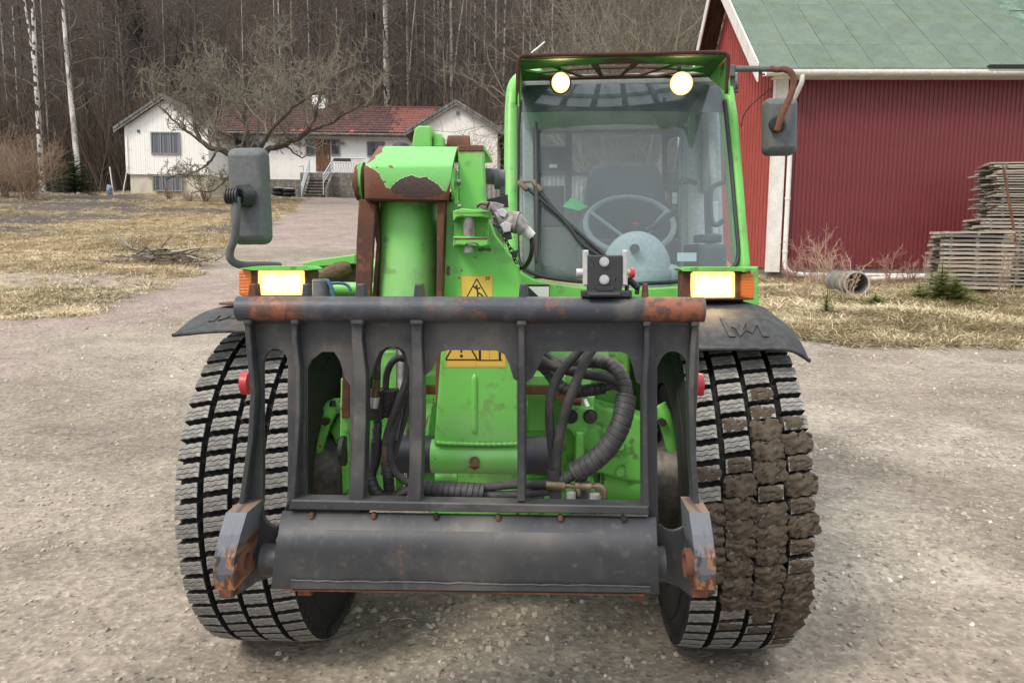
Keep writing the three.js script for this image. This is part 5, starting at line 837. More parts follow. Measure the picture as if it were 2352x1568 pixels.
// visor roof guard: plate with radial slots, lip and cheeks
const zf = -0.16, zr = -0.5, topY = L(1430, 126, zf).y;
{
  const xl = L(1192, 140, zf).x, xr = L(1674, 130, zf).x, xm = (xl + xr) / 2 - 0.02;
  const C = [xm, zr + 0.04 - 0.18], holes = [], arc = (r0, r1, a0, a1) => { const p = []; for (const [r, s] of [[r0, 1], [r1, -1]]) for (let i = 0; i <= 4; i++) { const a = s > 0 ? lerp(a0, a1, i / 4) : lerp(a1, a0, i / 4); p.push(V2(C[0] + Math.sin(a) * r * 1.55, C[1] + Math.cos(a) * r)); } return p; };
  for (let i = 0; i < 7; i++) holes.push(arc(0.2, 0.31, (i - 3) * 0.25 - 0.1, (i - 3) * 0.25 + 0.1));
  for (let i = 0; i < 5; i++) holes.push(arc(0.328, 0.385, (i - 2) * 0.25 - 0.1, (i - 2) * 0.25 + 0.1));
  const g = extr([V2(xl, zr), V2(xr, zr), V2(xr, zf - 0.02), V2(xr - 0.02, zf), V2(xl + 0.02, zf), V2(xl, zf - 0.02)], 0, 0.008, 0.001, holes).rotateX(Math.PI / 2).scale(1, -1, 1);
  const pos = g.attributes.position; for (let i = 0; i < pos.count; i++) pos.setY(i, pos.getY(i) + topY);
  const gg = flat(g); gg.computeVertexNormals();
  // green darkened to paint in the underside shade; paint worn to brown mid-plate
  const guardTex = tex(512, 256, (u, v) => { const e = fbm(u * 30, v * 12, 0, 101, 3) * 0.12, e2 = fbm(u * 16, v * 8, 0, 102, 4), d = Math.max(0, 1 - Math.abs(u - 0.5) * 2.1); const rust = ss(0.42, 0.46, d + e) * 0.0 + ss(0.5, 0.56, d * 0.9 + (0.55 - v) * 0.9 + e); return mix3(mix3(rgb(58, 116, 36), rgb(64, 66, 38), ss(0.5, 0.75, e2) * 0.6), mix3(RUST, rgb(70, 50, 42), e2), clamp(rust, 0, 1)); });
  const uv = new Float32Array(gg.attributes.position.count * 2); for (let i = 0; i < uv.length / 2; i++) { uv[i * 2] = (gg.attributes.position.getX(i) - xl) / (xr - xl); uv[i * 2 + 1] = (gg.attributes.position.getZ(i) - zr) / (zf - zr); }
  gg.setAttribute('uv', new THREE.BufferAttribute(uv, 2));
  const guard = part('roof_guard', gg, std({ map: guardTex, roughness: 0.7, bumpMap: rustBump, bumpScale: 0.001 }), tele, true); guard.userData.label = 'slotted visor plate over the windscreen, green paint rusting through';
  part('guard_lip', [sweep([L(1189, 240, zf - 0.03), L(1190, 150, zf + 0.002), L(1194, 132, zf + 0.006), L(1206, 128, zf + 0.006), L(1430, 124, zf + 0.006), L(1650, 120, zf + 0.006), L(1668, 122, zf + 0.006), L(1674, 134, zf + 0.002), L(1669, 215, zf - 0.03)], (t, a) => 0.0075, 140, 8, 0.05)], M.rustDark, guard);
  for (const [xa, xb, yb] of [[1189, 1197, 244], [1674, 1666, 218]]) { const a = L(xa, 132, zf), b = L(xa, yb, zf - 0.02), c = V(a.x, topY, zr), d = V(a.x, L(xb, yb - 40, zr).y, zr); const g2 = new THREE.BufferGeometry(), P = []; for (const k of [0, 0.005]) P.push(a.x + k, a.y, a.z, b.x + k, b.y, b.z, c.x + k, c.y, c.z, d.x + k, d.y, d.z); g2.setAttribute('position', new THREE.Float32BufferAttribute(P, 3)); g2.setIndex([0, 1, 2, 2, 1, 3, 4, 6, 5, 5, 6, 7, 0, 4, 1, 1, 4, 5, 1, 5, 3, 3, 5, 7, 0, 2, 4, 2, 6, 4]); g2.setAttribute('uv', new THREE.Float32BufferAttribute(new Float32Array(16), 2)); const g3 = g2.toNonIndexed(); g3.computeVertexNormals(); part('guard_cheek', g3, M.greenDirty, guard); }
  // cab roof behind, with the barred skylight
  const ry = topY + 0.02, rz0 = zr - 0.02, rz1 = -1.62, rxl = L(1186, 200, -0.55).x, rxr = L(1690, 200, -0.55).x;
  const sk = []; for (let i = 0; i < 4; i++) { const x0 = lerp(rxl, rxr, 0.14 + i * 0.19), x1 = x0 + (rxr - rxl) * 0.15; sk.push([V2(x0, rz0 - 0.1), V2(x1, rz0 - 0.1), V2(x1, rz0 - 0.42), V2(x0, rz0 - 0.42)]); }
  const rg = flat(extr([V2(rxl, rz1), V2(rxr, rz1), V2(rxr, rz0), V2(rxl, rz0)], 0, 0.05, 0.01, sk).rotateX(Math.PI / 2).scale(1, -1, 1).translate(0, ry, 0)); rg.computeVertexNormals();
  part('cab_roof', rg, M.grey);
  part('roof_rail', [rod(V(rxl, ry - 0.06, rz0), V(rxr, ry - 0.06, rz0), 0.014), rod(V(rxl, ry - 0.085, rz0 + 0.02), V(rxr, ry - 0.085, rz0 + 0.02), 0.005)], M.plastic);
  // rear frame
  const rp = (x, y) => L(x, y, -1.6);
  part('rear_frame', [plate([[1200, 240], [1660, 240], [1660, 640], [1200, 640]], -1.6, 0.04, 0.004, [[[1240, 303], [1300, 303], [1300, 470], [1240, 470]], [[1312, 303], [1524, 303], [1524, 480], [1312, 480]], smooth([[1532, 330], [1548, 312], [1566, 312], [1580, 335], [1580, 400], [1580, 520], [1556, 528], [1534, 520], [1532, 420]], 4)])], M.plastic);
  part('rear_pane', [plate([[1242, 305], [1578, 305], [1578, 518], [1242, 478]], -1.615, 0.003)], M.pane);
  part('side_pillar', [skin([[250, 1586, 1612], [420, 1584, 1616], [640, 1580, 1622]].map(([y, a, b]) => [L(a, y, -1.2), L((a + b) / 2, y, -1.17), L(b, y, -1.2)]), 0.05), skin([[250, 1630, 1652], [420, 1634, 1658], [640, 1640, 1664]].map(([y, a, b]) => [L(a, y, -0.95), L((a + b) / 2, y, -0.93), L(b, y, -0.95)]), 0.04)], M.greyLight);
  part('side_wall', [(() => { const x = rxr + 0.01; return box(x, (ry + 1.0) / 2 + 0.35, -1.2, 0.03, 0.5, 0.5); })()], M.grey);
  part('rear_pillar', [box(rxl + 0.02, (ry + 1) / 2, -1.56, 0.06, ry - 1, 0.08, 0.01), box(rxr - 0.02, (ry + 1) / 2, -1.56, 0.06, ry - 1, 0.08, 0.01)], M.grey);
  part('work_window', [box(rxr + 0.05, L(1704, 300, -1).y, -0.9, 0.02, 0.5, 0.02), box(rxr + 0.05, L(1704, 206, -0.9).y, -1.05, 0.02, 0.02, 0.3)], M.black);
}
// interior
const seat = part('seat_back', [(() => { const pts = smooth([[1342, 470], [1348, 420], [1356, 390], [1376, 376], [1430, 372], [1490, 373], [1510, 382], [1522, 410], [1534, 470], [1548, 560], [1510, 600], [1360, 600], [1330, 560]], 5); return plate(pts, -0.98, 0.12, 0.02); })()], M.seat);
part('seat_cushion', [box(L(1440, 600, -0.8).x, L(1440, 580, -0.8).y, -0.8, 0.42, 0.12, 0.4, 0.03)], M.seat, seat);
part('head_console', [blockPx(1232, 336, 1302, 392, -1.5, 0.1, 0.008), blockPx(1244, 426, 1296, 520, -1.3, 0.12, 0.01)], M.black);
part('console_label', [blockPx(1262, 377, 1280, 385, -1.496, 0.003, 0)], M.white);
const sw = (() => { const c = L(1446, 512, -0.62), g = new THREE.TorusGeometry(0.182, 0.0125, 12, 60).rotateX(-0.85); return part('steering_wheel', [g.translate(c.x, c.y - 0.005, c.z), rod(c.clone().add(V(-0.16, 0.05, -0.05)), L(1462, 566, -0.5), 0.008), rod(c.clone().add(V(0.16, 0.05, -0.05)), L(1462, 566, -0.5), 0.008)], M.grey); })();
const dash = part('dash_cowl', [(() => { const c = L(1462, 590, -0.42); return [new THREE.SphereGeometry(0.135, 28, 16, 0, 7, 0, 1.6).scale(1.0, 1.12, 0.75).translate(c.x, c.y - 0.05, c.z), rod(c.clone().add(V(0, -0.05, 0)), c.clone().add(V(0, -0.3, 0)), 0.135, 0.15, 28), box(c.x + 0.09, c.y - 0.09, c.z - 0.02, 0.16, 0.12, 0.14, 0.03)]; })()], M.greyLight);
part('dash_button', [rodPx([1460, 516, -0.44], [1460, 511, -0.44], 9)], M.red, dash);
part('dash_knob', [hexPx(1457, 571, -0.325, 11, 0.03, 18)], M.black, dash);
part('lever', [tubePx([[1482, 530, -0.45], [1510, 515, -0.45], [1528, 500, -0.48], [1546, 490, -0.5]], 7)], M.black);
part('phone_holder', [blockPx(1535, 392, 1560, 440, -0.9, 0.04, 0.006), tubePx([[1556, 420, -0.92], [1580, 416, -0.95], [1596, 420, -1]], 7), blockPx(1542, 440, 1558, 470, -0.88, 0.02, 0.004)], M.black);
part('phone_screen', [blockPx(1544, 442, 1556, 468, -0.878, 0.004, 0)], M.greyLight);
part('grab_handle', [tubePx([[1660, 418, -0.7], [1640, 428, -0.68], [1632, 446, -0.67], [1634, 500, -0.66], [1644, 516, -0.66], [1664, 506, -0.66]], 6, 60)], M.plastic);
part('paper_note', [blockPx(1556, 580, 1600, 600, -0.34, 0.002, 0)], M.white);
part('paper_note', [plate([[1292, 474], [1314, 452], [1352, 474], [1330, 484]], -0.8, 0.002)], std({ c: [0.12, 0.62, 0.2], roughness: 0.8 }));
part('side_console', [blockPx(1606, 560, 1672, 660, -0.6, 0.4, 0.02), blockPx(1612, 538, 1660, 556, -0.7, 0.2, 0.01)], M.plastic);
part('side_papers', [blockPx(1638, 462, 1650, 536, -0.85, 0.01), blockPx(1520, 440, 1532, 500, -1.4, 0.01)], M.white);
part('strobe', [(() => { const a = L(1274, 235, -0.7); return new THREE.SphereGeometry(0.05, 18, 12).scale(1, 0.75, 1).translate(a.x, a.y + 0.005, a.z); })()], M.black);
// wipers on the outside of the glass
const wz = 0.045, wip = pts => pts.map(([x, y]) => { const q = onScreen(x, y, wz); return q; });
const wiper = part('wiper_arm', [sweep(wip([[1196, 419], [1216, 436], [1300, 508], [1404, 600]]), 0.007, 20, 8), sweep(wip([[1228, 418], [1246, 448], [1310, 524], [1340, 562], [1396, 600]]), 0.007, 20, 8)], M.black);
part('wiper_joint', [sweep(wip([[1190, 418], [1212, 436]]), 0.011, 4, 10), sweep(wip([[1224, 415], [1244, 440]]), 0.011, 4, 10), sweep(wip([[1192, 418], [1226, 416]]), 0.005, 4, 8)], std({ c: [0.16, 0.115, 0.08], roughness: 0.7 }), wiper);
part('wiper_blade', [sweep(wip([[1232, 280], [1232, 360], [1233, 440], [1233, 520], [1232, 604]]), t => 0.005 + 0.006 * Math.sin(Math.PI * t) ** 0.6, 40, 8)], M.black, wiper);
part('maker_plate', [blockPx(1208, 653, 1262, 684, -0.222, 0.001, 0)], M.black);
part('maker_plate_panel', [plate([[1213, 658], [1261, 658], [1261, 683], [1240, 683]], -0.2205, 0.0008)], M.white);
part('aerial', [tubePx([[1220, 122, -0.5], [1236, 110, -0.5], [1252, 96, -0.5]], 2.5, 10, 6)], M.zinc);

// ----- lamps
const glow = std({ c: [0.8, 0.75, 0.6], roughness: 0.3, emissive: new THREE.Color(1, 0.86, 0.55), emissiveIntensity: 2.4 });
const glowRim = std({ c: [0.7, 0.45, 0.2], roughness: 0.3, emissive: new THREE.Color(1, 0.55, 0.16), emissiveIntensity: 0.95 });
const glowLens = std({ c: [0.8, 0.72, 0.5], roughness: 0.25, emissive: new THREE.Color(1, 1, 1), emissiveIntensity: 1.25, emissiveMap: tex(256, 256, (u, v) => { const n = nz(u, v, 9, 111, 4), q = Math.max(Math.exp(-(((u - 0.33) / 0.22) ** 2 + ((v - 0.5) / 0.34) ** 2)), Math.exp(-(((u - 0.72) / 0.2) ** 2 + ((v - 0.5) / 0.34) ** 2))); return mix3([0.95, 0.66, 0.26], [1, 0.97, 0.88], ss(0.15, 0.75, q + (n - 0.5) * 0.7)); }) });   // two hot filaments behind pressed glass
function beam(p, i) { const l = new THREE.SpotLight(0xffd9a0, i, 0, 1.2, 0.6); l.position.copy(p); l.target.position.copy(p).add(V(0, -0.12, 1)); l.castShadow = true; l.shadow.radius = 2; l.name = 'lamp_light'; l.target.name = 'lamp_aim'; tele.add(l, l.target); }
for (const [x, y, rx, ry, tiltZ] of [[1288, 190, 21, 23, 0], [1565, 192, 26, 26, -0.5]]) {
  const c = L(x, y, -0.26), s = S(x, y, -0.26), lamp = part('work_lamp', [lathe([[0.001, -0.05], [0.02, -0.045], [s * 21, -0.02], [s * 25, 0], [s * 22, 0.002]], 28, c.clone().add(V(0, 0, -0.004)), c.clone().add(V(0, -0.15, 1))), rod(c.clone().add(V(0, 0.0, -0.04)), V(c.x, topY - 0.002, c.z - 0.05), 0.008)], M.black);
  const disc = (k, dz) => new THREE.SphereGeometry(1, 32, 16).scale(rx * s * k, ry * s * k, 0.008).rotateX(0.15).rotateZ(tiltZ).translate(c.x, c.y, c.z + dz);
  part('reflector', [disc(1, 0.004)], glowRim, lamp); part('lamp_lens', [disc(0.84, 0.009)], glow, lamp);
  beam(c.clone().add(V(0, -0.004, 0.03)), 0.3);
}
// headlamps in folded steel boxes on the mudguards
for (const f of [{ z: 0.08, lens: [594, 622, 696, 676], box: [578, 614, 712, 684], amb: [547, 620, 575, 678], bar: [576, 622, 590, 682] }, { z: 0.06, lens: [1590, 626, 1686, 683], box: [1568, 616, 1708, 692], amb: [1702, 628, 1732, 684], bar: [1690, 624, 1702, 688] }]) {
  const [a, b, c, d] = f.box, [e, g, h, i] = f.lens, left = a < 1000;
  const hd = part('headlamp', [plate([[a, b + 10], [a + 12, b], [c - 12, b], [c, b + 10], [c, d], [a, d]], f.z, 0.1, 0.002, [[[e - 6, g - 4], [h + 6, g - 4], [h + 6, i + 3], [e - 6, i + 3]]]), blockPx(e - 6, g - 4, h + 6, i + 3, f.z - 0.06, 0.01)], M.rust);
  part('visor', [plate([[left ? a - 30 : a - 4, b + 2], [a + 10, b - 3], [c - 10, b - 3], [left ? c + 2 : c + 30, b + 4], [c, b + 7], [a, b + 7]], f.z + 0.03, 0.14, 0.001)], M.greenDirty, hd);
  const lensG = geo(plate(smooth([[e, g + 8], [e + 8, g], [h - 8, g], [h, g + 8], [h, i - 8], [h - 8, i], [e + 8, i], [e, i - 8]], 3), f.z - 0.012, 0.012, 0.002)); lensG.computeBoundingBox();
  { const bb = lensG.boundingBox, P = lensG.attributes.position, U = lensG.attributes.uv; for (let k = 0; k < P.count; k++) U.setXY(k, (P.getX(k) - bb.min.x) / (bb.max.x - bb.min.x), (P.getY(k) - bb.min.y) / (bb.max.y - bb.min.y)); }
  part('lamp_lens', lensG, glowLens, hd, true);
  part('lens_flute', Array.from({ length: 9 }, (_, k) => { const x = lerp(e + 9, h - 9, k / 8); return rod(L(x, g + 5, f.z - 0.0125), L(x, i - 5, f.z - 0.0125), 0.0032, 0.0032, 8); }), std({ c: [0.8, 0.72, 0.5], roughness: 0.2, emissive: new THREE.Color(1, 0.82, 0.5), emissiveIntensity: 0.85 }), hd);
  part('lens_rim', [sweep([...smooth([[e, g + 8], [e + 8, g], [h - 8, g], [h, g + 8], [h, i - 8], [h - 8, i], [e + 8, i], [e, i - 8]], 3), [e, g + 8]].map(p => L(p[0], p[1], f.z - 0.008)), 0.0045, 60, 6)], glowRim, hd);
  const am = part('turn_signal', [plate(smooth([[f.amb[0], f.amb[1] + 8], [f.amb[0] + 5, f.amb[1]], [f.amb[2], f.amb[1]], [f.amb[2], f.amb[3]], [f.amb[0] + 5, f.amb[3]], [f.amb[0], f.amb[3] - 8]], 3), f.z + 0.01, 0.05, 0.006)], M.amber);
  part('lens_ridge', Array.from({ length: 7 }, (_, k) => { const y = lerp(f.amb[1] + 7, f.amb[3] - 7, k / 6); return rod(L(f.amb[0] + 2, y, f.z + 0.0095), L(f.amb[2] - 2, y, f.z + 0.0095), 0.0016, 0.0016, 6); }), M.amber, am);
  part('lamp_bracket', [blockPx(...f.bar, f.z + 0.005, 0.06)], M.rust, hd);
  beam(L((e + h) / 2, (g + i) / 2, f.z + 0.012), 0.2);
}
// ----- mudguards
function fender(x0, x1, a0, a1, xOut, side) {
  const R = 0.625, rows = [], n = 16;
  for (let i = 0; i <= n; i++) { const a = lerp(a0, a1, i / n) * Math.PI / 180, row = []; for (let j = 0; j <= 10; j++) { const t = j / 10, e = Math.max(0, (t - 0.8) / 0.2), drop = (side > 0 ? 0.05 : 0.025) * e * e + 0.02 * Math.max(0, 0.15 - t) / 0.15; const fl = side * 0.05 * ss(0, 1, i / n) * t; const rr = R - drop; row.push(V(lerp(x0, x1, t) + fl, TR + Math.cos(a) * rr, Math.sin(a) * rr)); } rows.push(side > 0 ? row : row.reverse()); }
  return rows;
}
const fR = fender(0.44, 0.9, -32, 36, 0, 1), fL = Array.from({ length: 17 }, (_, i) => { const z = lerp(-0.34, 0.36, i / 16); return Array.from({ length: 11 }, (_, j) => { const t = j / 10; return V(lerp(-1.01, -0.5, t) + 0.03 * (i / 16), 1.158 - 0.42 * Math.max(0, z) ** 2 - 0.3 * Math.min(0, z + 0.1) ** 2 - 0.012 * Math.max(0, 0.25 - t) / 0.25 * (i / 16), z); }); });
const fenderMat = std({ c: [0.08, 0.088, 0.1], map: dustTex, roughness: 0.75, bumpMap: grainBump, bumpScale: 0.0004 });
for (const [g, s] of [[fR, 1], [fL, -1]]) {
  const fd = part('mudguard', [skin(g, 0.006)], fenderMat), edge = g[g.length - 1].map(q => q.clone().add(V(0, 0, 0.001)));
  part('edge_bead', [sweep(edge, 0.006, 40, 8)], fenderMat, fd);
  // raised folded-ribbon emblem
  const on = (u, v) => { const i = clamp(v, 0, 1) * 16, i0 = Math.min(15, Math.floor(i)), f = i - i0, j = clamp(u, 0, 1) * 10, j0 = Math.min(9, Math.floor(j)), h = j - j0; const A = g[i0][j0].clone().lerp(g[i0][j0 + 1], h), B = g[i0 + 1][j0].clone().lerp(g[i0 + 1][j0 + 1], h); return A.lerp(B, f); };
  const nrm = (u, v) => { const a = on(u + 0.01, v).sub(on(u - 0.01, v)), b = on(u, v + 0.01).sub(on(u, v - 0.01)); return b.cross(a).normalize(); };
  const mark = [[[0, 0], [0.14, 0], [0.4, 0.42], [0.26, 0.62], [0.16, 0.5], [0.2, 1], [0.04, 1]], [[0.26, 0.62], [0.44, 0.28], [0.6, 0.3], [0.42, 0.72], [0.5, 0.72], [0.3, 1]], [[0.62, 0.28], [0.74, 0.1], [1, 0.02], [1, 1], [0.86, 1], [0.84, 0.42], [0.64, 0.86], [0.52, 0.7]]];
  for (const q of mark) { const u0 = s > 0 ? 0.53 : 0.14, du = 0.24, pts = q.map(([x, y]) => { const U = u0 + du * x, W = s > 0 ? 0.78 + y * 0.15 : 0.7 + y * 0.17; const p = on(U, W), nn = nrm(U, W); if (nn.y < 0) nn.negate(); return [p.clone().addScaledVector(nn, 0.0006), p.clone().addScaledVector(nn, 0.0045)]; });
    const flat2 = THREE.ShapeUtils.triangulateShape(q.map(p => V2(...p)), []), P = []; for (const t of flat2) for (const k of t) { const p = pts[k][1]; P.push(p.x, p.y, p.z); } for (let k = 0; k < pts.length; k++) { const A = pts[k], B = pts[(k + 1) % pts.length]; for (const p of [A[0], A[1], B[0], B[0], A[1], B[1]]) P.push(p.x, p.y, p.z); }
    const eg = new THREE.BufferGeometry(); eg.setAttribute('position', new THREE.Float32BufferAttribute(P, 3)); eg.setAttribute('uv', new THREE.Float32BufferAttribute(new Float32Array(P.length / 3 * 2), 2)); eg.computeVertexNormals(); part('emblem', eg, fenderMat, fd); }
  const c = on(s > 0 ? 0.56 : 0.3, s > 0 ? 0.5 : 0.45), nn = nrm(0.4, 0.4); if (nn.y < 0) nn.negate();
  part('lamp_base', [new THREE.CylinderGeometry(0.15, 0.15, 0.006, 40).scale(1, 1, 0.62).applyQuaternion(qOf(Y, nn)).translate(c.x, c.y + 0.008, c.z)], M.rust, fd);
}
// ----- mirrors
{
  const mr = (x0, y0, x1, y1, z, lean) => { const a = L(x0, y0, z), b = L(x1, y1, z), w = Math.abs(b.x - a.x), h = Math.abs(a.y - b.y), g = new RoundedBoxGeometry(w, h, 0.07, 5, 0.03), p = g.attributes.position; for (let i = 0; i < p.count; i++) { const fx = p.getX(i) / w * 2, fy = p.getY(i) / h * 2; if (p.getZ(i) > 0) p.setZ(i, p.getZ(i) + 0.03 * (1 - Math.max(fx * fx, fy * fy))); p.setX(i, p.getX(i) + lean * p.getY(i)); } g.computeVertexNormals(); return g.translate((a.x + b.x) / 2, (a.y + b.y) / 2, z - 0.03); };
  const ml = part('mirror', [mr(517, 338, 617, 561, 0.05, 0.0)], M.plastic), cl = part('mirror_clamp', [rodPx([548, 450, 0.1], [572, 450, 0.07], 24, 26, 20)], M.black, ml);
  part('clamp_cap', [0, 1, 2, 3, 4].map(k => rodPx([520 + k * 6, 450, 0.12], [523.5 + k * 6, 450, 0.12], 18, 18, 20)), M.black, ml);
  part('mirror_arm', [tubePx([[543, 452, 0.12], [542, 500, 0.12], [538, 545, 0.11], [528, 575, 0.1], [530, 596, 0.09], [552, 608, 0.06], [600, 609, 0.0], [640, 610, -0.1]], 9, 80, 12)], M.plastic, ml);
  const mR = part('mirror', [mr(1757, 223, 1833, 355, -0.45, -0.01)], M.plastic);
  part('mirror_clamp', [blockPx(1776, 278, 1802, 294, -0.4, 0.05, 0.004), rodPx([1786, 286, -0.43], [1786, 286, -0.4], 20, 16, 20)], M.black, mR);
  part('mirror_arm', [tubePx([[1800, 158, -0.42], [1816, 165, -0.4], [1824, 185, -0.39], [1816, 220, -0.385], [1798, 260, -0.38], [1784, 302, -0.38]], 7.5, 60, 12), tubePx([[1770, 157, -0.44], [1786, 160, -0.43], [1802, 158, -0.42]], 7, 12, 10)], M.rust, mR);
  part('mirror_stay', [rodPx([1676, 158, -0.46], [1790, 158, -0.44], 7, 7, 12), blockPx(1672, 148, 1690, 175, -0.44, 0.05), blockPx(1668, 175, 1690, 205, -0.46, 0.04)], M.plastic);
}

// ----- axle, knuckles, frame and underbody behind the carriage
const axle = part('front_axle', [
  sweep([L(1205, 1000, 0.02), L(1300, 1000, 0.03), L(1380, 1010, 0.02), L(1440, 1040, 0), L(1492, 1070, -0.02)], (t, a) => lerp(0.115, 0.085, t) * (1 + 0.06 * Math.cos(2 * a)), 40, 20),
  sweep([L(1000, 1000, 0.0), L(900, 1000, 0.0), L(800, 1020, 0), L(720, 1050, -0.02)], (t) => lerp(0.115, 0.085, t), 40, 20),
  plate([[1220, 916], [1300, 910], [1440, 948], [1478, 958], [1478, 1110], [1430, 1104], [1380, 1088], [1290, 1090], [1220, 1090]], 0.1, 0.12, 0.012),
  box(0, 0.42, -0.05, 0.5, 0.2, 0.2, 0.03)], M.greenDirty);
part('axle_boss', [rodPx([1215, 890, 0.2], [1262, 890, 0.2], 30, 30, 20), blockPx(1212, 866, 1258, 990, 0.17, 0.1, 0.008)], M.green, axle);
const brk = part('axle_bracket', [plate([[1300, 946], [1308, 938], [1362, 938], [1368, 946], [1368, 978], [1352, 988], [1342, 1006], [1342, 1100], [1366, 1116], [1366, 1130], [1298, 1130], [1300, 1108], [1320, 1092], [1322, 1006], [1312, 990], [1298, 980]], 0.24, 0.1, 0.008)], M.green);
part('bracket_web', [barPx([[1332, 992, 9], [1331, 1040, 9], [1330, 1096, 9]], 0.265, 0.04, 0.006)], M.green, brk);
for (const x of [1311, 1356]) part('bracket_bolt', [hexPx(x, 956, 0.238, 17, 0.008, 20), hexPx(x, 956, 0.245, 14, 0.022)], M.boltDark, brk);
{ // cast letters on the web, raised
  for (let i = 0; i < 7; i++) { const y = 1006 + i * 8; part('cast_mark', [blockPx(1328, y, 1337, y + 2, 0.2665, 0.004, 0), ...(i % 2 ? [blockPx(1328, y, 1330, y + 5, 0.2665, 0.004, 0)] : [blockPx(1335, y, 1337, y + 5, 0.2665, 0.004, 0)])], M.green, brk); }
}
for (const [x, y] of [[1424, 1022], [1424, 1082], [1292, 1052]]) part('axle_bolt', [hexPx(x, y, 0.1, 13, 0.006, 20), hexPx(x, y, 0.104, 11, 0.018)], M.green, axle);
for (const s of [1, -1]) {                                   // steering knuckles inside each wheel
  const arm = s > 0 ? [[1512, 930, 0.12], [1528, 960, 0.13], [1540, 1000, 0.12], [1548, 1050, 0.1], [1552, 1110, 0.06]] : [[788, 932, 0.16], [764, 934, 0.17], [746, 962, 0.17], [734, 1000, 0.15], [722, 1050, 0.12], [716, 1120, 0.08]];
  const web = s > 0 ? [[1500, 1040], [1516, 1060], [1540, 1096], [1556, 1120], [1558, 1150], [1548, 1160], [1520, 1152], [1498, 1130]] : [[802, 1030], [776, 1060], [752, 1100], [730, 1124], [714, 1150], [720, 1162], [770, 1150], [802, 1126]];
  const top = s > 0 ? [[1478, 968], [1500, 956], [1512, 990], [1500, 1040], [1478, 1060]] : [[806, 930], [772, 960], [758, 990], [772, 1030], [806, 1060]];
  const kn = part('steering_knuckle', [sweep(arm.map(p => L(...p)), t => 0.027 - 0.008 * t, 30, 12), plate(web, 0.14, 0.1, 0.012), plate(top, 0.1, 0.1, 0.012), rod(V(s * 0.36, 0.54, 0), V(s * 0.55, 0.54, 0), 0.075, 0.1, 24)], M.greenDirty);
  const a = s > 0 ? [1520, 968, 0.15] : [750, 966, 0.19], b = s > 0 ? [1506, 930, 0.13] : [764, 932, 0.19];
  part('knuckle_cap', hexPx(a[0], a[1], a[2], 10, 0.02), M.boltDark, kn); part('knuckle_cap', rod(L(...b), L(b[0], b[1] - 12, b[2]), 0.012, 0.008, 10), M.boltDark, kn);
  part('hub_drum', [rod(V(s * 0.53, 0.54, 0), V(s * 0.62, 0.54, 0), 0.17, 0.2, 36)], M.boltDark, kn);
}
part('side_guide', [plate([[782, 870], [800, 870], [800, 1060], [790, 1074], [780, 1000]], 0.62, 0.04, 0.004)], M.greenDirty);
part('guide_strip', [plate([[786, 850], [801, 850], [801, 960], [784, 960]], 0.63, 0.02, 0.002)], M.rust);
part('guide_washer', [rodPx([784, 1035, 0.64], [793, 1035, 0.64], 34, 34, 28), rodPx([776, 1035, 0.64], [786, 1035, 0.64], 9, 9, 6)], M.boltDark);
part('frame_cross', [blockPx(960, 862, 1300, 886, 0.3, 0.1), blockPx(1260, 800, 1360, 900, 0.18, 0.1, 0.01)], M.green);
part('frame_edge', [blockPx(960, 886, 1290, 906, 0.305, 0.03), plate([[1270, 900], [1330, 900], [1310, 930], [1290, 930]], 0.3, 0.03), blockPx(1318, 880, 1336, 932, 0.28, 0.05), blockPx(1312, 915, 1336, 925, 0.3, 0.05)], M.rust);
for (const a of [[1330, 910, 1366, 940, 0.2, 0.06], [874, 808, 912, 940, 0.3, 0.05], [1300, 790, 1400, 845, 0.1, 0.06]]) part('frame_post', blockPx(...a), M.green);
part('grease_line', [rodPx([1350, 935, 0.26], [1342, 918, 0.25], 6, 6, 10)], M.white);
part('chassis', [box(0, 0.78, -1.2, 0.86, 0.44, 2.2, 0.03), box(0, 0.62, -0.35, 0.72, 0.3, 0.5, 0.03)], M.greenDirty);
for (const x of [0.4, -0.4]) part('inner_arch', box(x, 0.92, -0.28, 0.12, 0.5, 0.5, 0.02), M.greenDirty);
part('bulkhead', [box(0, 0.85, -0.42, 1.5, 0.5, 0.04)], M.greenDirty);
part('belly_plate', [box(0, 0.46, -1.3, 0.8, 0.04, 1.6)], M.greenDirty);
part('lower_pipe', [rodPx([1000, 1096, 0.3], [1050, 1096, 0.3], 10, 10, 14), blockPx(1048, 1085, 1200, 1112, 0.26, 0.1, 0.004)], M.green);
part('rear_axle', [rod(V(-0.6, 0.54, -2.25), V(0.6, 0.54, -2.25), 0.09, 0.09, 16)], M.greenDirty);
// engine side: bonnet, pipe, reservoir
part('bonnet', [box(-0.64, L(760, 600, -0.9).y - 0.14, -1.5, 0.5, 0.3, 1.6, 0.05)], M.green);
part('bonnet_slope', [plate([[692, 604], [724, 596], [816, 584], [816, 606], [740, 612], [700, 612]], -0.55, 0.2, 0.004)], M.green);
part('rusty_box', [plate([[708, 612], [740, 608], [820, 604], [820, 652], [712, 650]], -0.62, 0.1, 0.01), rodPx([716, 648, -0.5], [800, 612, -0.58], 20, 20, 20)], std({ c: [0.22, 0.15, 0.09], map: dustTex, roughness: 0.9 }));
part('green_pipe', [rodPx([742, 662, 0.1], [874, 664, 0.1], 15, 15, 20)], M.green);
part('tank_shelf', [plate([[704, 676], [880, 676], [880, 720], [704, 720]], 0.08, 0.3, 0.004)], M.greenDirty);
const rsv = part('reservoir', [rodPx([737, 690, 0.3], [737, 646, 0.3], 19, 19, 20), rodPx([737, 646, 0.3], [737, 641, 0.3], 20, 18, 20)], M.plastic);
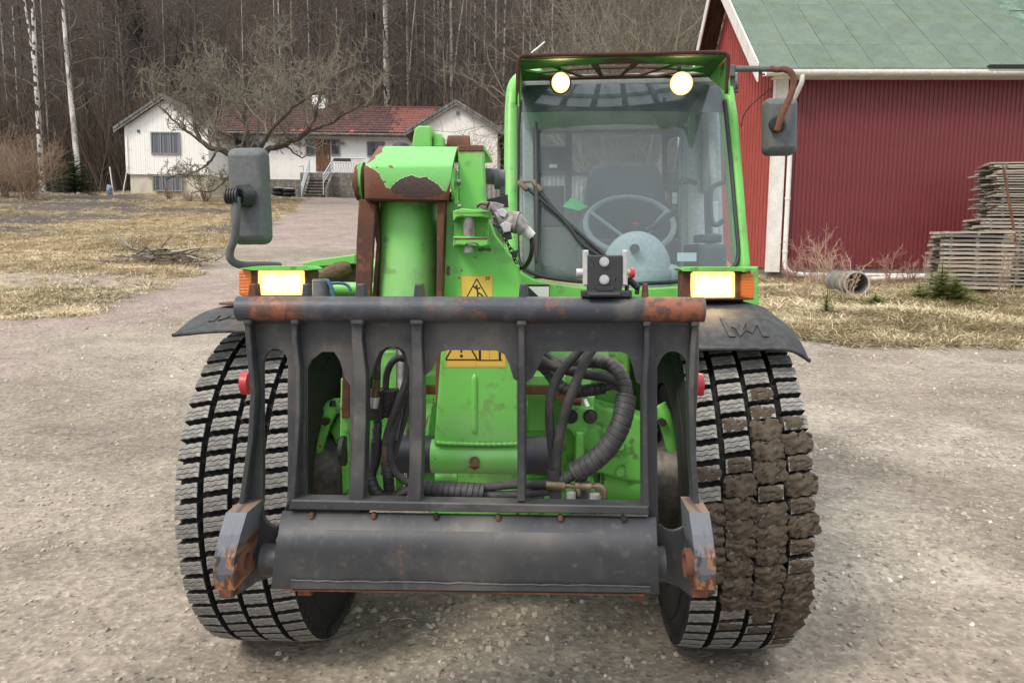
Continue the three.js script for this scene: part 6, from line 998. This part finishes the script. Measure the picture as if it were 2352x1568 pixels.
part('blue_hose', [tubePx([[740, 645, 0.31], [752, 646, 0.31], [762, 664, 0.31], [768, 690, 0.31]], 4.5), tubePx([[750, 652, 0.3], [776, 650, 0.29], [796, 654, 0.28], [806, 668, 0.28]], 3.5)], M.blueHose, rsv);
for (const [x, y] of [[566, 880], [1606, 883]]) part('red_reflector', [rodPx([x - 8, y, 0.68], [x + 8, y, 0.68], 26, 26, 20)], M.red);
// ----- black hitch block standing on the tube
const ZH = ZC + 0.045;
const hitch = part('hitch_block', [plate([[1350, 586], [1429, 586], [1429, 678], [1350, 678]], ZH, 0.05, 0.003, [[1362, 608], [1413, 642]].map(([x, y]) => Array.from({ length: 14 }, (_, k) => [x + 6 * Math.cos(k / 14 * 6.283), y + 6 * Math.sin(k / 14 * 6.283)]))), blockPx(1336, 668, 1452, 682, ZH + 0.006, 0.06, 0.002), blockPx(1350, 672, 1426, 682, ZH + 0.022, 0.03, 0.004), blockPx(1370, 658, 1410, 668, ZH + 0.006, 0.01, 0.001)], M.black);
for (const y of [601, 642]) part('round_bolt', [hexPx(1388, y, ZH - 0.002, 11.5, 0.006, 24), hexPx(1388, y, ZH + 0.003, 8, 0.005, 24)], M.zinc, hitch);
part('side_cheek', [blockPx(1339, 574, 1352, 656, ZH - 0.005, 0.03, 0.003)], M.zinc, hitch);
part('side_cheek', [blockPx(1429, 574, 1442, 656, ZH - 0.005, 0.03, 0.003)], M.zinc, hitch);
part('cheek_bolt', [rodPx([1324, 626, ZH - 0.02], [1342, 626, ZH - 0.02], 11, 11, 6), rodPx([1440, 625, ZH - 0.02], [1449, 625, ZH - 0.02], 9, 9, 6)], M.zinc, hitch);
part('red_cap', [rodPx([1447, 627, ZH - 0.02], [1458, 627, ZH - 0.02], 13, 10, 18)], M.red, hitch);
part('latch_lever', [tubePx([[1444, 640, ZH - 0.03], [1456, 652, ZH - 0.04], [1466, 662, ZH - 0.04]], 8, 12), rodPx([1465, 660, ZH - 0.04], [1463, 676, ZH - 0.04], 5)], M.black, hitch);
part('latch_foot', [tubePx([[1440, 668, ZH - 0.03], [1440, 652, ZH - 0.04], [1436, 640, ZH - 0.04]], 5, 12)], M.black, hitch);
// ----- hydraulics
const ZQ = 0.74;
const valve = part('valve_block', [blockPx(846, 898, 876, 966, ZQ, 0.06, 0.003), blockPx(876, 898, 908, 960, ZQ - 0.02, 0.05, 0.003)], std({ c: [0.05, 0.036, 0.034], map: dustTex, roughness: 0.8 }));
for (const y of [913, 925, 937]) part('cast_ring', [ringPx([890, y, ZQ - 0.019], [890, y, ZQ - 0.017], 5.5, 3)], M.hoseDark, valve);
part('hose_ferrule', [rodPx([863, 898, ZQ + 0.012], [866, 868, ZQ + 0.012], 9, 8, 12)], std({ c: [0.24, 0.13, 0.07], map: dustTex, roughness: 0.7 }), valve);
part('hose_nut', [rodPx([860, 912, ZQ + 0.012], [862, 896, ZQ + 0.012], 11, 11, 6)], M.brass, valve);
part('bright_nut', [rodPx([858, 936, ZQ + 0.014], [861, 912, ZQ + 0.014], 11, 12, 6)], M.zinc, valve);
part('lower_coupling', [rodPx([867, 968, ZQ - 0.01], [867, 984, ZQ - 0.01], 10, 10, 12), rodPx([866, 984, ZQ - 0.01], [865, 1012, ZQ - 0.01], 11, 10, 14)], M.black, valve);
part('hose', [tubePx([[866, 870, ZQ + 0.012], [866, 838, ZQ + 0.014], [874, 806, ZQ + 0.016], [898, 789, ZQ + 0.016], [924, 799, ZQ + 0.016], [937, 832, ZQ + 0.014], [931, 880, ZQ + 0.012], [906, 945, ZQ + 0.01], [888, 1000, ZQ], [884, 1030, ZQ]], 8.5, 90, 12)], M.hose);
part('hose', [tubePx([[936, 830, ZQ - 0.01], [932, 880, ZQ - 0.01], [912, 960, ZQ - 0.005], [896, 1010, ZQ], [895, 1050, ZQ], [906, 1082, ZQ], [930, 1104, ZQ], [950, 1112, ZQ]], 8.5, 80, 12)], M.hose);
part('hose', [tubePx([[938, 870, ZQ - 0.04], [930, 950, ZQ - 0.04], [910, 1020, ZQ - 0.04], [900, 1060, ZQ - 0.03]], 9, 40, 10)], M.hose);
part('hose', [tubePx([[885, 898, ZQ - 0.04], [888, 860, ZQ - 0.05], [900, 832, ZQ - 0.05], [918, 822, ZQ - 0.06], [940, 830, ZQ - 0.08]], 8, 40, 10)], M.hoseDark);
part('rusty_ferrule', [rodPx([884, 1022, ZQ], [886, 1062, ZQ], 9, 8, 12)], std({ c: [0.2, 0.13, 0.09], map: dustTex, roughness: 0.75 }));
part('hose_sleeve', [wrapPx([[887, 1060, ZQ], [891, 1090, ZQ], [894, 1130, ZQ - 0.01]], 13, 5, 60, 0.12)], M.wrap);
part('hose', [tubePx([[865, 1010, ZQ - 0.01], [862, 1050, ZQ - 0.012], [852, 1085, ZQ - 0.01], [850, 1112, ZQ]], 13, 40, 12)], M.hoseDark);
part('hose_sleeve', [wrapPx([[848, 1098, ZQ], [858, 1124, ZQ + 0.005], [874, 1142, ZQ + 0.005], [886, 1146, ZQ + 0.005]], 16, 5, 60, 0.12)], M.wrap);
part('hose', [tubePx([[896, 1138, ZQ], [920, 1126, ZQ], [940, 1118, ZQ]], 6, 14, 10), tubePx([[882, 1144, ZQ + 0.01], [910, 1140, ZQ + 0.01], [942, 1124, ZQ + 0.005]], 9, 14, 10)], M.hose);
part('steel_pipe', [tubePx([[908, 1010, ZQ - 0.03], [916, 970, ZQ - 0.03], [924, 930, ZQ - 0.03]], 5, 16, 8), tubePx([[876, 1090, ZQ - 0.02], [892, 1060, ZQ - 0.03]], 4, 8, 8)], M.plastic);
part('hose_sleeve', [wrapPx([[962, 1124, ZQ + 0.01], [1040, 1126, ZQ + 0.012], [1112, 1130, ZQ + 0.012]], 21, 11, 170, 0.14)], M.wrap);
part('hose', [tubePx([[1100, 1120, ZQ + 0.01], [1180, 1113, ZQ + 0.01], [1262, 1112, ZQ + 0.01]], 10, 30, 12)], M.hose);
part('hose', [tubePx([[1100, 1136, ZQ + 0.012], [1180, 1136, ZQ + 0.012], [1262, 1128, ZQ + 0.005]], 10, 30, 12)], M.hose);
const pf = part('pipe_fitting', [rodPx([1254, 1113, ZQ + 0.01], [1298, 1116, ZQ + 0.01], 12, 12, 8), rodPx([1320, 1114, ZQ + 0.005], [1358, 1116, ZQ + 0.005], 12, 12, 8)], M.brass);
part('elbow_pipe', [tubePx([[1294, 1115, ZQ + 0.01], [1316, 1116, ZQ + 0.01], [1328, 1124, ZQ + 0.01], [1330, 1140, ZQ + 0.01]], 6, 24, 10), tubePx([[1356, 1116, ZQ + 0.005], [1376, 1116, ZQ + 0.005], [1388, 1126, ZQ + 0.005], [1390, 1144, ZQ + 0.005]], 6.5, 24, 10)], M.brass, pf);
part('elbow_nut', [rodPx([1312, 1150, ZQ + 0.012], [1312, 1130, ZQ + 0.012], 12, 12, 6), rodPx([1366, 1152, ZQ + 0.012], [1366, 1134, ZQ + 0.012], 13, 13, 6)], M.zinc, pf);
for (const a of [[1262, 1128, 1290, 1156, ZQ - 0.005, 0.04], [1320, 1126, 1350, 1156, ZQ - 0.01, 0.03], [1216, 1140, 1250, 1156, ZQ - 0.02, 0.04]]) part('fitting_base', blockPx(...a), M.plastic, pf);
part('hose', [tubePx([[1345, 790, ZQ - 0.08], [1318, 820, ZQ - 0.05], [1286, 858, ZQ - 0.02], [1266, 900, ZQ], [1262, 960, ZQ], [1268, 1030, ZQ - 0.01], [1270, 1090, ZQ - 0.01]], 11, 70, 12)], M.hose);
part('hose', [tubePx([[1372, 790, ZQ - 0.06], [1350, 818, ZQ - 0.03], [1318, 890, ZQ + 0.01], [1292, 970, ZQ + 0.012], [1280, 1040, ZQ + 0.008], [1278, 1084, ZQ]], 12, 70, 12)], M.hose);
part('hose_clamp', [rodPx([1272, 1080, ZQ], [1273, 1100, ZQ], 16, 16, 16)], M.hose);
part('hose_sleeve', [wrapPx([[1250, 1120, ZQ - 0.01], [1290, 1104, ZQ], [1330, 1080, ZQ + 0.01]], 14, 8, 90, 0.14)], M.wrap);
part('hose_sleeve', [wrapPx([[1318, 1086, ZQ + 0.008], [1366, 1056, ZQ + 0.012], [1404, 1016, ZQ + 0.01], [1428, 966, ZQ], [1438, 910, ZQ - 0.03]], 25, 15, 200, 0.11)], M.wrap);
part('hose_sleeve', [wrapPx([[1438, 916, ZQ - 0.03], [1434, 880, ZQ - 0.05], [1416, 848, ZQ - 0.08], [1386, 832, ZQ - 0.11], [1340, 830, ZQ - 0.14], [1290, 836, ZQ - 0.16]], 17, 15, 180, 0.16)], M.wrap);
part('hose', [tubePx([[1222, 812, ZQ - 0.1], [1262, 838, ZQ - 0.1], [1330, 856, ZQ - 0.08], [1400, 868, ZQ - 0.07], [1432, 884, ZQ - 0.06]], 12, 50, 12)], M.hoseDark);
part('hose_sleeve', [wrapPx([[1226, 824, ZQ - 0.14], [1256, 850, ZQ - 0.14], [1284, 884, ZQ - 0.12], [1320, 899, ZQ - 0.1], [1390, 890, ZQ - 0.09]], 15, 14, 160, 0.16)], M.hoseDark);
part('hose', [tubePx([[1384, 891, ZQ - 0.09], [1412, 886, ZQ - 0.08], [1432, 898, ZQ - 0.06], [1436, 920, ZQ - 0.05]], 10, 24, 10)], M.hose);
part('hose', [tubePx([[1232, 800, ZQ - 0.2], [1268, 826, ZQ - 0.2], [1300, 836, ZQ - 0.18], [1340, 822, ZQ - 0.18]], 10, 30, 10)], M.hoseDark);
part('hose', [tubePx([[1340, 1076, ZQ - 0.01], [1336, 1100, ZQ - 0.015], [1332, 1120, ZQ - 0.02]], 13, 14, 12)], M.hoseDark);

// ---------- small growth and litter ----------
{
  const r = rng(1234), D = new THREE.Object3D(), cc = new THREE.Color();
  // dry grass: bent straws in tufts
  const tuft = seed => { const q = rng(seed), P = [], N = []; for (let k = 0; k < 11; k++) { const a = q() * 6.283, lean = 0.5 + q() * 0.9, l = 0.6 + q() * 0.6, w = 0.012 + q() * 0.01, bx = (q() - 0.5) * 0.5, bz = (q() - 0.5) * 0.5, dx = Math.cos(a), dz = Math.sin(a), sx = -dz * w, sz = dx * w; const m = [bx + dx * l * 0.45 * lean, 0.45 * l * (1.2 - lean * 0.55), bz + dz * l * 0.45 * lean], e = [bx + dx * l * lean, Math.max(0.02, 0.62 * l * (1.15 - lean * 0.72)), bz + dz * l * lean]; P.push(bx - sx, 0, bz - sz, bx + sx, 0, bz + sz, m[0] + sx, m[1], m[2] + sz, bx - sx, 0, bz - sz, m[0] + sx, m[1], m[2] + sz, m[0] - sx, m[1], m[2] - sz, m[0] - sx, m[1], m[2] - sz, m[0] + sx, m[1], m[2] + sz, e[0], e[1], e[2]); } const g = new THREE.BufferGeometry(); g.setAttribute('position', new THREE.Float32BufferAttribute(P, 3)); g.computeVertexNormals(); g.setAttribute('uv', new THREE.Float32BufferAttribute(new Float32Array(P.length / 3 * 2), 2)); return g; };
  const straw = std({ c: [1, 1, 1], roughness: 0.95, side: THREE.DoubleSide });
  const fields = [['dry_grass', 'flattened dry straw-coloured grass on the bank and lawn below the house', 62000, () => { const d = 8.6 + Math.pow(r(), 0.85) * 36; return [(-0.74 + r() * 0.66) * d, d]; }], ['meadow_grass', 'dry yellow grass strip between gravel yard and barn', 30000, () => { const d = 8.2 + r() * 10.2; return [(0.1 + r() * 0.66) * d, d]; }]];
  fields.forEach(([name, label, n, pick], fi) => {
    const im = new THREE.InstancedMesh(tuft(5 + fi), straw, n); let m = 0, guard = 0;
    while (m < n && guard++ < n * 8) {
      const [x, d] = pick(), g = gravel(x, d); if (r() < g * 1.25) continue; if (x < -11.4 && d > 43 || (x > -17.5 && d > 46)) continue;
      const cl = fbm(x * 0.8, d * 0.8, 0, 221, 3), bare = ss(0.5, 0.6, fbm(x * 0.16 + 9, d * 0.16, 0, 217, 4)) * (x < -3 ? 1 : 0.5); if (r() < bare * 0.8 || r() < soil(x, d) * 0.93) continue;
      const s = (0.1 + r() * 0.13) * (0.7 + cl * 0.9) * (1 - 0.3 * ss(14, 26, d)); D.position.set(x, H(x, -d) - 0.005, -d); D.rotation.set((r() - 0.5) * 0.4, r() * 6.283, (r() - 0.5) * 0.4); D.scale.set(s * 1.2, s * (0.35 + r() * 0.4) * (fi && d > 14 ? 0.8 : 1), s * 1.2); D.updateMatrix(); im.setMatrixAt(m, D.matrix);
      const t = r(), gn = ss(0.5, 0.7, fbm(x * 0.3 + 3, d * 0.3, 0, 223, 3)) * (fi ? 0.4 : 0.8); const k = mix3(mix3([0.6, 0.5, 0.33], [0.4, 0.325, 0.2], t * 0.9), [0.2, 0.19, 0.085], gn * (0.5 + 0.5 * r())); cc.setRGB(...mix3(k, [0.78, 0.66, 0.46], r() < 0.25 ? 0.7 : 0)); im.setColorAt(m, cc); m++;
    }
    im.count = m; im.name = name; im.userData = { kind: 'stuff', label, category: 'grass' }; scene.add(im);
  });
  // loose stones on the yard
  const stoneG = (() => { const g = new THREE.IcosahedronGeometry(1, 1), p = g.attributes.position; for (let i = 0; i < p.count; i++) { const k = 0.8 + 0.45 * hash(Math.round(p.getX(i) * 50), Math.round(p.getY(i) * 50 + p.getZ(i) * 90), 4); p.setXYZ(i, p.getX(i) * k, p.getY(i) * k * 0.6, p.getZ(i) * k); } g.computeVertexNormals(); return geo(g); })();
  const ns = 26000, st = new THREE.InstancedMesh(stoneG, std({ c: [1, 1, 1], roughness: 0.95 }), ns); let m = 0;
  while (m < ns) {
    const d = 1.05 + Math.pow(r(), 1.6) * 11, x = (r() - 0.5) * 1.5 * (d + 0.6); if (gravel(x, d) < 0.4) continue; const dens = fbm(x * 1.1, d * 1.6, 0, 231, 3); if (r() > ss(0.38, 0.72, dens) + 0.12) continue;
    const s = (0.0016 + Math.pow(r(), 5) * 0.011) * (0.8 + d * 0.09); D.position.set(x, H(x, -d) + s * 0.2, -d); D.rotation.set(r(), r() * 6, r()); D.scale.set(s * (0.8 + r() * 0.5), s, s); D.updateMatrix(); st.setMatrixAt(m, D.matrix); const t = r(); cc.setRGB(...mix3([0.3, 0.255, 0.21], t > 0.975 ? [0.62, 0.59, 0.54] : [0.42, 0.36, 0.3], t)); st.setColorAt(m, cc); m++;
  }
  st.name = 'loose_gravel'; st.userData = { kind: 'stuff', label: 'loose small stones and crumbs scattered over the gravel yard', category: 'gravel' }; scene.add(st);
  // brush pile
  const bp = thing('brush_pile', 'heap of cut grey branches lying in the dry grass on the bank', 'brush pile', gp(370, 606)), greyWood = [BARK.grey, BARK.dark, std({ c: [0.3, 0.27, 0.235], roughness: 0.95 })];
  for (let k = 0; k < 46; k++) { const q = rng(700 + k), s = new Sticks(), big = k < 5, x = (q() - 0.45) * 2.0 * (0.5 + q()), y = 0.06 + q() * 0.5 * (1 - Math.abs(x) / 2.4), a = (q() - 0.5) * 1.1 + (q() < 0.5 ? 3.14 : 0); shoot(s, V(x, Math.max(0.04, y), (q() - 0.5) * 0.9), V(Math.cos(a), (q() - 0.35) * 0.55, Math.sin(a)).normalize(), big ? 1.3 : 0.5 + q() * 0.6, big ? 0.05 : 0.014 + q() * 0.016, { bend: 0.55, up: 0, levels: 2, kids: [4, 3], from: [0.2, 0.2], shrink: 0.45, min: 0.006, segs: 3, segs0: 5 }, 0, q); const b = new THREE.Mesh(s.geometry(), greyWood[Math.floor(q() * 3)]); b.name = 'branch'; bp.add(b); }
  // young spruces and weeds by the barn
  makeSpruce('tiny spruce sapling in the dry grass close to the gravel', gp(1898, 722), 0.42, 0.16, 81, 2, 'sapling', 'spruce_sapling');
  makeSpruce('bushy yellow-green spruce sapling before the low lumber stack', gp(2160, 694), 0.72, 0.46, 82, 2, 'sapling', 'spruce_sapling');
  makeSpruce('low spruce sapling beside the bushy one, under the low lumber stack', gp(2194, 698), 0.5, 0.42, 83, 2, 'sapling', 'spruce_sapling');
  makeSpruce('squat spruce sapling between culvert pipe and lumber', gp(2010, 708), 0.26, 0.26, 84, 2, 'sapling', 'spruce_sapling');
  makeSpruce('small spruce sapling at the barn drain', gp(2110, 690), 0.34, 0.2, 85, 2, 'sapling', 'spruce_sapling');
  bp.scale.set(0.82, 0.62, 0.82);
  const weedA = std({ c: [0.42, 0.31, 0.23], roughness: 0.95 }), weedB = std({ c: [0.34, 0.21, 0.17], roughness: 0.95 });
  const wl = ['tall feathery dead weed against the barn wall beside the white downpipe', 'tall dead weed with pale plume before the corrugated wall', 'thin bare stems behind the culvert pipe', 'branching leafless sapling rising behind the culvert pipe', 'dead weed with nodding plume along the barn wall', 'thin dead weed beside the low lumber stack', 'low tangle of dead stems at the foot of the downpipe', 'scrub of bare stems in the grass before the downpipe', 'sparse dead stems before the corrugated wall'];
  [[1862, 652, 1.1, 9], [1900, 656, 1.15, 10], [1925, 662, 0.7, 8], [1948, 690, 1.0, 5], [2040, 656, 0.85, 7], [2130, 650, 0.7, 7], [1815, 650, 0.6, 14], [1850, 690, 0.55, 9], [2090, 652, 0.55, 8]].forEach(([px, py, h, n], i) => bushy('dead_weed', wl[i], 'weed', gp(px, py), n, h, h * 0.5, 800 + i, i % 2 ? weedA : weedB, { r: 0.009, min: 0.0045, levels: 2, kids: [7, 5], bend: 0.35, shrink: 0.3 }));
  bushy('dead_weed', 'bare thorny stems standing at the corner of the low lumber stack', 'weed', gp(2300, 700), 8, 1.2, 0.5, 821, BARK.hazel, { r: 0.007, min: 0.003, kids: [5, 3] });
  // chips on the yard
  const wc = thing('wood_chip', 'pale splinter of wood lying on the gravel below the carriage', 'wood chip', gp(986, 1442), 0.4); mesh('sliver', (() => { const g = new THREE.BoxGeometry(0.012, 0.006, 0.036, 2, 1, 4), p = g.attributes.position; for (let i = 0; i < p.count; i++) p.setX(i, p.getX(i) * (1 - Math.abs(p.getZ(i)) * 14) + p.getZ(i) * 0.2); g.computeVertexNormals(); return g.translate(0, 0.006, 0); })(), std({ c: [0.5, 0.48, 0.42], roughness: 0.9 }), wc);
  const sw = thing('straw', 'single curved straw lying on the gravel near the wood chip', 'straw', gp(925, 1430)); mesh('stalk', sweep([V(-0.05, 0.006, 0), V(-0.02, 0.009, -0.012), V(0.02, 0.009, -0.014), V(0.05, 0.005, 0.004)], 0.0014, 20, 5), std({ c: [0.5, 0.42, 0.26], roughness: 0.9 }), sw);
}

scene.traverse(o => { if (o.isMesh) { o.castShadow = true; o.receiveShadow = true; } });
renderer.render(scene, camera);
